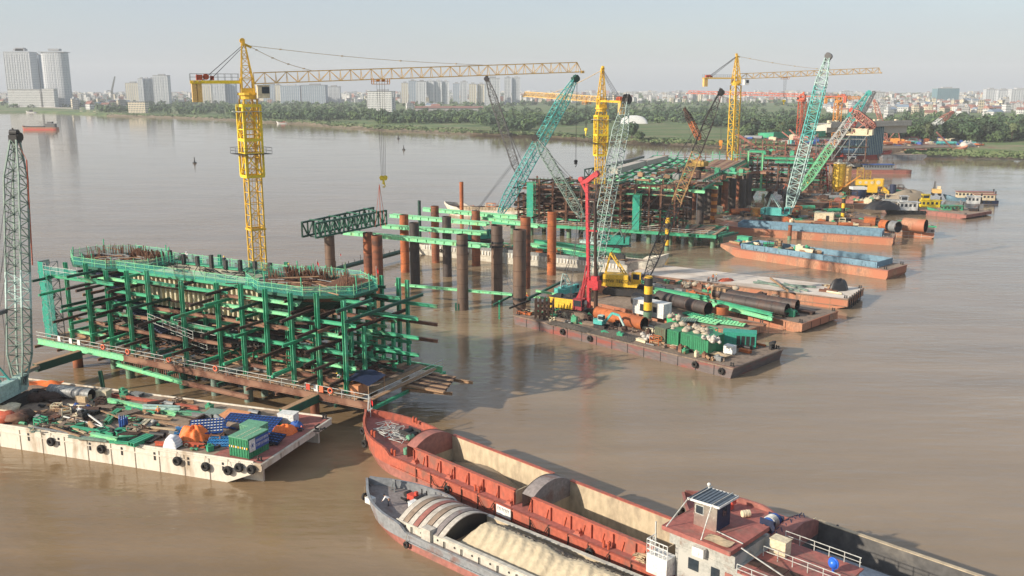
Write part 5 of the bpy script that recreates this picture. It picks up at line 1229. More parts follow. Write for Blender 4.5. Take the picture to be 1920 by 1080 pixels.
for k,(a,b_,w_,mt) in enumerate((((160,768),(300,784),.5,'wood'),((175,762),(315,781),.3,'wood_pale'),((205,758),(370,764),.25,'rust_dark'),((188,745),(165,765),.35,'wood_pale'),((215,775),(322,786),.55,'wood'),((250,780),(315,796),.4,'deck_mud'),((110,790),(160,812),.35,'wood_pale'),((70,770),(130,777),.3,'rust_dark'),((60,800),(130,812),.3,'grey_steel'),((95,800),(150,818),.25,'wood'),((118,758),(160,778),.22,'black'),((240,790),(190,770),.22,'wood'),((300,790),(345,800),.5,'wood'),((330,778),(392,792),.3,'rust_dark'),((275,800),(330,806),.4,'wood_pale'))):
    plank('%s plank on the white barge, %s of the loose planks from the back'%({'wood':'brown','wood_pale':'pale','rust_dark':'dark rusty','deck_mud':'muddy','grey_steel':'grey','black':'black'}[mt],ORD[k]),a,b_,w_,.1,mt,zz=.04*k,group='loose planks on the white barge')
for k in range(7):
    t=thing('gas_cylinder','blue gas cylinder standing on the white barge, %s of the cluster from the left'%ORD[k],'gas cylinder',at(226+k%4*4.2,800+(k//4)*4+k%2*2,ZD),0,'blue gas cylinders on the white barge'); m=MB(); m.tube((0,0,0),(0,0,1.3),.13,10); m.tube((0,0,1.3),(0,0,1.45),.13,10,.05); m.build('bottle','blue',t); m=MB(); m.tube((0,0,1.45),(0,0,1.6),.05,6); m.build('valve','grey_steel',t)
plank('long white tube crossing the deck near the cylinders',(105,777),(205,803),.14,.14,'white',name='tube',cat='tube',zz=.35)
plank('second white tube crossing the first one at an angle',(147,764),(192,797),.14,.14,'white',name='tube',cat='tube',zz=.6)
hb('bright green beam along the near edge of the white barge',(135,802),(212,815),.5,.5,'green')
hb('pale green beam tip lying over the bright green one',(170,814),(219,824),.5,.4,'green_light',zz=.25)
hb('thin green beam piece beside the dark plates',(205,828),(262,832),.3,.3,'green')
hb('short grey green beam near the left of the bright green beam',(128,818),(200,826),.35,.3,'grey_green')
m=MB(); m.grid(-2.2,2.2,6,-1.1,1.1,4,lambda x,y:.16+.06*math.sin(x*2)+.05*y); m.grid(-1.6,2.4,6,-1.0,.8,4,lambda x,y:.3+.06*math.sin(x*2+1)+.05*y); solo('steel_plate',m,'dark_steel','dark steel plates stacked near the side of the white barge','steel plate',at(262,822,ZD),-.3)
m=MB(); m.b2(-1.1,1.1,-.6,.6,0,.25); solo('steel_plate',m,'grey_steel','grey slab behind the small green tub','slab',at(276,798,ZD),-.2)
m=MB(); m.tube((0,0,0),(0,0,.55),.4,12,.46); solo('tub',m,'teal_green','small green tub right of the blue cylinders','tub',at(258,803,ZD))
bag_heap('white rag bundle on the white barge',at(285,795,ZD),4,(.9,.5),.28,'bag_white',0,3)
bag_heap('yellow sack by the white tubes',at(120,778,ZD),2,(.4,.3),.35,'yellow',0,4)
bag_heap('blue bag at the back of the white barge',at(152,766,ZD),4,(1.2,.5),.32,'blue',0,5)
# tarps
def tarp_heap(label,c,r,mat,seed,rz=0,fold=9):
    rd=random.Random(seed); m=MB()
    def fn(u,v):
        th=u*2*math.pi; rr=v; f=1+.08*math.sin(th*fold+seed)+.05*math.sin(th*5); return (r[0]*rr*f*math.cos(th),r[1]*rr*f*math.sin(th),r[2]*max(0,(1-rr**3.2)*(1+.16*math.sin(th*2+seed)*rr+.10*math.sin(th*fold)*rr+.12*math.sin(rr*9+th*3))))
    m.grid(0,1,40,.001,1,8,fn); return solo('tarp',m,mat,label,'tarp',c,rz)
tarp_heap('bright orange tarp draped over a heap on the white barge',at(364,826,ZD),(1.9,1.5,1.7),'tarp_orange',1)
tarp_heap('orange tarp crumpled behind the green site box',at(533,812,ZD),(1.5,1.1,1.0),'tarp_orange',2,.4,5)
tarp_heap('dark blue tarp heap at the back right of the white barge',at(556,802,ZD),(.9,.8,.8),'blue',3,0,4)
m=MB(); m.grid(-.9,.9,14,-.6,.6,8,lambda x,y:max(0.05,1.55*(1-(abs(x)/.95)**3))*(1-.3*abs(y))+.03*math.sin(x*20)); m.grid(-.9,.9,14,0,1,6,lambda x,y:(x,-.6-.15*y,max(.05,1.55*(1-(abs(x)/.95)**3))*.82*(1-y)+.03*math.sin(x*20)*(1-y)))
solo('tarp',m,'tarp_stripe','white and grey striped tarp hanging over a box next to the orange tarp','tarp',at(325,838,ZD),-.3)
# blue form panels
def form_panel(label,px,py,L,W,rz,mat,dot,tilt=.12,z=ZD,lift=.3,nx=10,ny=5):
    t=thing('form_panel',label,'formwork panel',at(px,py,z+lift),rz); m=MB(); f=lambda x,y:tilt*y
    m.grid(-L/2,L/2,2,-W/2,W/2,2,lambda x,y:tilt*y+.0,0,False); m.grid(-L/2,L/2,2,-W/2,W/2,2,lambda x,y:tilt*y-.12,0,False); 
    for y in np.linspace(-W/2,W/2,ny+1): m.beam((-L/2,y,tilt*y+.05),(L/2,y,tilt*y+.05),.07,.12)
    for x in np.linspace(-L/2,L/2,nx+1): m.beam((x,-W/2,-tilt*W/2+.06),(x,W/2,tilt*W/2+.06),.07,.12)
    m.build('panel_frame',mat,t)
    if dot:
        m=MB()
        for i in range(nx):
            for j in range(ny): x=-L/2+L*(i+.5)/nx; y=-W/2+W*(j+.5)/ny; m.box((x,y,tilt*y+.14),(L/nx*.62,W/ny*.5,.04))
        m.build('holes',dot,t)
    return t
form_panel('blue formwork grid panel with white cells leaning on the orange tarp',388,800,3.6,2.4,.25,'blue','white',.35,lift=1.3)
form_panel('sky blue formwork panel left of the white celled one',352,806,2.8,1.8,.2,'blue_sky','blue_sky',.1,lift=.35,nx=6)
form_panel('large dark blue formwork mat behind the green site box',470,792,7.0,2.8,-.25,'blue','blue_dark',.25,lift=.6,nx=16,ny=6)
form_panel('small dark blue formwork panel right of the green site box',515,822,2.0,1.7,-.4,'blue_dark','blue',.3,lift=.5,nx=4,ny=4)
form_panel('sky blue slatted panel in front of the orange tarp',412,828,2.6,1.9,.1,'blue_sky','blue_sky',.2,lift=.3,nx=8,ny=3)
m=MB(); m.grid(-1.9,1.9,4,-1.2,1.2,4,lambda x,y:.75+.16*y+.05*x); m.grid(-1.9,1.9,4,-1.2,1.2,4,lambda x,y:.68+.16*y+.05*x); solo('plywood_sheet',m,'ply','orange brown plywood sheet resting on blue forms','plywood',at(438,788,ZD),-.5)
m=MB(); m.grid(-1.2,1.2,4,-.8,.8,4,lambda x,y:.6+.1*y); m.grid(-1.2,1.2,4,-.8,.8,4,lambda x,y:.53+.1*y); solo('plywood_sheet',m,'grey_green','grey sheet behind the plywood on the white barge','plywood',at(404,780,ZD),-.3)
# site box with sign
c=at(463,858,ZD); sb=container('green site box with pale green roof and a blue and white sign on its end',at(468,848,ZD),3.4,2.6,2.3,WB.rotation_euler.z+math.pi/2-.1,'container_green',door=False,roof='container_light',name='site_box',cat='site box')
m=MB()
for k in range(9): m.box((-1.79,-1.2+k*.3,1.25),(.03,.16,.22),0,k%2)
m.build('hazard_stripe',['yellow','white'],sb)
m=MB(); m.b2(-1.6,1.7,-1.40,-1.36,.75,2.15); m.build('sign_panel','blue',sb); sp_=sb.children[-1]
m=MB(); m.b2(-1.6,-.6,-1.415,-1.402,.75,2.15); m.build('sign_field','white',sp_)
m=MB(); rd=random.Random(2)
for row,zc in ((0,1.72),(1,1.2)):
    x=-.4
    while x<1.55:
        w_=rd.choice((.1,.14,.17)); m.b2(x,x+.04,-1.418,-1.402,zc-.16,zc+.16); m.b2(x,x+w_,-1.42,-1.404,zc+.1,zc+.16); m.b2(x,x+w_*.8,-1.42,-1.404,zc-.05,zc+.0); x+=w_+.1
m.build('sign_lettering','white',sp_)
m=MB(); 
for k in range(6): an=k*math.pi/3; m.beam((-1.1,-1.42,1.45),(-1.1+.3*math.cos(an),-1.42,1.45+.3*math.sin(an)),.1,.02)
m.build('sign_emblem','blue',sp_)
m=MB()
for y in (-.5,.3): 
    for k in range(13): m.box((-1.5+k*.25,y,2.38),(.1,.1,.02))
m.build('roof_rivets','cream',sb)
sb2=container('grey green second box joined behind the green site box',at(478,828,ZD),2.6,1.7,2.2,WB.rotation_euler.z-.05,'container_light',door=False,name='site_box',cat='site box')
t=crate('white machine housing with rounded frame at the back corner of the white barge',541,793,2.1,1.4,1.3,-.25,'white',lid=True,name='machine_housing',cat='machine')
# scrap between
rd=random.Random(12)
for k in range(26):
    px=rd.uniform(300,600) if k<16 else rd.uniform(60,230); py=(rd.uniform(838,858)-(600-px)*.0 if px<420 else rd.uniform(812,835)) if k<16 else rd.uniform(790,812)
    if k<16: py=797+ (px/490)*73 - rd.uniform(8,24) if px<420 else py
    if px>500: py=rd.uniform(800,812)
    p=at(px,py,ZD); m=MB(); mt=rd.choice(['rust_dark','green_rusty','crane_red','grey_green','black','dark_steel','cream'])
    for q in range(7): a=Vector((rd.uniform(-.8,.8),rd.uniform(-.5,.5),rd.uniform(.05,.3))); bb=a+Vector((rd.uniform(-.9,.9),rd.uniform(-.5,.5),rd.uniform(-.05,.35))); m.beam(a,bb,rd.uniform(.06,.2))
    solo('scrap_bundle',m,mt,'tangled %s scrap on the white barge, %s bundle in the clutter'%({'rust_dark':'dark rusty','green_rusty':'green','crane_red':'red','grey_green':'grey green','black':'black','dark_steel':'dark steel','cream':'cream'}[mt],ORD[k]),'scrap',p,0,'scrap bundles on the white barge')
person('person in white shirt and pale helmet bending over the tubes on the white barge',at(155,782,ZD),1.2,'bend','cloth_white','cloth_dark','cream')

# ================================================================= river ships
def hw_ship(x,L,bl,W,stern=3.0):
    if x<0: f=(x+bl)/bl; return W/2*max(.05,1-(1-f)**2.9)
    if x>L-stern: f=(L-x)/stern; return W/2*(.72+.28*math.sqrt(max(0,f)))
    return W/2
def ship(name,label,o,ang,L,W,bl,zm,zb,hull,deck,rail,holds,zc,hin,hout,floor,cat='cargo ship',bulwark=.75,bow_full=1.0,low=None,wall_in=1.0,floorz=.35):
    t=thing(name,label,cat,(o[0],o[1],0),ang); cy=W/2
    xs=list(np.linspace(-bl,0,13))+list(np.linspace(0,L-3,10)[1:])+list(np.linspace(L-3,L,5)[1:])
    zd=lambda x: zm+(zb-zm)*max(0,-x/bl)**1.8
    m=MB(); rings=[]
    for x in xs:
        h=hw_ship(x,L,bl,W); hwl=hw_ship(min(x+ (bl*.32*max(0,-x/bl)),x) if x>=0 else x-bl*.0,L,bl,W)*.97; z=zd(x); sh=max(0,-x/bl)
        wx=x+sh**2*bl*.28; hwl=h*(1-.35*sh)
        rings.append([(x,cy-h,z+ (bulwark*min(1,max(0,-x/1.0)) if bulwark else 0)),(x,cy-h,z),(x+(wx-x)*.5,cy-h*.99,z*.5),(wx,cy-hwl,.0),(wx+.2*sh,cy-hwl*.9,-.7),(wx+.2*sh,cy+hwl*.9,-.7),(wx,cy+hwl,.0),(x+(wx-x)*.5,cy+h*.99,z*.5),(x,cy+h,z),(x,cy+h,z+(bulwark*min(1,max(0,-x/1.0)) if bulwark else 0))])
    n=10; vs=[p for r in rings for p in r]; fs=[];mi=[]
    for i in range(len(rings)-1):
        for k in range(n-1): m.add([rings[i][k],rings[i+1][k],rings[i+1][k+1],rings[i][k+1]],[(0,1,2,3)],1 if (low and k in (2,3,5,6)) else 0,False)
    m.add(rings[-1],[tuple(range(n))]); m.add(rings[0],[tuple(range(n-1,-1,-1))]); m.build('hull',[hull,low or hull],t)
    # inner bulwark skin and cap
    m=MB()
    for i in range(len(rings)-1):
        if xs[i+1]>0.01: break
        for s in (0,9):
            a=Vector(rings[i][s]);b=Vector(rings[i+1][s]); ia=a+Vector((.1,(.16 if s==0 else -.16),0)); ib=b+Vector((.1,(.16 if s==0 else -.16),0))
            m.beam(a+Vector((0,0,.03)),b+Vector((0,0,.03)),.26,.12); dz=Vector((0,0,-bulwark)); m.add([ia,ib,ib+dz*.99,ia+dz*.99],[(0,1,2,3)] if s==0 else [(3,2,1,0)])
    for y,s in ((0,-1),(W,1)): m.beam((0,y,zm+.02),(L-3,y,zm+.02),.24,.16); m.beam((0,y+s*.05,zm*.52),(L-2,y+s*.05,zm*.52),.1,.12)
    m.build('gunwale',rail,t)
    # decks
    m=MB()
    def dk(xa,xb):
        X=[x for x in xs if xa<x<xb]; X=[xa]+X+[xb]
        for p,q in zip(X[:-1],X[1:]):
            hp=hw_ship(p,L,bl,W)-.1; hq=hw_ship(q,L,bl,W)-.1; m.add([(p,cy-hp,zd(p)+.02),(q,cy-hq,zd(q)+.02),(q,cy+hq,zd(q)+.02),(p,cy+hp,zd(p)+.02)],[(0,1,2,3)])
    x=-bl+.2
    for h0,h1,ins in holds: dk(x,h0); x=h1
    dk(x,L-.1)
    for h0,h1,ins in holds:
        for ya,yb in ((.1,ins),(W-ins,W-.1)): m.grid(h0,h1,12,ya,yb,1,lambda x,y:zm+.02)
    m.build('deck',deck,t)
    for hi,(h0,h1,ins) in enumerate(holds):
        m=MB(); T=.12
        m.b2(h0,h1,ins-T,ins,zm-.1,zc); m.b2(h0,h1,W-ins,W-ins+T,zm-.1,zc); 
        k=int((h1-h0)/2.2)
        for i in range(k+1): x=h0+(h1-h0)*i/k; m.box((x,ins-T-.1,zm+(zc-zm)*.45),(.08,.2,(zc-zm)*.9)); 
        m.b2(h0,h1,ins-T-.16,ins+.16,zc,zc+.07); m.b2(h0,h1,W-ins-.16,W-ins+T+.16,zc,zc+.07); m.build('coaming',hout,t)
        m=MB(); m.b2(h0,h1,ins+.002,ins+.12,floorz-.2,zc-.01); m.b2(h0,h1,W-ins-.12,W-ins-.002,floorz-.2,zc-.01); m.b2(h0-.1,h0,ins,W-ins,floorz-.2,zc-.02); m.b2(h1,h1+.1,ins,W-ins,floorz-.2,zc-.02); m.build('hold_wall',hin,t)
        m=MB(); rd=random.Random(hi+3); m.grid(h0+.01,h1-.01,24,ins+.12,W-ins-.12,8,lambda x,y:floorz+.15*rd.random()); m.build('hold_floor',floor,t)
        # arch cover in front of the hold
        m=MB(); 
        def arch(x,y,dz=0): return zc+.05+dz+.95*max(0,1-((y-cy)/(W/2-ins))**2)
        m.grid(h0-1.5,h0+.05,3,ins,W-ins,14,lambda x,y:arch(x,y)*(1 if x>h0-.9 else .985)); m.grid(h0-1.5,h0+.05,3,ins,W-ins,14,lambda x,y:arch(x,y,-.1)); m.add([(h0+.04,ins+(W-2*ins)*i/14,arch(0,ins+(W-2*ins)*i/14)) for i in range(15)]+[(h0+.04,ins+(W-2*ins)*i/14,zm-.1) for i in range(15)],[(i,i+15,i+16,i+1) for i in range(14)]); m.add([(h0-1.48,ins+(W-2*ins)*i/14,arch(0,ins+(W-2*ins)*i/14)) for i in range(15)]+[(h0-1.48,ins+(W-2*ins)*i/14,zm-.1) for i in range(15)],[(i+1,i+16,i+15,i) for i in range(14)])
        m.build('hatch_arch','deck_grey' if hi else 'hull_pink',t)
    t['_L']=L;t['_W']=W;t['_H']=zm
    return t
g0=at(732,856,2.2); g1=at(1120,1027,2.2); AG=math.atan2(g1.y-g0.y,g1.x-g0.x)
SA=ship('cargo_ship','long faded red river cargo ship with two empty sandy holds',g0,AG,52,8.0,9.6,2.2,3.6,'hull_red','deck_red','hull_red',[(3,18.6,1.2),(21,36.2,1.2)],3.7,'hold_sand','hull_red','hold_sand',low='hull_pink')
SL=lambda x,y,z: loc2w(SA,(x,y,z))
# sand left in the first hold
m=MB(); rd=random.Random(3); m.grid(3.1,18.5,30,1.35,6.6,12,lambda x,y:.45+1.3*math.exp(-((x-9)/4.5)**2-((y-6)/2.2)**2)+.06*rd.random()); solo('sand_heap',m,'sand_wet','grey brown sand left over in the first hold of the red ship','sand',SL(0,0,0),AG)
# vents, bitts along the side deck
for k,x in enumerate((3.4,9.2,18.2,27.2,34.0)):
    m=MB(); m.add([(-.45,-.3,0),(.45,-.3,0),(.45,.3,0),(-.45,.3,0),(0,.3,.55),(-.2,.1,.5)],[(0,1,4),(0,4,3),(1,2,4),(2,3,4)]); m.box((0,0,.2),(.5,.4,.35)); m.build('deck_vent','hull_red',SA).location=(x,.75,2.22)
for k in range(14):
    x=4.5+k*2.3; m=MB(); m.beam((x,1.02,2.25),(x+.25,1.02,3.2),.08); m.build('coaming_bracket','crane_red',SA)
for x in (-4.5,-.3,13.5,30.5):
    for y in (.45,7.5):
        if x<0: y=4+(y-4)*hw_ship(x,52,9.6,8)/4
        m=MB(); m.tube((x,y,2.2+ (1.0 if x<-3 else 0)),(x,y,2.9+(1.0 if x<-3 else 0)),.13,8); m.tube((x+.55,y,2.2+(1.0 if x<-3 else 0)),(x+.55,y,2.9+(1.0 if x<-3 else 0)),.13,8); m.build('bitts','crane_red',SA)
# bow gear
t=thing('anchor_winch','black and green anchor winch on the bow of the red ship','winch',SL(-2.6,5.0,2.35),AG)
m=MB(); m.tube((-.5,-.7,.55),(-.5,.7,.55),.42,12); m.tube((.5,-.5,.5),(.5,.4,.5),.36,12); m.build('drum','black',t); m=MB(); m.b2(-1.1,1.1,-.8,-.68,0,1); m.b2(-1.1,1.1,.68,.8,0,1); m.build('winch_frame','dark_steel',t); m=MB(); m.tube((.9,-1.1,.5),(.9,-.3,.5),.33,12); m.build('motor','container_light',t)
m=MB()
for k in range(16): 
    x0=-7+k*.25; pts=[(x0+RX.uniform(0,1.2)*j*.6,4+RX.uniform(-2,2)*min(1,(x0+9.6)/4),2.62+.9*max(0,-(x0+j*.5)/9.6)**1.8*1.6+RX.uniform(0,.1)) for j in range(6)]; m.path([Vector(p) for p in pts],.045,4)
solo('rope_tangle',m,'rail_white','tangled pale mooring ropes on the bow deck of the red ship','rope',SL(0,0,0),AG)
drum('white barrel lying beside the bow winch of the red ship',SL(.0,6.0,2.25),.3,.9,'white',True,AG+.3)
drum('dark roller lying at the arch of the first hold',SL(1.3,6.3,2.25),.22,1.6,'black',True,AG+.9)
drum('small pale green can near the near side of the arch',SL(.8,1.6,2.25),.28,.7,'container_light')
m=MB(); m.box((0,0,.25),(1.4,.5,.5)); m.box((.2,.3,.55),(.6,.5,.3)); solo('deck_locker',m,'white','white deck locker in front of the hatch arch of the red ship','locker',SL(.3,4.4,2.25),AG+.9)
flag('red flag on a pole at the bow of the red ship',SL(-8.9,4.0,3.6),2.6,.9,pole=.05)
m=MB(); m.beam((0,0,.3),(-1.1,1.0,1.9),.12); m.beam((0,0,.3),(.3,.5,.7),.12); solo('bow_davit',m,'rail_white','small white davit leaning over the bow of the red ship','davit',SL(-9.3,3.9,3.9),AG)
# bow side tyres, hull tyres
for k,(x,y,z) in enumerate(((-8.2,0,2.4),(-5.6,0,2.0))):
    y=4-hw_ship(x,52,9.6,8)-.32+.35
    y=4-hw_ship(x,52,9.6,8)-.28 
    tyre(SA,x,z,('black tyre fender at the very bow of the red ship','second black tyre fender behind the bow of the red ship')[k],'tyre fenders of the red ship',y=y,r=.5,rope_z=z+1.2)
tyre(SA,9.9,1.5,'black tyre fender amidships of the red ship','tyre fenders of the red ship',r=.42)
tyre(SA,29.4,1.6,'black tyre fender near the wheelhouse of the red ship','tyre fenders of the red ship',r=.42)
# hanging ropes and stanchions on the near side
m=MB()
for k in range(13):
    x=4.6+2.45*k; m.beam((x,-.08,2.35),(x,-.1,.6),.09); 
    if k%3==1: m.path([(x,-.15,2.2),(x+.7,-.2,1.4),(x+1.3,-.2,1.2),(x+2.0,-.18,1.5),(x+2.4,-.15,2.2)],.05,4)
m.build('side_stanchion','rust_dark',SA)
m=MB(); m.b2(17.2,19.2,-.14,-.1,1.15,2.25); m.build('name_board','white',SA); nb=SA.children[-1]
m=MB()
for k in range(8): x=17.4+k*.21; m.b2(x,x+.05,-.155,-.142,1.75,2.05); m.b2(x,x+.13,-.155,-.142,2.0,2.05)
m.build('board_lettering','dark_steel',nb)
m=MB(); m.b2(12.0+.0,14.8,-.01,-.055,1.3,2.0); 
# wheelhouse block
wh=thing('ship_house','',None,(0,0,0)); bpy.data.objects.remove(wh)
m=MB(); m.prism([(37.8,1.0),(38.4,.6),(51,.6),(51,7.4),(37.2,7.4)],2.2,5.2); m.b2(37.4,43.7,.65,6.1,5.2,6.2); m.build('deckhouse_wall','house_grey',SA)
m=MB(); m.b2(37.2,43.7,-.2,5.9,6.75,6.95); m.b2(37.2,43.7,-.24,-.19,6.6,6.98); m.b2(43.66,43.75,-.2,5.9,6.6,6.98); m.b2(37.14,37.22,-.2,5.9,6.6,6.98); m.build('wheelhouse_roof','deck_red',SA)
m=MB(); m.b2(37.6,43.0,.9,5.6,6.2,6.75); m.build('wheelhouse_wall','house_grey',SA)
m=MB(); m.b2(44.1,51.2,.2,7.7,5.2,5.32); m.build('aft_roof','deck_red',SA)
m=MB()
for i in range(8): m.b2(44.2+i*1.0,45.1+i*1.0,1.8,3.2,5.34,5.38)
m.build('roof_planks','rust_dark',SA)
m=MB()
for (x0,x1,z0,z1) in ((39.4,40.4,3.6,4.6),(41.6,42.4,3.6,4.6),(44.2,45.0,3.6,4.5),(46.8,47.6,3.6,4.5),(49.2,50.0,3.6,4.5)): m.b2(x0,x1,.55,.592,z0,z1)
m.build('porthole_window','glass',SA)
m=MB(); m.b2(42.9,43.6,.54,.59,2.4,4.6); m.build('door','hull_pink',SA)
m=MB(); m.b2(40.0,41.1,.1,.6,5.2,6.0); m.tube((40.4,.05,5.6),(40.4,.12,5.6),.3,14); m.build('air_conditioner','white',SA)
m=MB()   # balcony at the forward corner
m.b2(35.8,37.9,-.35,1.0,2.25,4.0); m.build('balcony_box','white',SA)
m=MB()
for zz in (4.4,4.9,5.3): m.tube((35.8,-.33,zz),(37.9,-.33,zz),.045,5); m.tube((35.8,-.33,zz),(35.8,1.0,zz),.045,5)
for i in range(6): m.tube((35.8+i*.42,-.33,4.0),(35.8+i*.42,-.33,5.3),.04,5)
for i in range(4): m.tube((35.8,-.33+i*.44,4.0),(35.8,-.33+i*.44,5.3),.04,5)
m.build('balcony_rail','white',SA)
m=MB(); 
for y in (-.2,3.9,7.6):
    m.tube((44.4,y,6.2),(51,y,6.2),.035,5); m.tube((44.4,y,5.8),(51,y,5.8),.03,5)
    for i in range(6): m.tube((44.4+1.3*i,y,5.32),(44.4+1.3*i,y,6.2),.04,5)
m.build('roof_rail','rail_white',SA)
m=MB(); m.beam((36.4,-.0,6.98),(36.6,-.2,2.3),.1); m.beam((44,1.0,6.98),(50,1.0,5.4),.08); m.build('support_pole','rail_white',SA)
# upper pilot cabin
m=MB(); m.b2(38.9,41.1,1.9,4.0,6.95,9.15); m.build('pilot_cabin','metal_shiny',SA); pc=SA.children[-1]
m=MB(); m.b2(41.1,41.13,1.95,3.95,7.0,9.1); m.build('cabin_side','blue_dark',pc)
m=MB(); m.b2(39.1,39.8,1.86,1.898,8.1,8.8); m.b2(41.13,41.16,2.7,3.3,8.1,8.8); m.build('cabin_window','glass',pc)
m=MB(); m.b2(39.05,39.85,1.84,1.872,8.04,8.1); m.b2(39.05,39.85,1.84,1.872,8.8,8.86); m.b2(39.05,39.1,1.84,1.872,8.1,8.8); m.b2(39.8,39.85,1.84,1.872,8.1,8.8); m.build('window_frame','rail_white',pc)
m=MB(); m.add([(38.5,1.5,9.2),(41.5,1.5,9.35),(41.5,4.4,9.35),(38.5,4.4,9.2),(38.5,1.5,9.35),(41.5,1.5,9.5),(41.5,4.4,9.5),(38.5,4.4,9.35)],[(0,3,2,1),(4,5,6,7),(0,1,5,4),(1,2,6,5),(2,3,7,6),(3,0,4,7)])
for i in range(9): m.beam((38.6+i*.355,1.52,9.39+i*.018),(38.6+i*.355,4.38,9.39+i*.018),.06,.05)
m.build('cabin_roof','roof_metal',SA)
m=MB(); m.beam((38.48,1.46,9.28),(41.54,1.46,9.43),.07,.18); m.beam((41.54,1.46,9.43),(41.54,4.44,9.43),.07,.18); m.beam((38.48,4.44,9.28),(41.54,4.44,9.43),.07,.18); m.build('roof_trim','white',SA)
m=MB()
for a,b_ in (((38.7,1.3,9.45),(37.6,-.2,7.0)),((40.9,1.3,9.45),(41.0,-.2,7.0)),((41,2,7.05),(43.8,1.6,7.05)),((38.9,1.5,9.46),(38.9,4.6,9.46)),((40.9,1.5,9.52),(40.9,4.6,9.52))): m.tube(a,b_,.05,4)
m.build('tie_down_strap','rail_white',SA)
m=MB(); m.tube((38.8,4.2,9.3),(38.8,4.2,9.7),.05,6); m.blob((38.8,4.2,9.75),.17,1,.02); m.build('horn_lamp','white',SA)
m=MB(); m.grid(-1.1,1.1,6,-.6,.6,5,lambda x,y:.12+.1*math.sin(x*4)*math.cos(y*3)); solo('cloth_heap',m,'wood_pale','beige cloth spread on the red wheelhouse roof','cloth',SL(42.2,.6,7.0),AG)
m=MB(); m.b2(-.7,.7,-.5,.5,0,1.25); m.b2(-.75,.75,-.55,.55,1.25,1.33); o=solo('water_tank',m,'cream','cream plastic covered box on the aft roof of the red ship','tank',SL(45.2,5.2,5.36),AG)
m=MB(); m.blob((0,0,.75),(.42,.42,.42),1,.0,14,10); m.tube((0,0,0),(0,0,.4),.1,8); m.torus((0,0,.75),(.2,1,0),.44,.06,20,6); solo('blue_buoy_lamp',m,'blue_bright','bright blue globe on a stand on the aft roof of the red ship','globe',SL(49.7,5.4,5.36),AG)
m=MB()
for i in range(14): m.path([Vector((RX.uniform(-.7,.7),RX.uniform(-.5,.5),.1+.05*i)) for _ in range(5)],.05,4)
solo('rope_coil',m,'wood_pale','heap of tan rope beside the balcony of the red ship','rope',SL(34.6,-.1+.7,2.3),AG)
m=MB()
for k in range(10): m.path([Vector((RX.uniform(-.8,.9),RX.uniform(-.3,.3),RX.uniform(.1,1.0))) for _ in range(4)],.06,4)
solo('rope_coil',m,'rope','brown ropes hanging at the end of the second hold','rope',SL(36.6,.7,2.3),AG)

# sand ship
s0=at(761,997,1.7); AS=math.atan2(at(936,1077,1.7).y-s0.y,at(936,1077,1.7).x-s0.x)
SB=ship('sand_carrier','low grey and red sand carrier piled with pale sand, nearest ship at the bottom',s0,AS,34,7.4,9.8,1.55,2.4,'hull_blue_grey','deck_grey','hull_blue_grey',[(4.4,31,.75)],2.35,'hold_sand','concrete_pale','sand',low='hull_pink',bulwark=.7,floorz=.9)
SP=lambda x,y,z: loc2w(SB,(x,y,z))
m=MB()   # arched planked hatch cover
def ha(x,y): return 2.3+1.15*max(0,1-((y-3.7)/3.25)**2)
k=9
for i in range(k):
    x0=-1.6+i*.68; mi=2 if i in (3,) else (0,1,0,3)[i%4]
    m.grid(x0+.04,x0+.62,1,.5,6.9,14,lambda x,y:ha(x,y)+.04*(i%2),mi); m.add([(x0+.62,.5+6.4*j/14,ha(0,.5+6.4*j/14)+.04*(i%2)) for j in range(15)]+[(x0+.62,.5+6.4*j/14,ha(0,.5+6.4*j/14)-.1) for j in range(15)],[(j,j+15,j+16,j+1) for j in range(14)],mi)
m.grid(-1.6,4.5,2,.5,6.9,14,lambda x,y:ha(x,y)-.06,1)
m.add([(4.45,.5+6.4*j/14,ha(0,.5+6.4*j/14)) for j in range(15)]+[(4.45,.5+6.4*j/14,1.5) for j in range(15)],[(j,j+15,j+16,j+1) for j in range(14)],4)
m.add([(-1.6,.5+6.4*j/14,ha(0,.5+6.4*j/14)) for j in range(15)]+[(-1.6,.5+6.4*j/14,1.5) for j in range(15)],[(j+1,j+16,j+15,j) for j in range(14)],0)
m.build('hatch_cover',['concrete','deck_dust','hull_pink','deck_grey','black'],SB)
m=MB(); m.b2(-1.8,30,.42,.56,1.56,2.34); m.b2(-1.8,4.4,6.85,6.98,1.56,2.34); m.build('side_coaming','concrete_pale',SB)
m=MB(); m.b2(2.0,3.2,.1,.9,1.56,2.8); m.build('side_locker','concrete',SB)
m=MB()
for i in range(11): m.tube((-.5+i*2.2,.36,2.0),(-.5+i*2.2,.42,2.0),.1,8); m.beam((.4+i*2.2,.3,1.6),(.4+i*2.2,.3,2.2),.08)
m.build('coaming_bracket','dark_steel',SB)
m=MB(); rd=random.Random(14)
def sandz(x,y):
    yy=(y-3.9)/2.95; prof=max(0,1-abs(yy)**1.7); fr=min(1,max(0,(x-4.9)/1.9))**.6; b_=1.3+2.1*prof*fr*(1-.18*math.exp(-((x-16)/1.2)**2))
    b_+= .10*math.sin(x*2.6+y*.9)*(.5 if yy<0 else .2)*fr+ (.07*rd.uniform(-1,1) if yy>.1 else .03*rd.uniform(-1,1))+.07*math.sin(x*6+math.sin(y*2))*(1 if yy<-.1 else 0)*fr
    return b_
m.grid(4.6,31,210,.9,4.3,28,sandz); m.grid(4.6,31,160,4.3,6.7,16,lambda x,y:sandz(x,y)+.12*rd.uniform(-1,1)*(y>4.35),1); solo('sand_heap',m,['sand','sand_wet'],'long ridge of pale yellow sand filling the sand carrier','sand',SP(0,0,0),AS)
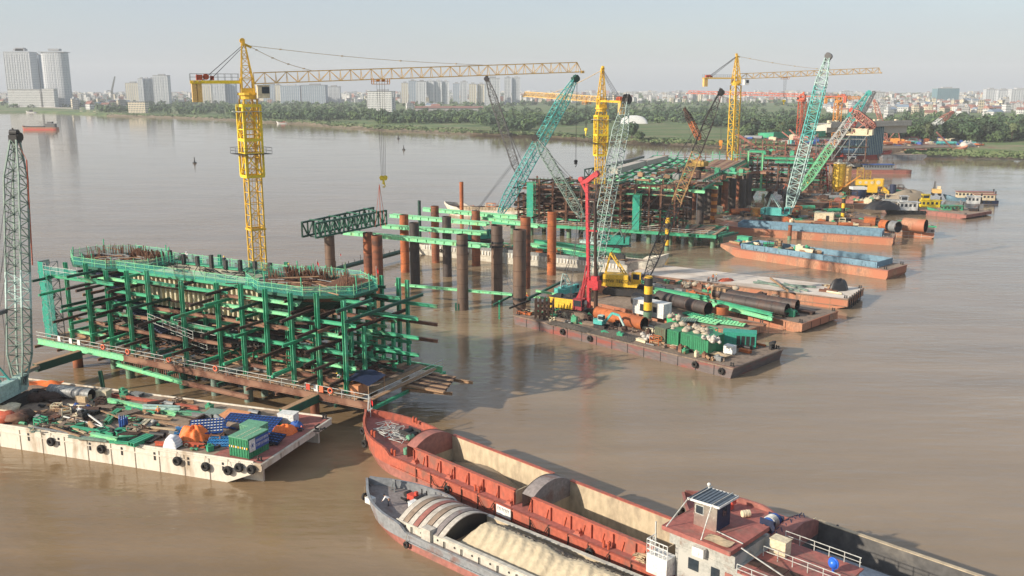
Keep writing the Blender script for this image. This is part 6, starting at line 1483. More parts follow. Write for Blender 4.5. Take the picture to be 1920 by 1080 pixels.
# bow gear of the sand ship
t=thing('deck_engine','red and black engine winch on the bow of the sand carrier','winch',SP(-4.3,4.9,1.75),AS)
m=MB(); m.box((0,0,.45),(1.0,.7,.6)); m.box((.3,.2,.85),(.3,.3,.4)); m.build('engine_block','brick_red',t); m=MB(); m.tube((.9,-.5,.5),(.9,.6,.5),.32,12); m.tube((-.8,-.3,.6),(-.8,.4,.6),.28,10); m.build('winch_drum','dark_steel',t); m=MB(); m.b2(-1.2,1.2,-.6,-.5,0,.3); m.b2(-1.2,1.2,.6,.7,0,.3); m.beam((.5,.8,0),(.5,.8,1.2),.1); m.beam((1.2,.8,0),(1.2,.8,1.2),.1); m.build('winch_frame','black',t)
m=MB(); m.b2(-.45,.45,-.4,.4,0,1.0); m.b2(-.5,.5,-.45,.45,1.0,1.06); solo('deck_locker',m,'white','white cabinet beside the red engine on the sand carrier','locker',SP(-2.7,3.6,1.6),AS)
m=MB(); m.b2(-.45,.45,-.35,.35,0,.6); solo('deck_locker',m,'white','small white box at the near bulwark of the sand carrier','locker',SP(-7.0,1.6,1.9),AS)
for q in (-1,1):
    pass
m=MB(); m.beam((-.3,-.3,0),(0,0,1.2),.14); m.beam((.3,-.3,0),(0,0,1.2),.14); m.beam((0,.4,0),(0,0,1.2),.14); m.beam((-.2,0,1.2),(.2,0,1.2),.2); solo('bow_bitt',m,'grey_steel','grey three-legged bitt at the bow tip of the sand carrier','bitt',SP(-7.2,5.0,1.95),AS)
person('person in white shirt bending over gear on the bow of the sand carrier',SP(-5.2,2.4,1.75),AS+2.2,'bend','cloth_white','cloth_dark',None or 'cloth_dark')
m=MB()
for k in range(8): m.path([Vector((RX.uniform(-.9,.9),RX.uniform(-.6,.6),RX.uniform(.03,.25))) for _ in range(6)],.04,4)
solo('rope_tangle',m,'cream','tan rope lying before the planked hatch of the sand carrier','rope',SP(-2.6,5.3,1.62),AS)
tyre(SB,-9.6,1.3,'black tyre fender over the bow tip of the sand carrier','tyre fenders of the sand carrier',y=3.0,r=.42,end=True,rope_z=2.4)
tyre(SB,.3,.55,'muddy tyre fender dangling low beside the planked hatch of the sand carrier','tyre fenders of the sand carrier',r=.36)
# ship C moored behind the wheelhouse
so=SL(38.0,9.4,0)
SC=ship('cargo_ship','grey holded river ship moored behind the wheelhouse, red bow deck toward the open water',so,AG,42,8.4,7.8,2.0,2.8,'hull_pink','deck_red','hull_pink',[(4.8,40,.55)],3.1,'hold_dark','hold_sand','hold_dark',low='hull_red',bulwark=.4)
SQ=lambda x,y,z: loc2w(SC,(x,y,z))
m=MB(); m.grid(5,26,50,.9,7.4,16,lambda x,y:.5+2.0*max(0,1-((y-1.8)/3.4)**2)*min(1,max(0,(x-5.5)/3))*(.8+.2*math.sin(x*.8))); solo('pale_cargo_heap',m,'salt','pale bluish grey cargo heap in the hold of the rear ship','cargo',SQ(0,0,0),AG)
m=MB(); 
for i in range(7): m.tube((3.4,1.4+i*.85,4.0-.1*abs(i-3)),(3.45,1.9+i*.85,4.1-.1*abs(i-3)),.05,4); m.tube((4.0,1.4+i*.85,4.02-.1*abs(i-3)),(3.6,1.9+i*.85,4.1-.1*abs(i-3)),.05,4)
m.build('arch_ropes','blue_dark',SC)
t=thing('deck_winch','blue drum winch with coiled pale rope on the rear ship','winch',SQ(1.4,5.2,2.1),AG)
m=MB(); m.tube((0,-.7,.7),(0,.7,.7),.65,14); m.build('drum','blue',t); m=MB(); [m.torus((0,-.5+.14*i,.7),(0,1,0),.66,.06,16,5) for i in range(6)]; m.build('coiled_rope','rail_white',t); m=MB(); m.b2(-.8,.8,-.85,-.75,0,1.2); m.b2(-.8,.8,.75,.85,0,1.2); m.build('winch_frame','blue_dark',t)
m=MB(); m.box((0,0,.4),(1.0,.7,.7)); m.tube((.2,-.6,.5),(.2,.5,.5),.25,10); solo('engine',m,'tarp_orange','orange red engine next to the blue drum winch','engine',SQ(1.0,3.6,2.1),AG)
m=MB(); m.box((0,0,.4),(.9,.7,.6)); m.tube((-.5,0,.3),(.6,0,.9),.22,8); m.box((.3,.4,.8),(.5,.4,.4)); solo('anchor_winch',m,'brick_red','dull red anchor winch on the bow deck of the rear ship','winch',SQ(-3.6,5.6,2.25),AG)
drum('barrel lying beside the dull red winch of the rear ship',SQ(-1.6,5.6,2.12),.35,.8,'cream',True,AG+1)
m=MB(); m.beam((0,0,0),(.5,.5,1.1),.12); m.beam((.8,0,0),(.5,.5,1.1),.12); m.beam((.2,.2,.7),(1.1,.6,1.0),.1); solo('bow_bitt',m,'cream','cream fairlead frame at the rail next to the arch of the rear ship','bitt',SQ(3.8,7.6,2.1),AG)
person('person in white top bending over the far rail of the rear ship',SQ(6.6,8.05,2.1),AG+1.0,'crouch','cloth_white','cloth_dark','cloth_dark')
tyre(SC,-7.4,1.5,'worn tyre fender at the bow of the rear ship beside the pilot cabin','tyre fenders of the rear ship',y=3.2,r=.5,end=True,rope_z=2.9)
# ================================================================= drilling barge group
RY=random.Random(31)
D2=barge('drilling_barge','long rust streaked deck barge carrying the red drilling rig, middle of the river',at(963,590,1.8),at(1375,690,1.8),14.6,1.8,'hull_redgrey','deck_mud',.4,.6,low=.1,wale='deck_mud',ribm='dark_steel')
Z2=1.86; a2=D2.rotation_euler.z; L2=D2['_L']
DL=lambda x,y,z=Z2: loc2w(D2,(x,y,z))
for k,(px,py) in enumerate(((1056,622),(1113,633),(1317,679),(1369,690))):
    x=w2loc(D2,at(px,py,.9)).x; tyre(D2,x,.95,'black tyre fender on the drilling barge side, %s from the left'%ORD[k],'tyre fenders on the drilling barge',r=.55)
u2=Vector((math.cos(a2),math.sin(a2),0))
B3=Vector((38.9,152.9,0)); barge('deck_barge','short rusty barge with green panels squeezed behind the drilling barge',B3-u2*34,B3,9,1.8,'hull_orange','deck_dust',.5,2.6,low=.75,ribm='deck_mud')
B4=Vector((51.7,159.2,0)); E4=barge('deck_barge','rusty barge loaded with black pipes and green beams beside the pale flat barge',B4-u2*52,B4,13.6,1.8,'hull_orange','deck_mud',.5,4,low=.8,ribm='rust_dark')
E5=barge('deck_barge','wide pale dusty flat barge with crossed beams on its deck',at(1180,511,2.2),at(1590,561,2.2),12.5,2.2,'hull_orange','deck_pale',.6,4,low=.7,wale='deck_mud',ribm='wood')
m=MB()
for k in range(6): m.beam((E5['_L']+.1,1+k*1.7,-.8),(E5['_L']+.1,1+k*1.7,2.6),.22)
m.build('end_posts','dark_steel',E5)
# red drilling rig
b=at(1083,590,Z2); rg_=thing('drilling_rig','tall red rotary drilling rig with yellow body on the drilling barge','drilling rig',b,a2+.25)
for sd in (-1,1):
    m=MB(); pr=[(-2.9+.5*math.cos(math.pi/2+math.pi*i/6),.5+.5*math.sin(math.pi/2+math.pi*i/6)) for i in range(7)]+[(2.4+.5*math.cos(-math.pi/2+math.pi*i/6),.5+.5*math.sin(-math.pi/2+math.pi*i/6)) for i in range(7)]
    m.side(pr,sd*1.9-.4,sd*1.9+.4); [m.box((-2.8+k*.42,sd*1.9,1.04),(.2,.84,.07)) for k in range(13)]; m.build('crawler_track','deck_mud',rg_)
m=MB(); m.b2(-1.5,1.5,-1.6,1.6,.4,1.1); m.build('undercarriage','dark_steel',rg_)
m=MB(); m.b2(-5.2,-.2,-1.6,1.6,1.25,3.1); m.b2(-5.4,-4.7,-1.7,1.7,1.1,2.6); m.build('machine_house','yellow',rg_)
m=MB(); m.b2(-5.2,-.2,-1.5,1.5,3.1,3.2); m.b2(-4,-3,-1,0,3.2,3.7); m.b2(-2.4,-1,-.2,1.2,3.2,3.6); m.build('house_top','dark_steel',rg_)
m=MB(); m.b2(-.2,1.6,-1.7,-.5,1.3,3.3); m.build('cab','rig_red_dark',rg_); c_=rg_.children[-1]; m=MB(); m.b2(1.6,1.64,-1.6,-.6,1.9,3.2); m.b2(0,1.5,-1.74,-1.702,2,3.1); m.build('cab_window','glass',c_)
mx=2.3; tz=26.2
m=MB(); m.beam((mx,0,1.6),(mx-.9,.2,tz-1.5),.5,.66); 
for k in range(18): z=2+k*1.3; m.box((mx+.1-.9*(z/tz),0,z),(.7,.58,.12))
m.build('mast','rig_red',rg_)
m=MB(); p=Vector((mx-.9,.2,tz-1.5)); m.beam(p-Vector((.3,0,.2)),p+Vector((2.3,-.3,1.7)),.75,.8); m.beam(p,p+Vector((-1.0,0,-.2)),.7,.7); m.beam(p+Vector((-1.3,0,0)),p+Vector((.2,0,-2.5)),.4); m.tube(p+Vector((1.9,-.7,1.3)),p+Vector((1.9,.2,1.3)),.5,12); m.tube(p+Vector((-1.2,-.4,.3)),p+Vector((-1.2,.5,.3)),.45,12); m.build('mast_head','rig_red',rg_)
m=MB(); m.tube((mx+1.45,-.1,0.2),(mx+.85,0,tz-5),.3,10); m.tube((mx+1.47,-.1,0),(mx+1.3,-.1,9),.38,10); m.build('kelly_bar','rust_dark',rg_)
m=MB(); m.box((mx+1.1,-.1,6.2),(2.0,1.5,1.3)); m.tube((mx+1.4,-.1,5.2),(mx+1.4,-.1,6),.75,12); m.box((mx+1.2,-.1,7.2),(1.2,1.1,1.0)); m.build('rotary_drive','rig_red',rg_)
m=MB(); m.box((mx+.6,0,15.9),(1.6,.5,.3)); m.build('rod_guide','rig_red',rg_)
for sy in (-.8,.8):
    m=MB(); m.beam((-.6,sy,1.6),(mx-.4,sy*.4,7.4),.22); m.tube((.6,sy,1.6),(mx-.5,sy*.4,9.5),.13,8); m.build('support_strut','rig_red',rg_)
m=MB(); m.beam((.3,-.7,1.3),(.9,-.6,5.0),.4); m.beam((.3,.7,1.3),(.9,.6,5.0),.4); m.beam((1.5,-.6,3.2),(1.5,.6,3.2),.5); m.beam((.9,-.6,5),(1.8,-.3,6.8),.3); m.beam((.9,.6,5),(1.8,.3,6.8),.3); m.build('mast_cradle','rig_red_dark',rg_)
m=MB(); 
for dx in (-.3,.3): m.tube((mx+.9,dx,tz-.4),(mx+1.2,dx,7.5),.04,4); m.tube((-1.5,dx,3.2),p+Vector((-1.2,0,.2)),.04,4)
m.build('hoist_rope','cable',rg_)
# teal crane behind the rig, and yellow crane
b=at(1068,556,Z2); crawler('teal crawler crane behind the red rig with a tall pale lattice boom',b,atY(1106,540,b.y+2),atY(1174,190,b.y+14),2.5,'teal',('boom_sage',),(1,),'black',.72,30,True,'teal_pale',rc=.075,rd=.045,bodyrot=.9)
b=at(1172,549,2.0); y4=b.y
yc=crawler('yellow crawler crane with black and orange boom beside the pale flat barge',b,atY(1207,532,y4),atY(1350,176,y4+24),2.1,'yellow',('black','boom_ochre','boom_dark','boom_dark'),(.40,.66,.9,1),'black',1.2,30,True,'yellow',rc=.065,rd=.04,cabside=1,cwm='black',bodyrot=-.28,hook=atY(1343,263,y4+24),hookm='orange_paint')
def text_part(parent,s,size,loc,rot,mat,name='lettering',ext=.01):
    cu=bpy.data.curves.new(name,'FONT'); cu.body=s; cu.size=size; cu.extrude=ext; cu.align_x='CENTER'; o=bpy.data.objects.new(name,cu); C.objects.link(o)
    me=bpy.data.meshes.new_from_object(o.evaluated_get(bpy.context.evaluated_depsgraph_get())); bpy.data.objects.remove(o); me.materials.clear(); me.materials.append(M(mat)); o=bpy.data.objects.new(name,me); C.objects.link(o); o.parent=parent; o.location=loc; o.rotation_euler=rot; return o
text_part(yc.children[3] if False else [c for c in yc.children if c.name.startswith('machine_house')][0],'SEMW TECG',.95,(-1.9,-1.96,2.4),(math.pi/2,0,0),'black')
# mini excavator
b=at(1128,614,Z2); ex=thing('mini_excavator','small teal excavator with its arm down in the mud on the drilling barge','excavator',b,a2+.15)
for sd in (-.75,.75): m=MB(); m.b2(-1.1,1.1,sd-.22,sd+.22,0,.55); m.build('crawler_track','dark_steel',ex)
m=MB(); m.b2(-1.2,.5,-.8,.8,.65,1.35); m.tube((-.9,0,.65),(-.9,0,1.4),.75,12); m.build('house','teal',ex)
m=MB(); m.b2(-.4,.6,-.75,.05,1.35,2.35); m.build('cab','teal_pale',ex); m=MB(); m.b2(-.3,.62,-.78,.08,1.6,2.2); m.build('cab_window','glass',ex.children[-1])
m=MB(); m.beam((.5,.3,1.1),(1.9,.3,2.8),.32,.4); m.beam((1.9,.3,2.8),(3.3,.3,2.6),.3,.36); m.build('boom','teal',ex)
m=MB(); m.beam((3.2,.3,2.7),(4.3,.3,.9),.26,.3); m.build('arm','teal_pale',ex); m=MB(); m.side([(4.0,.9),(4.7,.8),(4.9,.2),(4.3,-.0),(4.0,.4)],-.05,.65); m.build('bucket','rust_dark',ex)
m=MB(); m.grid(-4.5,4.5,24,-2.2,2.2,12,lambda x,y:max(-.05,.9*math.exp(-(x/2.6)**2-(y/1.4)**2)+.08*RY.uniform(-1,1)-.05)); solo('mud_heap',m,'mud','dark mud heap beside the arm of the small excavator','mud',at(1155,628,Z2),a2)
m=MB(); m.grid(-4.5,4.5,24,-1.5,1.5,10,lambda x,y:max(-.05,.5*math.exp(-(x/3.2)**2-(y/1.0)**2)+.07*RY.uniform(-1,1)-.05)); solo('mud_heap',m,'mud','low dirt strip along the near edge left of the excavator','mud',at(1070,612,Z2),a2)
# orange casing, white container, striped piles
def lying_pipe(label,a,b,r,z,mat,mi2='black',group=None,ends=True):
    a=at(*a,z+r);b=at(*b,z+r); c=(a+b)/2-Vector((0,0,r)); t=thing('steel_casing',label,'steel pipe',c,0,group); m=MB(); m.pipe(a-c,b-c,r,.06,24,0,1); m.build('pipe_shell',[mat,mi2],t)
    m=MB(); d=b-a; n=max(2,int(d.length/2.5)); [m.torus((a-c)+d*(k/n),d,r+.01,.035,24,4) for k in range(n+1)]; m.build('weld_seams',mat,t); return t
lying_pipe('bright orange rusty casing lying across the drilling barge',(1120,586),(1208,607),1.15,Z2,'rust_orange')
t=container('grey white site container behind the striped post on the drilling barge',at(1222,590,Z2),7.0,2.4,2.6,a2,'white',door=True,vents=False)
m=MB(); m.b2(1.2,2.0,-1.29,-1.255,.9,1.9); m.b2(-1.8,-.8,-1.29,-1.255,.7,2.0); m.build('window','glass',t)
def post(label,px,py,ztop,r,base,mat='stripe_pile',zb=-1):
    p=at(px,py,base); t=thing('striped_post',label,'post',p); m=MB(); m.tube((0,0,zb),(0,0,ztop-base),r,18,smooth=True); m.build('pipe',mat,t); m=MB(); m.tube((0,0,zb),(0,0,1.2),r+.03,18); m.build('green_foot','pile_green',t); m=MB(); m.torus((0,0,ztop-base),(0,0,1),r,.05,18,5); m.build('rim','dark_steel',t); return t
post('yellow and black striped guide post right of the red rig',1214,596,9.6,.75,Z2)
post('yellow and black striped post standing in the water right of the second pier',1250,470,10.3,.6,0)
post('yellow and black striped post amid the pipes of the far work barge',1579,417,9.5,.55,1.8)
post('small striped post left of the large teal crane',1432,352,9.5,.6,1.8)
post('small striped post between the two big booms',1515,352,7.5,.55,1.8)
lying_pipe('long black pipe nearest of the black pipes on the beam barge',(1355,560),(1476,581),1.15,2.1,'pile_dark')
lying_pipe('second black pipe behind the nearest one on the beam barge',(1340,549),(1495,573),1.1,2.1,'pile_dark')
lying_pipe('dark pipe with rusty mouth right of the grey white container',(1235,556),(1328,579),1.2,2.0,'pile_dark')
lying_pipe('black pipe end hidden left of the container',(1190,560),(1230,568),1.2,2.0,'black')
m=MB(); m.pipe((0,0,0),(0,0,1.4),1.3,.07,20,0,1); solo('pipe_ring',m,['rust_orange','rust_dark'],'short standing rusty pipe ring between the black pipes','pipe ring',at(1353,588,2.0))
m=MB(); m.b2(-.8,.8,-1.3,1.3,0,2.6); m.b2(.85,2.4,-1.2,1.2,0,2.5); solo('cardboard_block',m,'wood','brown wrapped blocks at the left end of the black pipes','block',at(1346,560,2.0),a2)
for k,(a,b_,z) in enumerate((((1226,547),(1340,566),1.9),((1228,542),(1330,559),2.5),((1335,570),(1440,596),1.9),((1345,566),(1448,590),2.5),((1395,583),(1448,598),1.9))):
    hbeam_thing('bright green long beam on the beam barge, %s counted from the left rear'%ORD[k],at(*a,z+.4),at(*b_,z+.4),.7,.7,'green' if k%2 else 'green_light',group='green beams on the beam barge',stiff=False)
for k in range(9):
    p=at(1452+k*5.5,587+k%3*2,1.9); m=MB(); m.beam((-.4,0,0),(.3,.2,.8),.14); m.beam((.4,0,0),(-.2,.3,.7),.14); m.box((0,.1,.3),(.5,.4,.3)); solo('green_fitting',m,'green','small green steel fitting at the end of the beam barge, %s from the left'%ORD[k],'fitting',p,k,'green fittings')
for k,(px,py,L,W,rz,mt) in enumerate(((1320,600,6,2.6,.1,'green_light'),(1345,596,5,2.4,-.2,'green_rusty'),(1375,606,4.2,2.2,.3,'green_light'),(1290,600,3,2,.4,'grey_green'),(1300,590,4,1.5,-.1,'green'))):
    form_panel('%s slatted panel on the short rusty barge'%('large pale green','mottled green','right pale green','small grey green','narrow green')[k],px,py,L,W,a2+rz,mt,None,.05,z=1.85,lift=.3,nx=7,ny=3)
bag_heap('pale sack heap above the green bins',at(1290,622,Z2+2.4),26,(3.6,1.8),.5,'bag',a2,11)
bag_heap('white sack heap at the left of the bins',at(1222,638,Z2),24,(2.2,1.6),.4,'bag_white',a2,12)
bag_heap('white sack pile on the right bins',at(1335,640,Z2+2.6),14,(1.8,.8),.38,'bag_white',a2,13)
bag_heap('cream sack row by the pale flat barge',at(1330,543,1.9),20,(6.5,.9),.55,'bag',a2*.6,14)
bag_heap('cream sacks stacked on the green drum',at(1264,600,Z2+1.9),9,(.9,.8),.5,'bag',0,15)
m=MB(); m.tube((0,0,0),(0,0,1.9),1.05,18,1.2); [m.torus((0,0,z),(0,0,1),1.14,.05,18,4) for z in (.6,1.3,1.9)]; solo('drum_tub',m,'drum_green','bright green round tub filled with cream sacks','tub',at(1262,612,Z2))
for k,(px,py,mt) in enumerate(((1243,648,'container_olive'),(1267,654,'container_green'),(1292,660,'container_green'),(1318,666,'container_green'))):
    container('%s bin of the row of four on the drilling barge edge'%('olive rusty leftmost','dark green second','green third','large bright green rightmost')[k],at(px+9,py-8,Z2),2.15 if k<3 else 3.0,4.4,2.7,a2,mt,door=False,group=None)
container('teal generator box with black vent grilles at the right end of the drilling barge',at(1386,648,Z2),5.2,2.3,2.4,a2+math.pi/2+.25-1.3,'teal_green',door=False,vents=True,name='generator',cat='generator')
m=MB(); m.b2(-.8,.8,-.6,.6,.2,1.5); m.tube((-.6,-.3,0),(-.6,-.3,.3),.15,8); m.tube((.6,.3,0),(.6,.3,.3),.15,8); m.torus((0,-.62,1.0),(0,1,0),.3,.08,14,6); solo('white_pump',m,'white','white pump box in front of the teal generator','pump',at(1368,664,Z2),a2)
m=MB(); m.grid(-1.6,1.6,8,-.9,.9,6,lambda x,y:.35+.2*math.sin(x*2)*math.cos(y*2)); solo('sheet_cover',m,'wood_pale','tan sheet heap left of the white pump','sheet',at(1348,668,Z2),a2)
m=MB(); m.beam((0,0,0),(0,0,1.2),.4); m.beam((0,.8,0),(0,.8,1.2),.4); m.beam((0,-.4,1.0),(0,1.3,1.0),.35); m.beam((.2,-.4,1.0),(1.0,-.6,1.4),.3); solo('towing_bitt',m,'dark_steel','dark towing bitt at the right tip of the drilling barge','bitt',at(1445,655,Z2),a2)
# rebar cage and frames at the left end
m=MB()
for i in range(5):
    for j in range(4): m.beam((i*.8,j*.5,0),(i*.8,j*.5,3.6+.3*((i+j)%2)),.14)
for z in (.8,1.8,2.8): 
    for j in range(4): m.beam((0,j*.5,z),(3.2,j*.5,z),.12)
solo('rebar_frame',m,'rust_dark','upright rusty bar frame at the left corner of the drilling barge','frame',at(1003,598,Z2),a2*.3)
for k,(a,b_,mt) in enumerate((((1000,556),(1040,562),'green_light'),((1010,575),(1062,540),'green_dark'),((990,560),(1060,525),'green_dark'),((1005,545),(1045,552),'green_light'))): hbeam_thing('green beam %s on the frame left of the teal crane'%('pale front','dark near','dark rear','pale rear')[k],at(*a,2.6+.4*k),at(*b_,2.6+.4*k),.4,.4,mt,stiff=False)
# clutter on the decks
CK=['rust_dark','rust_beam','grey_steel','green','deck_mud','wood','dark_steel','green_rusty','cream','rust_orange']
CN=dict(rust_dark='dark rusty',rust_beam='brown steel',grey_steel='grey steel',green='green',deck_mud='muddy',wood='wooden',dark_steel='dark steel',green_rusty='mottled green',cream='cream',rust_orange='orange rusty',blue='blue',bag_white='white',teal='teal',boom_red='pinkish',h_white='white')
def clutter(where,vessel,x0,x1,y0,y1,z,n,seed,big=1.0,mats=CK,a=None,along=.75):
    rd=random.Random(seed); cnt={}
    for k in range(n):
        x=rd.uniform(x0,min(x1,vessel.get('_L',999)-3)); y=rd.uniform(y0,y1); mt=rd.choice(mats); kind=rd.choices(('beam','pipe','box','bundle','frame'),(4,2,3,4,1))[0]; rz=rd.gauss(0,.12) if rd.random()<along else rd.uniform(-1.5,1.5); m=MB(); s=big*rd.uniform(.7,1.3)
        if kind=='beam': L=s*rd.uniform(2.5,7); [m.hbeam((-L/2,q*.45,.25),(L/2,q*.45+.1,.25),.35,.45) for q in range(rd.choice((1,2,3)))]; nm='steel_beam'
        elif kind=='pipe': L=s*rd.uniform(2,6); r=.35*s*rd.uniform(.6,1.7); m.pipe((-L/2,0,r),(L/2,0,r),r,.05,14); nm='steel_pipe'
        elif kind=='box': l,w_,h=s*rd.uniform(.8,2.2),s*rd.uniform(.6,1.4),s*rd.uniform(.5,1.5); m.b2(-l/2,l/2,-w_/2,w_/2,0,h); m.b2(-l/2-.05,l/2+.05,-w_/2-.05,w_/2+.05,h,h+.06); m.b2(-l*.3,l*.1,-w_*.3,w_*.2,h+.06,h+.3); m.b2(-l/2-.03,-l/2,-w_/2,w_/2,h*.3,h*.45); nm='equipment_box'
        elif kind=='bundle':
            nm='scrap_bundle'
            for q in range(8): p=Vector((rd.uniform(-1,1),rd.uniform(-.6,.6),rd.uniform(.05,.5)))*s; m.beam(p,p+Vector((rd.uniform(-1.2,1.2),rd.uniform(-.5,.5),rd.uniform(-.2,.4)))*s,rd.uniform(.08,.25))
        else:
            nm='storage_rack'; l,h=s*rd.uniform(1.2,2.5),s*rd.uniform(1,2)  # bare open steel frame of posts and cross rails, no shelves
            for sx in (-l/2,l/2):
                for sy in (-.5,.5): m.beam((sx,sy,0),(sx,sy,h),.12)
            for zz in (h*.5,h): [m.beam((-l/2,sy,zz),(l/2,sy,zz),.12) for sy in (-.5,.5)]; [m.beam((sx,-.5,zz),(sx,.5,zz),.12) for sx in (-l/2,l/2)]
        key=(kind,mt); c=cnt.get(key,0); cnt[key]=c+1
        lb='%s %s on %s'%(CN.get(mt,mt.replace('_',' ')),nm.replace('_',' ').replace('steel ',''),where)
        if c: lb=ORD[min(c,29)]+' '+lb
        solo(nm,m,mt,lb,nm.split('_')[-1],loc2w(vessel,(x,y,z)),vessel.rotation_euler.z+rz,'clutter on '+where)
clutter('the left deck of the drilling barge',D2,1,15,1,13,Z2,60,3,.75)
clutter('the middle of the drilling barge',D2,15,32,6,14,Z2,40,4,.7)
clutter('the near edge right of the excavator',D2,20,45,.8,2.8,Z2,26,5,.6)
clutter('the right deck of the drilling barge',D2,32,46,7,14,Z2,24,55,.6)
clutter('the rear of the beam barge',E4,2,50,1,13,1.86,60,6,.8)
clutter('the right end of the beam barge',E4,40,50,2,11,1.86,8,7,.7,['green','wood','green_rusty','rust_dark'])
# crossed beams, tarp and people on the flat barge
for k,(a,b_) in enumerate((((1412,529),(1530,538)),((1444,521),(1478,546)),((1420,526),(1500,546)),((1470,531),(1515,545)))): hbeam_thing('grey beam of the crossed beams on the pale flat barge, %s'%('longest lying flat','short one crossing on top','long slanted one','short right one')[k],at(*a,2.5+.25*(k==1)),at(*b_,2.5+.25*(k==1)),.35,.35,'grey_green' if k!=1 else 'wood',stiff=False)
tarp_heap('black tarp heap at the right end of the pale flat barge',at(1572,544,2.2),(2.3,1.2,2.2),'tarp_black',7,.3,4)
tarp_heap('dark red sheet heap beside the workers on the pale flat barge',at(1361,527,2.2),(1.8,.7,.6),'crane_red',8,.2,6)
clutter('the right end of the pale flat barge',E5,41,46,3,10,2.22,7,8,.6,['cream','wood','rust_beam'])
person('person in orange vest standing on the pale flat barge',at(1337,528,2.22),2,'stand','cloth_white','cloth_dark','helmet_yellow','vest_orange')
person('person in white standing beside the orange vest on the flat barge',at(1343,528,2.22),1.4,'stand','cloth_white','cloth_dark')
person('person crouching left of the orange vest on the flat barge',at(1328,529,2.22),-1,'crouch','cloth_dark','cloth_dark','rust_orange')
person('person in red orange clothes bending among the cream sacks',at(1327,549,1.9),-1.2,'bend','vest_orange','crane_red','vest_orange')
person('person in orange bending near the thick corner pile',at(989,560,2.6),1,'crouch','vest_orange','cloth_dark')
hbeam_thing('long rusty square beam sticking out over the water from the short barge',at(1385,604,2.3),at(1432,609,2.3),.5,.5,'rust_beam',stiff=False)

# ================================================================= hopper barges
H1=hopper('hopper_barge','orange hopper barge with blue coaming, nearer of the two blue coaming barges',at(1351,462,2.2),at(1665,507,2.2),10,2.2,1.35,'hull_orange','blue_coaming')
H2=hopper('hopper_barge','orange hopper barge with blue coaming, farther one behind the other',at(1347,424,2.2),at(1675,446,2.2),9,2.2,1.35,'hull_orange','blue_coaming',floor='hold_dark')
post('rusty dolphin pile against the side of the farther blue coaming barge',1480,450,4.3,.55,0,'rust_pile'); post('green mossy dolphin pile against the side of the nearer blue coaming barge',1461,492,3.9,.55,0,'pile_green')
clutter('the bow of the nearer blue coaming barge',H1,1,10,1.5,8.5,2.6,16,9,.8,['cream','green','dark_steel','blue','wood'])
clutter('the load of the nearer blue coaming barge',H1,11,24,2,8,2.9,20,10,1.0,['cream','wood','dark_steel','green'])
crate('bright green crate on the bow of the nearer blue coaming barge',1396,453,3.5,2,1.4,H1.rotation_euler.z,'green',z=2.5)
m=MB(); m.grid(11,26,20,1.4,8.6,8,lambda x,y:1.6+.6*math.sin(x)*math.cos(y)); m.build('hold_load','wood',H1)

# ================================================================= pale ship behind the piles
n0=at(1178,498,2.6); f0=at(900,470,2.6); an=math.atan2(n0.y-f0.y,n0.x-f0.x); av=Vector((-math.sin(an),math.cos(an),0))
PS=ship('work_ship','pale cream work ship with picket bulwark moored behind the tall piles',n0+av*9,an+math.pi,60,9,8,2.6,4.6,'concrete_pale','deck_mud','concrete_pale',[],3,'hold_dark','hull_white','deck_mud',bulwark=.8)
m=MB()
for k in range(66): m.box((2+k*.85,9.12,2.2),(.28,.1,1.1))
m.build('picket_bulwark','white',PS)
m=MB(); m.b2(1,56,8.7,8.8,2.6,3.5); m.build('bulwark_wall','grey_steel',PS)
for k,x in enumerate((8,20,36,44,52)): tyre(PS,x,1.6,'tyre fender on the pale work ship behind the piles, %s from its bow'%ORD[k],'tyre fenders on the pale work ship',y=9.35,r=.5,rope_z=2.8)
for k,(a,b_,mt,z) in enumerate((((985,458),(1140,476),'green_light',3.3),((1000,452),(1160,470),'green',3.9),((1010,466),(1120,482),'green',3.3),((1090,452),(1178,460),'teal_pale',3.6))): hbeam_thing('%s beam stack on the deck of the pale work ship'%('pale green','bright green upper','short green','whitish')[k],at(*a,z),at(*b_,z),.7,.8,mt,stiff=False,n=2,gap=.9)
clutter('the pale work ship',PS,3,56,1,8,2.65,46,12,1.1)
b=at(905,456,2.7); crawler('teal crawler crane on the pale work ship, boom reaching up to the yellow jib tip',b,atY(938,400,b.y+1),atY(1077,150,b.y+14),2.7,'teal_green',('teal',),(1,),'green_deep',1.1,30,True,'teal',rc=.10,rd=.05,bodyrot=.5,hook=atY(1085,300,b.y+14),hookm='black')
b=at(1143,466,2.7); crawler('grey green lattice crane right on the pale work ship, boom leaning left',b,atY(1092,408,b.y+2),atY(1006,262,b.y+10),2.4,'teal_green',('grey_green',),(1,),'boom_dark',1.0,24,False,'grey_green',rc=.08,rd=.045,bodyrot=math.pi-.2)
FS=ship('cargo_ship','cream river ship with pointed bow far behind the pile rows',at(862,393,2.2),-R(14),62,10,7,2.2,3.4,'hull_white','deck_mud','hull_white',[],3,'hold_dark','hull_white','deck_mud')
clutter('the far cream ship',FS,0,58,1,9,2.3,40,13,1.2,['cream','rust_dark','wood','rust_orange','grey_steel'])
m=MB(); m.b2(0,58,-.05,.05,2.2,3.3)
for k in range(50): m.box((1+k*1.15,-.12,2.75),(.3,.12,1.0))
m.build('picket_bulwark','hold_sand',FS)
b=at(985,385,3.2); crawler('dark lattice crane behind the second pier, boom leaning far left',b,atY(973,330,b.y),atY(914,150,b.y+6),2.6,'boom_grey',('boom_grey',),(1,),'boom_dark',1.1,26,False,'boom_grey',rc=.09,rd=.05,bodyrot=math.pi-.1)

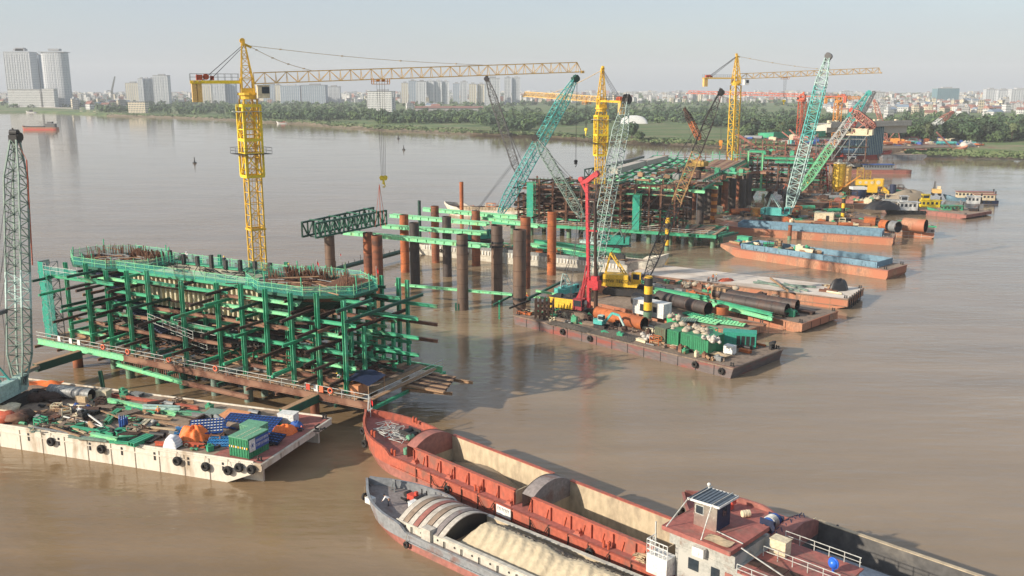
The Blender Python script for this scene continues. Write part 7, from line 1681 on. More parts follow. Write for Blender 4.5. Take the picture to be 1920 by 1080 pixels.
# ================================================================= second pier and trestle
A2=at(925,414,4.0);B2=at(1341,441,4.0); Lq=(B2-A2).length
c2=[colx(p,1.6,9,A2,B2) for p in (972,1011,1036,1061,1090,1118,1147,1163,1190,1216,1238,1264)]
P2,Lp=pier('rusty brown falsework tower around the second bridge pier behind the piles',A2,B2,17.5,4.0,16.4,c2,'rust_beam',['rust_beam','rust_dark','rust_beam','green','rust_dark','green_rusty'],(5.6,7.6,9.6,11.6,13.6,15.4),15,edge='green',rail='rail_white',proud=3,dense=1.25)
for (cx,cy,rx_,ry_) in ((c2[0]+8,9,7,5.5),(c2[-1]-9,9,8,5.5)):
    m=MB(); m.prism(octo(cx,cy,rx_,ry_),9,14); [m.beam((cx+rx_*.9*math.cos(t_),cy+ry_*.9*math.sin(t_),13.9),(cx+rx_*.9*math.cos(t_),cy+ry_*.9*math.sin(t_),16.2),.15) for t_ in np.linspace(0,6.2,30)]; m.build('head_formwork','rust_dark',P2)
m=MB(); m.b2(c2[0]+12,c2[-1]-14,5,12,6,13.5); m.build('wall_core','rust_dark',P2)
m=MB()
for k in range(60): x=RY.uniform(c2[0],c2[-1]); y=RY.uniform(.5,14); l=RY.uniform(2,7); z=RY.uniform(4.3,15); m.beam((x,y,z),(x+l,y+RY.uniform(-1,1),z+RY.uniform(-.9,.9)),RY.uniform(.15,.4),.15,RY.randrange(3))
m.build('loose_timber',['grey_steel','wood','concrete_pale'],P2)
for k,px in enumerate((997,1195)):
    x=colx(px,.6,9,A2,B2); m=MB(); m.lattice((x,.2,4),(x,.2,16-k*2),1.9,1.9,n=8,rc=.07,rd=.05,up=(0,1,0)); m.build('stair_tower','green',P2); m=MB(); m.grid(0,1,3,0,1,20,lambda u,v:(x-1+2*u,-.82+RY.uniform(-.06,.06),4.2+v*(11.7-k*2))); m.build('safety_net','net_teal',P2)
m=MB()
for k in range(11): x=5+k*6; m.tube((x,3,-1),(x,3,2.8),.7,12); m.tube((x,13,-1),(x,13,2.8),.7,12)
m.build('support_pile','pile_green',P2)
for k in range(9): 
    m=MB(); x=Lp-7+k*1.1; m.hbeam((x,-1+k*.3,3.6),(x+2.5,8+k*.2,3.6),.4,.5); m.build('deck_beam','green' if k%2 else 'green_dark',P2)
# trestle of green beams with brown deck on tall piles
def tre(label,quad,z,piles,zp,r=1.1):
    c=sum(quad,Vector())/4; t=thing('beam_trestle',label,'trestle',(c.x,c.y,0)); o=Vector((c.x,c.y,0)); q=[v-o for v in quad]
    for k in range(9):
        f=k/8; a=q[0].lerp(q[3],f); b_=q[1].lerp(q[2],f); m=MB(); m.hbeam(a-(b_-a).normalized()*RY.uniform(0,3)+Vector((0,0,-1.2)),b_+(b_-a).normalized()*RY.uniform(0,3)+Vector((0,0,-1.2)),.7,.9); m.build('long_beam','green_light' if k<3 else 'green',t)
    for k in range(12):
        f=k/11; a=q[0].lerp(q[1],f); b_=q[3].lerp(q[2],f); m=MB(); m.hbeam(a+Vector((0,0,-.4)),b_+Vector((0,0,-.4)),.5,.6); m.build('cross_beam','green' if k%3 else 'green_dark',t)
    return t,o,q
qd=[at(1128,338,13.6),at(1318,352,13.6),at(1408,303,13.6),at(1225,292,13.6)]
T1,o1,q1=tre('green beam trestle with brown timber deck right of the second pier',qd,13.6,None,11)
m=MB(); k=26
for i in range(k):
    f0_=.66+.34*i/k; f1_=.66+.34*(i+.9)/k; a=q1[0].lerp(q1[1],f0_);b_=q1[0].lerp(q1[1],f1_);c_=q1[3].lerp(q1[2],f1_);d_=q1[3].lerp(q1[2],f0_); s0_=RY.uniform(0,.12); a,d_=a.lerp(d_,s0_),d_; b_,c_=b_.lerp(c_,s0_),c_; up=Vector((0,0,.1+RY.uniform(0,.08))); m.add([a+up,b_+up,c_+up,d_+up,a+up*0,b_+up*0,c_+up*0,d_+up*0],[(0,1,2,3),(0,4,5,1),(1,5,6,2),(3,2,6,7),(0,3,7,4)],RY.choice((0,0,1)))
m.build('timber_deck',['rust_beam','wood'],T1)
truss('truss_girder','dark green truss girder along the right edge of the trestle',(at(1318,354,12.2),at(1410,306,12.2)),2.6,'green_dark',n=30,w=.35)
truss('truss_girder','green truss girder end sticking out left of the second tower crane',(at(1096,332,13.0),at(1185,316,13.0)),2.6,'green_deep',n=12)
for k,(a,b_,w_,h_,lb) in enumerate((((1150,326),(1206,310),3.2,1.9,'long concrete block lying on the trestle beside the yellow mast'),((1206,311),(1246,300),3.2,1.9,'concrete block lying right behind the long one on the trestle'),((1150,310),(1205,296),1.6,.8,'thin dark beam slab behind the concrete blocks'))):
    A_=at(*a,14.0);B_=at(*b_,14.0); c=(A_+B_)/2; m=MB(); m.beam(A_-c+Vector((0,0,h_/2)),B_-c+Vector((0,0,h_/2)),w_,h_); solo('concrete_block' if k<2 else 'steel_slab',m,'concrete' if k<2 else 'boom_grey',lb,'block',c)
TP=[(1290,412,'pile_dark'),(1312,420,'pile_dark'),(1337,418,'stripe_orange'),(1357,405,'rust_pile'),(1372,398,'pile_dark'),(1390,400,'pile_dark'),(1268,405,'rust_pile'),(1245,400,'pile_dark'),(1402,385,'pile_dark'),(1330,395,'pile_dark'),(1350,385,'pile_dark')]
for k,(px,py,mt) in enumerate(TP):
    steel_pile(('orange and dark striped pile under the right edge of the trestle' if mt=='stripe_orange' else '%s pile under the green trestle, %s from the left'%('dark' if mt=='pile_dark' else 'rusty',ORD[sorted([p[0] for p in TP]).index(px)])),px,py,11.8,1.15 if mt!='stripe_orange' else 1.0,mt,'piles under the green trestle')
for k,(px,py) in enumerate(((1110,372),(1150,368),(1168,366),(1200,362))): steel_pile('rusty pile under the left part of the trestle, %s from the left'%ORD[k],px,py+30,12.2,1.1,'rust_pile','piles under the left trestle')
for k in range(14):
    px=1232+k*13; p=at(px,300-k*.2,14.2); m=MB(); m.beam((0,0,-1),(0,0,3.2),.25); m.beam((-2,0,1.8),(2,0,1.8),.2); m.beam((-2,0,.8),(2,0,.8),.2); solo('guard_post',m,('green','rust_beam','green_light')[k%3],'%s guard post with rails on the rear of the trestle, %s from the left'%(('green','brown','pale green')[k%3],ORD[k]),'post',p,0,'guard posts on the trestle')

# ================================================================= third pier and farther works
def dirpt(A,deg,L): return A+Vector((math.cos(R(deg)),math.sin(R(deg)),0))*L
A3=at(1392,352,4.0); B3_=dirpt(A3,-24,30); c3=[1,5,9,13,17,21,25,29]
P3,_=pier('brown and green falsework around the third pier behind the large teal boom',A3,B3_,17,4.0,16.5,c3,'rust_beam',['green','rust_beam','rust_dark'],(6,8.2,10.4,12.6,14.8),25,edge='green_light',rail=None,dense=1.1)
for x in (1.5,7): m=MB(); m.hbeam((x,.6,3),(x,.6,18.5),.7,.7,up=(1,0,0)); m.build('column','green_light',P3)
for x0_,x1_,z in ((2,8,18.4),(8,26,16),(12,29,14.6)): m=MB(); m.hbeam((x0_,.5,z),(x1_,.5,z),.8,.9); m.build('top_beam','green',P3)
m=MB()
for k in range(5): m.tube((2+k*6.5,4,-1),(4+k*7,4,2.8),.9,12)
m.build('support_pile','pile_dark',P3)
A4=at(1378,297,5.0); B4_=dirpt(A4,-24,52)
P4,_=pier('rusty red framework of the fourth pier with slanted beams in the distance',A4,B4_,17,5.0,15,[2,8,14,20,26,32,38,44,50],'boom_red',['boom_red','rust_dark','rust_beam'],(7,9.5,12),26,edge='rust_beam',rail=None,deckm='rust_dark')
for a,b_ in (((1380,252),(1432,285)),((1386,253),(1436,287)),((1466,247),(1486,262)),((1480,243),(1500,262))): m=MB(); pa=w2loc(P4,atY(*a,A4.y+2));pb=w2loc(P4,atY(*b_,A4.y)); m.beam(pa,pb,.7); m.build('slanted_beam','boom_red',P4)
A5=at(1490,300,6.0); B5=dirpt(A5,-20,36)
P5,_=pier('dark steel framework below the far bridge deck',A5,B5,17,6.0,19,[2,10,18,26,34],'grey_steel',['rust_dark','grey_steel'],(9,13,17),27,edge='rust_dark',rail=None,deckm='rust_dark',dense=.7)
m=MB()
for k in range(4): m.beam((2+8*k,1,6),(10+8*k,1,19),.35); 
m.build('brace','grey_steel',P5)
# far bridge deck with blue pier formwork
c=at(1600,262,12); fb=thing('bridge_deck','cream concrete bridge deck section on blue scaffolded pier, far right works','bridge',(c.x,c.y,0),R(28))
m=MB(); m.b2(-28,40,-8,8,20,22); m.b2(-28,40,-8.2,-7.6,22,23.2); m.side([(-28,20),(-10,20),(-20,17.2),(-28,17.0)],-5,5); m.side([(40,20),(10,20),(24,15.5),(40,15.5)],-5,5); m.build('deck_slab','concrete_pale',fb)
m=MB()
for k in range(16): x=-4+k*1.5; m.b2(x-.35,x+.35,-6,-5.2,3,19.5); m.b2(x-.2,x+.2,5,6,3,19.5)
m.b2(-3,18,-3.5,4,3,19.4); m.build('pier_formwork','blue_form',fb)
m=MB()
for k in range(16): x=-4+k*1.5; m.b2(x-.12,x+.12,-6.25,-6.02,3,19.5)
m.build('form_strips','teal_pale',fb)
m=MB()
for k in range(18): x=-26+k*3.6; m.box((x,RY.uniform(-6,6),22.8),(2,1.5,1.6)); 
m.build('deck_gear','cream',fb)
m=MB(); m.b2(-70,-30,-6,6,15,17.5); m.b2(-70,-30,-6.3,-6.02,15,18.2); m.build('side_span','green',fb)
# far spit with heaps of gear
m=MB(); P_=[at(1480,288,0),at(1600,291,0),at(1690,289,0),at(1760,287,0),at(1830,286,0),at(1830,279,0),at(1700,272,0),at(1560,268,0),at(1480,270,0)]; m.prism([(p.x,p.y) for p in P_],-.8,3.95); struct('work_spit',m,'deck_mud')
spit=thing('tmp','',None,at(1640,284,0),0); 
clutter('the crowded far shore yard',spit,-60,75,-2,56,4.0,230,31,2.0,['boom_red','rust_beam','cream','grey_steel','blue','bag_white','rust_orange','teal','dark_steel'],along=.6)
bpy.data.objects.remove(spit)
clutter('the third pier deck',P3,0,28,1,16,16.6,14,32,1.3,['green','rust_beam','rust_dark','grey_steel'])
clutter('the fourth pier top',P4,0,50,1,16,15.1,26,33,1.8,['boom_red','rust_dark','cream','blue','grey_steel'])

clutter('the cluttered deck of the white barge',WB,14,44,1,14,2.87,110,61,.55,['rust_dark','wood','green_rusty','grey_steel','dark_steel','deck_mud','cream','rust_beam'],along=.6)
clutter('the near edge of the white barge',WB,8,44,.5,2.6,2.87,40,62,.45,['rust_dark','green_rusty','crane_red','dark_steel','green'],along=.5)
clutter('the near platform deck',P1,4,60,1,15,4.1,50,63,.6,['rust_dark','wood','grey_steel','rust_beam','cream'],along=.7)
clutter('the rear trestle deck',P2,4,60,1,15,4.1,50,64,.9,['rust_dark','wood','grey_steel','rust_beam','green'],along=.7)
for k,(v_,x,y,z,rz,ps,vs_,lb) in enumerate(((PS,20,6,2.66,1,'stand','vest_orange','person in orange vest on the pale work ship deck amid beams'),(PS,34,7,2.66,2,'bend','cloth_dark','person in dark clothes bending on the pale work ship'),(D2,22,8,Z2,.5,'stand','vest_orange','person in orange vest walking behind the small excavator'),(D2,8,4,Z2,2.2,'stand','cloth_dark','person in dark clothes near the rebar frame on the drilling barge'),(WB,30,9,2.87,.4,'crouch','vest_orange','person in orange crouching amid the planks of the white barge'),(P2,30,1,4.1,1,'stand','vest_orange','person in orange vest at the rail of the second pier'),(P1,22,1.0,4.1,1.7,'stand','cloth_dark','person in dark clothes at the rail of the near platform'),(E4,44,7,1.86,.2,'stand','vest_orange','person in orange vest at the end of the beam barge'))):
    person(lb,loc2w(v_,(x,y,z)),rz,ps,'cloth_white','cloth_dark','helmet_yellow',vs_)
for k,(px,py) in enumerate(((1300,392),(1320,388),(1342,380),(1366,376),(1384,372),(1398,368),(1280,384),(1262,380))): steel_pile('dark pile of the rear row under the green trestle, %s from the left'%ORD[[1262,1280,1300,1320,1342,1366,1384,1398].index(px)],px,py,11.5,1.1,'pile_dark' if k%2 else 'rust_pile','rear piles under the green trestle')

_tv=thing('tmp','',None,(qd[0].x,qd[0].y,0),math.atan2(qd[1].y-qd[0].y,qd[1].x-qd[0].x))
clutter('the timber deck trestle',_tv,4,34,4,60,13.85,60,71,1.3,['rust_beam','wood','rust_dark','green','green_rusty','grey_steel','rust_beam'],along=.5)
bpy.data.objects.remove(_tv)
# ================================================================= work barges on the right
W1=barge('deck_barge','rusty deck barge with big orange pipes right behind the blue coaming barges',at(1440,418,1.9),at(1752,436,1.9),12,1.9,'hull_orange','deck_mud',.5,1.5,low=.7,ribm='cream',wale='concrete')
W2=barge('work_barge','broad cluttered work barge carrying the large teal crane',at(1362,416,1.8),at(1650,408,1.8),24,1.8,'rust_dark','deck_mud',.5,1)
W3=barge('work_barge','long work barge stacked with beams below the yellow silos',at(1470,378,1.8),at(1715,386,1.8),26,1.8,'rust_dark','deck_mud',.5,1)
W4=barge('batching_barge','batching plant barge behind the yellow silos',at(1500,358,1.8),at(1720,362,1.8),20,1.8,'dark_steel','deck_mud',.5,1)
W5=barge('sand_barge','low barge with a sand heap and cabin at the far right',at(1640,384,1.5),at(1812,403,1.5),17,1.5,'hull_pink','deck_dust',.5,5,low=.7)
lying_pipe('big orange rusty pipe with open mouth on the rusty deck barge',(1694,420),(1736,424),1.9,1.95,'hull_orange')
lying_pipe('grey ribbed pipe left of the big orange pipe',(1672,424),(1684,426),1.6,1.95,'grey_steel')
lying_pipe('small orange pipe with open mouth left of the grey pipe',(1653,421),(1666,423),1.5,1.95,'rust_orange')
m=MB(); m.b2(-1.6,1.6,-1.5,1.5,0,2.6); m.b2(-1.7,1.7,-1.6,1.6,2.6,2.7); solo('rust_box',m,'rust_orange','orange rusty cube on the rusty deck barge','box',at(1630,424,1.95),W1.rotation_euler.z)
t=container('cream site cabin with dark doorway on the cluttered barge',at(1545,418,1.9),5.6,3,3.2,W1.rotation_euler.z,'cream',door=False,name='site_cabin',cat='cabin'); m=MB(); m.b2(.6,1.5,-1.6,-1.56,.3,2.5); m.build('doorway','black',t)
crate('yellow box left of the large teal crane',1417,405,2.6,2,2.6,0,'orange_paint',z=1.9)
bag_heap('cream sack heap on the rusty deck barge end',at(1717,432,1.95),6,(2,1),.8,'bag',0,41)
clutter('the rusty deck barge',W1,4,66,1,11,1.95,46,42,1.3,['green_rusty','rust_beam','cream','green','rust_orange','wood'])
clutter('the large teal crane barge',W2,1,58,1,22,1.85,80,43,1.5,along=.85)
clutter('the beam stacks below the silos',W3,1,54,1,24,1.85,90,44,1.7,CK+['green_rusty','rust_beam','boom_red'],along=.9)
clutter('the batching barge',W4,1,48,1,18,1.85,50,45,1.6)
tarp_heap('black tarp heap at the left of the white tug',at(1655,392,1.9),(6,3,2.6),'tarp_black',9,0,4)
tarp_heap('brown sand heap on the far right barge',at(1703,380,1.6),(9,6,4.2),'sand_wet',12,0,2)
# silos
for k,(px,r,h) in enumerate(((1570,2.3,12.5),(1585,1.7,11.5))):
    t=thing('cement_silo',('large yellow cement silo with pale dusty top on legs','narrower yellow cement silo right of the large one')[k],'silo',at(px,366,1.9)); m=MB(); m.tube((0,0,3.5),(0,0,h-.3),r,24,smooth=True); m.tube((0,0,.9),(0,0,3.5),.35,24,r,smooth=True); m.build('silo_body','yellow' if not k else 'yellow_pale',t)
    m=MB(); m.tube((0,0,h-.3),(0,0,h+.2),r*1.0,20,r*.8); m.torus((0,0,h-.2),(0,0,1),r,.12,24,5); m.build('silo_top','cream',t); m=MB(); m.tube((-.4,0,h),(-.4,0,h+1.4),.4,8); m.tube((.6,0,h),(.6,0,h+1.2),.35,8); m.build('dust_filter','rail_white',t)
    for i in range(4): an=i*math.pi/2+.7; m=MB(); m.beam((r*math.cos(an),r*math.sin(an),-.1),(r*.95*math.cos(an),r*.95*math.sin(an),5),.3); m.build('leg','yellow_dark',t)
# red A-frame
t=thing('a_frame','bright red A-frame derrick left of the yellow silos','derrick',at(1545,362,1.9)); m=MB()
for s in (-1.6,1.6): m.beam((s,0,0),(s*.25,1.2,11),.55); 
for z in (.35,.6,.8): m.beam((-1.6*(1-z*.75),1.2*z,11*z),(1.6*(1-z*.75),1.2*z,11*z),.4)
m.build('legs','brick_red',t); m=MB(); m.beam((0,1.2,11),(-4,3,0),.12); m.beam((0,1.2,11),(6,3,1),.12); m.tube((0,.8,11),(0,1.6,11),.6,12); m.build('stay_ropes','cable',t)
# batching plant
t=thing('batching_plant','yellow batching plant with round openings and conveyor right of the silos','batching plant',at(1628,368,1.9),-.2); t.scale=(.72,.72,.72)
m=MB(); m.b2(-7,2,-2,2,6,9); m.b2(-1,4,-2,2,2.2,6.0); m.b2(2,7,-1.8,2,5.5,9.5); m.side([(7,5.5),(10,3),(10,1),(6,3)],-1.8,1.8); m.build('hopper_body','yellow',t)
m=MB()
for x in (-5,-2,1): m.tube((x,-2.05,7.5),(x,-2.0,7.5),.8,14)
m.tube((4.2,-1.86,7.6),(4.2,-1.8,7.6),1.1,14); m.build('round_opening','cream',t)
m=MB()
for x in (-6.8,-3,1.8,6.5):
    for y in (-1.8,1.8): m.beam((x,y,0),(x,y,9),.35)
m.lattice((-5,0,9),(-5,0,15),3,3,n=4,rc=.12,rd=.08,up=(0,1,0)); m.lattice((-1,0,9),(-1,0,13.5),2.5,2.5,n=3,rc=.12,rd=.08,up=(0,1,0)); m.build('support_frame','yellow_dark',t)
m=MB(); m.beam((-18,-1,1),(-5,-1,11),1.2,.5); m.build('conveyor','orange_paint',t)
m=MB(); m.tube((12,0,0),(12,0,6.5),1.6,16); m.build('water_tank','blue_dark',t)
t=thing('round_tank','dark blue round tank with white flat roof before the batching plant','tank',at(1610,372,1.9)); m=MB(); m.tube((0,0,0),(0,0,3.4),2.6,20,smooth=True); m.build('shell','blue_dark',t); m=MB(); m.b2(-3.2,2.2,-2,2,3.5,4.4); m.build('roof','white',t)
bag_heap('cream sack heap under the batching plant',at(1634,378,1.9),22,(4,3),.95,'bag',0,46)
# tugs and houseboats
def tug(name,label,px,py,L,W,ang,hull,cabin,roof,H=1.3,cab=(.3,.6,2.4),deck='deck_mud',tyres=True,cat='tug boat',second=True):
    o=at(px,py,0); t=ship(name,label,o,ang,L,W,L*.28,H,H+.7,hull,deck,hull,[],2,'black','black','black',cat=cat,bulwark=.4)
    x0,x1=L*cab[0]*1.0,L*cab[1]; m=MB(); m.b2(x0,x1,W*.18,W*.82,H,H+cab[2]); m.build('cabin',cabin,t); cb=t.children[-1]
    m=MB(); n=max(2,int((x1-x0)/1.3)); [m.b2(x0+.3+(x1-x0-.4)*i/n,x0+.3+(x1-x0-.4)*(i+.55)/n,W*.18-.04,W*.18-.005,H+cab[2]*.45,H+cab[2]*.8) for i in range(n)]; m.b2(x0-.04,x0-.005,W*.28,W*.72,H+cab[2]*.45,H+cab[2]*.8); m.build('window','glass',cb)
    m=MB(); m.b2(x0-.4,x1+.6,W*.12,W*.88,H+cab[2],H+cab[2]+.15); m.build('roof',roof,t)
    if second: m=MB(); m.b2(x0+.3,x0+(x1-x0)*.45,W*.28,W*.72,H+cab[2]+.15,H+cab[2]+2.0); m.b2(x0+.1,x0+(x1-x0)*.5,W*.22,W*.78,H+cab[2]+2.0,H+cab[2]+2.12); m.build('wheelhouse',cabin,t); m=MB(); m.b2(x0+.28,x0+.298,W*.33,W*.67,H+cab[2]+.8,H+cab[2]+1.7); m.b2(x0+.5,x0+(x1-x0)*.4,W*.28-.03,W*.28-.005,H+cab[2]+.8,H+cab[2]+1.7); m.build('window','glass',t.children[-1])
    m=MB(); m.tube((x1+.5,W*.5,H),(x1+.5,W*.5,H+cab[2]+1.2),.25,8); m.build('exhaust_stack','dark_steel',t)
    if tyres:
        for k in range(int(L*.8/1.6)): m=MB(); m.torus((1+k*1.6,-.14,H*.62),(0,1,0),.32,.15,12,6); m.build('tyre_fender','rubber',t)
    return t
tug('tug_boat','white tug boat with dark hull ringed by tyres at the right works',1683,402,15,4.6,-.12,'black','white','white',cab=(.05,.45,2.8))
tug('tug_boat','bright yellow work boat right of the white tug',1728,397,9,4,-.1,'yellow_dark','yellow_bright','yellow_bright',cab=(.0,.7,2.6),tyres=False)
tug('pontoon_boat','low green pontoon boat between the yellow boat and the sand barge',1762,403,13,4,-.08,'green','green_rusty','green_rusty',cab=(.1,.6,1.7),second=False)
tug('tug_boat','small black tug tied low at the front of the sand barge',1798,404,8,3,-.3,'black','rust_dark','dark_steel',cab=(.4,.7,1.0),second=False)
tug('house_boat','long cream houseboat cabin at the far right barge',1793,377,15,5,-.15,'blue_coaming','cream','hull_pink',H=1.2,cab=(.05,.9,2.2),cat='house boat',tyres=False,second=False)
tug('house_boat','cream cabin boat with red roof at the extreme right end',1826,382,9,4,-.12,'blue_dark','cream','hull_pink',H=1.2,cab=(.05,.85,2.2),cat='house boat',second=False)
tug('tug_boat','white and blue cabin boat at the prow of the sand barge',1810,390,6,4,-.3,'hull_blue_grey','white','white',H=1.5,cab=(.1,.8,2.6),tyres=False,second=False)
b=at(1755,366,1.9); ex=thing('excavator','cream yellow excavator parked on the far right sand barge','excavator',b,1.3)
for sd in (-1.2,1.2): m=MB(); m.b2(-2,2,sd-.35,sd+.35,0,.9); m.build('crawler_track','black',ex)
m=MB(); m.b2(-2.4,1.4,-1.5,1.5,1.0,2.4); m.build('house','yellow_pale',ex); m=MB(); m.b2(0,1.5,-1.5,-.4,2.4,3.5); m.build('cab','cream',ex); m=MB(); m.beam((1.2,.3,2),(3,.3,5),.6,.7); m.beam((3,.3,5),(4.6,.3,2),.45,.5); m.build('arm','boom_grey',ex); m=MB(); m.side([(4.2,2.2),(5.2,1.9),(5.2,.8),(4.2,1.0)],-.4,1.0); m.build('bucket','dark_steel',ex)
# far moored vessels before the yard
tug('tug_boat','white tug with blue deck gear in front of the far red ship',1583,320,22,7,-.05,'black','white','white',H=2,cab=(.1,.5,3),tyres=False)
tug('work_boat','reddish pontoon with blue tanks and black tail at the far works',1597,326,30,8,-.05,'hull_pink','grey_steel','blue',H=2,cab=(.2,.7,2.5),tyres=False,second=False)
ship('cargo_ship','bright red river ship moored at the far works',at(1655,299,0)+Vector((0,9,0)),math.pi,40,9,7,3.4,4.6,'brick_red','deck_red','brick_red',[],3,'black','black','black')
barge('deck_barge','grey deck barge moored right of the far red ship',at(1655,291,3),at(1738,290,3),12,3.0,'hull_blue_grey','deck_dust',1,3)
ship('cargo_ship','orange pink river ship at the right of the far yard',at(1800,290,0)+Vector((0,9,0)),math.pi,34,8,7,3.0,5.0,'hull_orange','deck_red','hull_orange',[],3,'black','black','black')
m=MB(); m.beam((0,0,3),(-12,0,14),.8); solo('ramp_boom',m,'hull_pink','thin pinkish boom slanting over the orange pink ship','boom',at(1786,288,0))
bag_heap('white rock heap on the shore right of the far yard',at(1818,284,.5),12,(9,3),2.6,'bag_white',0,47)
m=MB(); m.grid(-30,30,30,-8,8,10,lambda x,y:3.5*math.exp(-(x/18)**2-(y/6)**2)+.3*RY.uniform(-1,1)-.4); solo('earth_mound',m,'hold_rust','brown earth mound with scrub at the right shore','mound',at(1860,285,.6))
# houses right on the far yard
# ================================================================= tower cranes
# 1: main yellow
b=Vector(((475-960)/FPX*165,165,3.2)); tipp=atY(1082,126,190)
tower_crane('large yellow tower crane behind the near pier, jib reaching right over the river',b,43.3,tipp,9.4,7.0,2.35,mast='yellow',jib='yellow_pale',nsec=19,mrot=.62,cage=(27.5,39.8),trolley=.36,hook=26.0,ties=(.16,.68),det=1.0,colla=((10,'yellow'),(18,'yellow')),jh=1.85)
m=MB(); p=atY(713,400,178.5); m.tube((p.x,p.y,24.6),(p.x,p.y,16.3),.06,5); m.path([(p.x,p.y,24.6),(p.x+.9,p.y+.6,16.3)],.05,4); m.path([(p.x,p.y,24.6),(p.x-1.1,p.y,16.3)],.05,4); solo('lifting_sling',m,'crane_red','red lifting sling between the yellow hook and the green truss','sling')
# 2
b=Vector((25.2,265,8)); tower_crane('second yellow tower crane rising from the second pier, counterweight to the right',b,38.6,Vector((4.5,328,40.6)),14.5,9.2,2.3,mast='yellow',jib='yellow_pale',nsec=13,mrot=.25,cage=(24,35.0),trolley=.15,ties=(.6,),det=1.15,cabm='rail_white',cwm='yellow_pale',hook=30.5)
# 3
b=Vector(((1370-960)/FPX*392,392,6)); tower_crane('third yellow tower crane with long level jib in the right background',b,46.0,atY(1648,132,410),15,9.6,3.0,mast='yellow',jib='yellow_pale',nsec=15,mrot=.5,trolley=.32,hook=37,ties=(.62,),det=1.6,cabm='white',jh=2.1)
# 4 red, 5 orange
b=Vector(((1494-960)/FPX*520,520,6)); tower_crane('red tower crane with a long flat jib pointing left in the distance',b,37.5,Vector((105,560,40.0)),24,2.0,3.0,mast='crane_red',jib='crane_red',nsec=11,mrot=.3,trolley=.5,ties=(.3,),det=1.7,cabm='crane_red',cwm='crane_red')
b=Vector(((1560-960)/FPX*600,600,6)); tower_crane('short jibbed orange tower crane beside the far bridge deck',b,35.5,Vector((222,600,36.2)),9,2.2,3.4,mast='orange_paint',jib='orange_paint',nsec=9,mrot=.3,trolley=.5,ties=(.4,),det=1.9,cabm='white',cwm='orange_paint')
# far cranes: (label, base px,py,z, foot px, tip px,py, dY, w, colours)
b=at(1462,412,1.9); crawler('large teal crawler crane with very tall pale boom on the cluttered barge',b,atY(1478,398,b.y+1),atY(1552,108,b.y+16),3.5,'teal',('teal_pale','teal','teal_pale'),(.45,.8,1),'boom_grey',1.15,34,True,'teal_pale',rc=.13,rd=.07,bodyrot=-.5,cabside=1,hook=None)
b=at(1486,372,1.9); crawler('second big crawler crane with green and white boom leaning right',b,atY(1500,358,b.y+1),atY(1627,176,b.y+14),3.0,'dark_steel',('green_light','rail_white','teal'),(.45,.72,1),'teal',1.1,34,False,'crane_red',rc=.13,rd=.07,bodyrot=-.2)
b=at(1560,300,4); crawler('crane with red tipped boom between the green boom and the far deck',b,atY(1568,285,b.y),atY(1612,203,b.y+6),3.4,'rust_dark',('rust_dark','brick_red'),(.5,1),'brick_red',1.5,14,False,'crane_red',rc=.2,rd=.12)
b=at(1666,276,2); crawler('orange crawler crane with thin pink boom leaning left at the far yard',b,atY(1662,262,b.y),atY(1640,190,b.y+6),3,'orange_paint',('boom_red',),(1,),'boom_red',1.9,14,True,'boom_red',rc=.2,rd=.12,bodyrot=math.pi-.3)
b=at(1716,270,2); crawler('far crawler crane with grey and white boom leaning right before the trees',b,atY(1722,258,b.y),atY(1784,211,b.y+6),3.6,'boom_red',('grey_steel','white','boom_red'),(.45,.7,1),'boom_red',1.7,14,False,'grey_steel',rc=.2,rd=.12)
b=at(1300,318,14.2); crawler('small orange lattice crane behind the black boom on the trestle',b,atY(1312,262,b.y),atY(1286,208,b.y+4),1.7,'yellow_dark',('rust_orange','rust_dark'),(.6,1),'rust_dark',1.0,14,False,'rust_orange',rc=.12,rd=.07)
b=at(1602,262,23.4); crawler('pinkish crane standing on the far cream bridge deck',b,atY(1640,240,b.y),atY(1600,208,b.y+4),3,'cream',('boom_red',),(1,),'brick_red',1.3,12,False,'boom_red',rc=.2,rd=.12,tracks=False)
b=at(1585,205,3); m=MB(); m.lattice((0,0,0),(14,0,34),3,3,n=8,rc=.35,rd=.2); solo('boom_section',m,'boom_grey','dark thin crane boom far off behind the orange tower crane','boom',at(1612,228,4))
b=at(212,200,4); m=MB(); m.lattice((0,0,0),(0,0,26),3,3,n=6,rc=.4,rd=.2); m.lattice((0,0,26),(10,0,58),2.5,1.5,n=8,rc=.4,rd=.2); m.beam((0,0,26),(-9,0,28),2); solo('luffing_crane',m,'grey_steel','tiny grey luffing tower crane on the left skyline','tower crane',atY(210,178,2100)-Vector((0,0,18)))
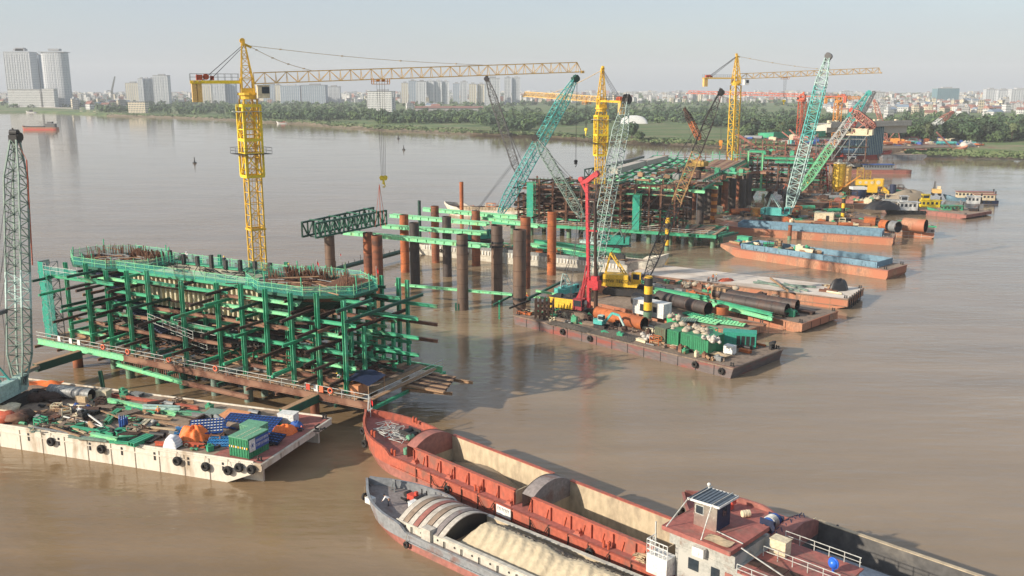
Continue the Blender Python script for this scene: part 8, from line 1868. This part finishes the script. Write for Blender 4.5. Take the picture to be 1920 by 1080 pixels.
# distant boats and buoys
bt=ship('cargo_boat','small orange cargo boat under way far left on the river',at(45,243.5,0),-.06,34,7,3,2.6,3.4,'hull_orange','deck_mud','hull_orange',[],3,'black','black','black',cat='cargo boat',low='brick_red')
m=MB(); m.b2(22,32,1.2,5.8,2.6,6.2); m.b2(24,29,1.8,5.2,6.2,8.2); m.build('cabin','boom_grey',bt); m=MB(); m.b2(21.5,33,.8,6.2,6.2,6.4); m.b2(23.7,29.4,1.4,5.6,8.2,8.4); m.build('roof','h_grey',bt); m=MB(); m.b2(1,20,.8,6.2,2.6,3.6); m.build('cargo_cover','dark_steel',bt)
bt=ship('small_boat','tiny white boat with red bow near the far bank',at(523,232,0),.1,9,3,3,1.2,2,'white','deck_red','white',[],3,'black','black','black',cat='boat'); m=MB(); m.b2(2,7,.5,2.5,1.2,3.0); m.build('cabin','brick_red',bt)
for k,(px,py,lb) in enumerate(((365,306,'dark channel buoy leftmost, right of the orange cargo boat'),(747,260,'dark buoy under the yellow jib, farther of two'),(757,281,'dark buoy under the yellow jib, nearer of two'))):
    t=thing('river_buoy',lb,'buoy',at(px,py,0)); m=MB(); m.tube((0,0,-.3),(0,0,.6),1.1,10); m.build('float','black',t); m=MB(); m.tube((0,0,.6),(0,0,2.6),.5,8,.15); m.box((0,0,3),(.5,.5,.7)); m.build('top_mark','dark_steel',t)
for k,(x0,x1,py) in enumerate(((52,66,211.5),(147,158,213),(160,170,213),(172,180,213.5))):
    a=at(x0,py,0); ship('river_boat','small moored boat at the left stone slope, %s from the left'%ORD[k],a,.05,(at(x1,py,0)-a).length,5,4,1.6,2.4,'white','cream','white',[],3,'black','black','black',cat='boat'); o=[q for q in C.objects if q.name.startswith('river_boat')][-1]; m=MB(); m.b2(2,7,1,4,1.6,4.5); m.build('cabin','dark_steel' if k==0 else 'cream',o)
# ---------------------------------------------------------------- haze
HZ=0.00014
m=bpy.data.materials.new('haze_air'); m.use_nodes=True; n=m.node_tree.nodes; n.remove(n['Principled BSDF'])
pv=n.new('ShaderNodeVolumePrincipled'); pv.inputs['Color'].default_value=(.93,.96,1,1); pv.inputs['Density'].default_value=HZ; pv.inputs['Anisotropy'].default_value=0.0
m.node_tree.links.new(pv.outputs[0],n['Material Output'].inputs['Volume'])
g=MB(); g.b2(-7200,7200,-320,6500,-1.7,190); o=g.build('haze',m); tag(o,'thin pale haze filling the air over the river','haze',kind='stuff')
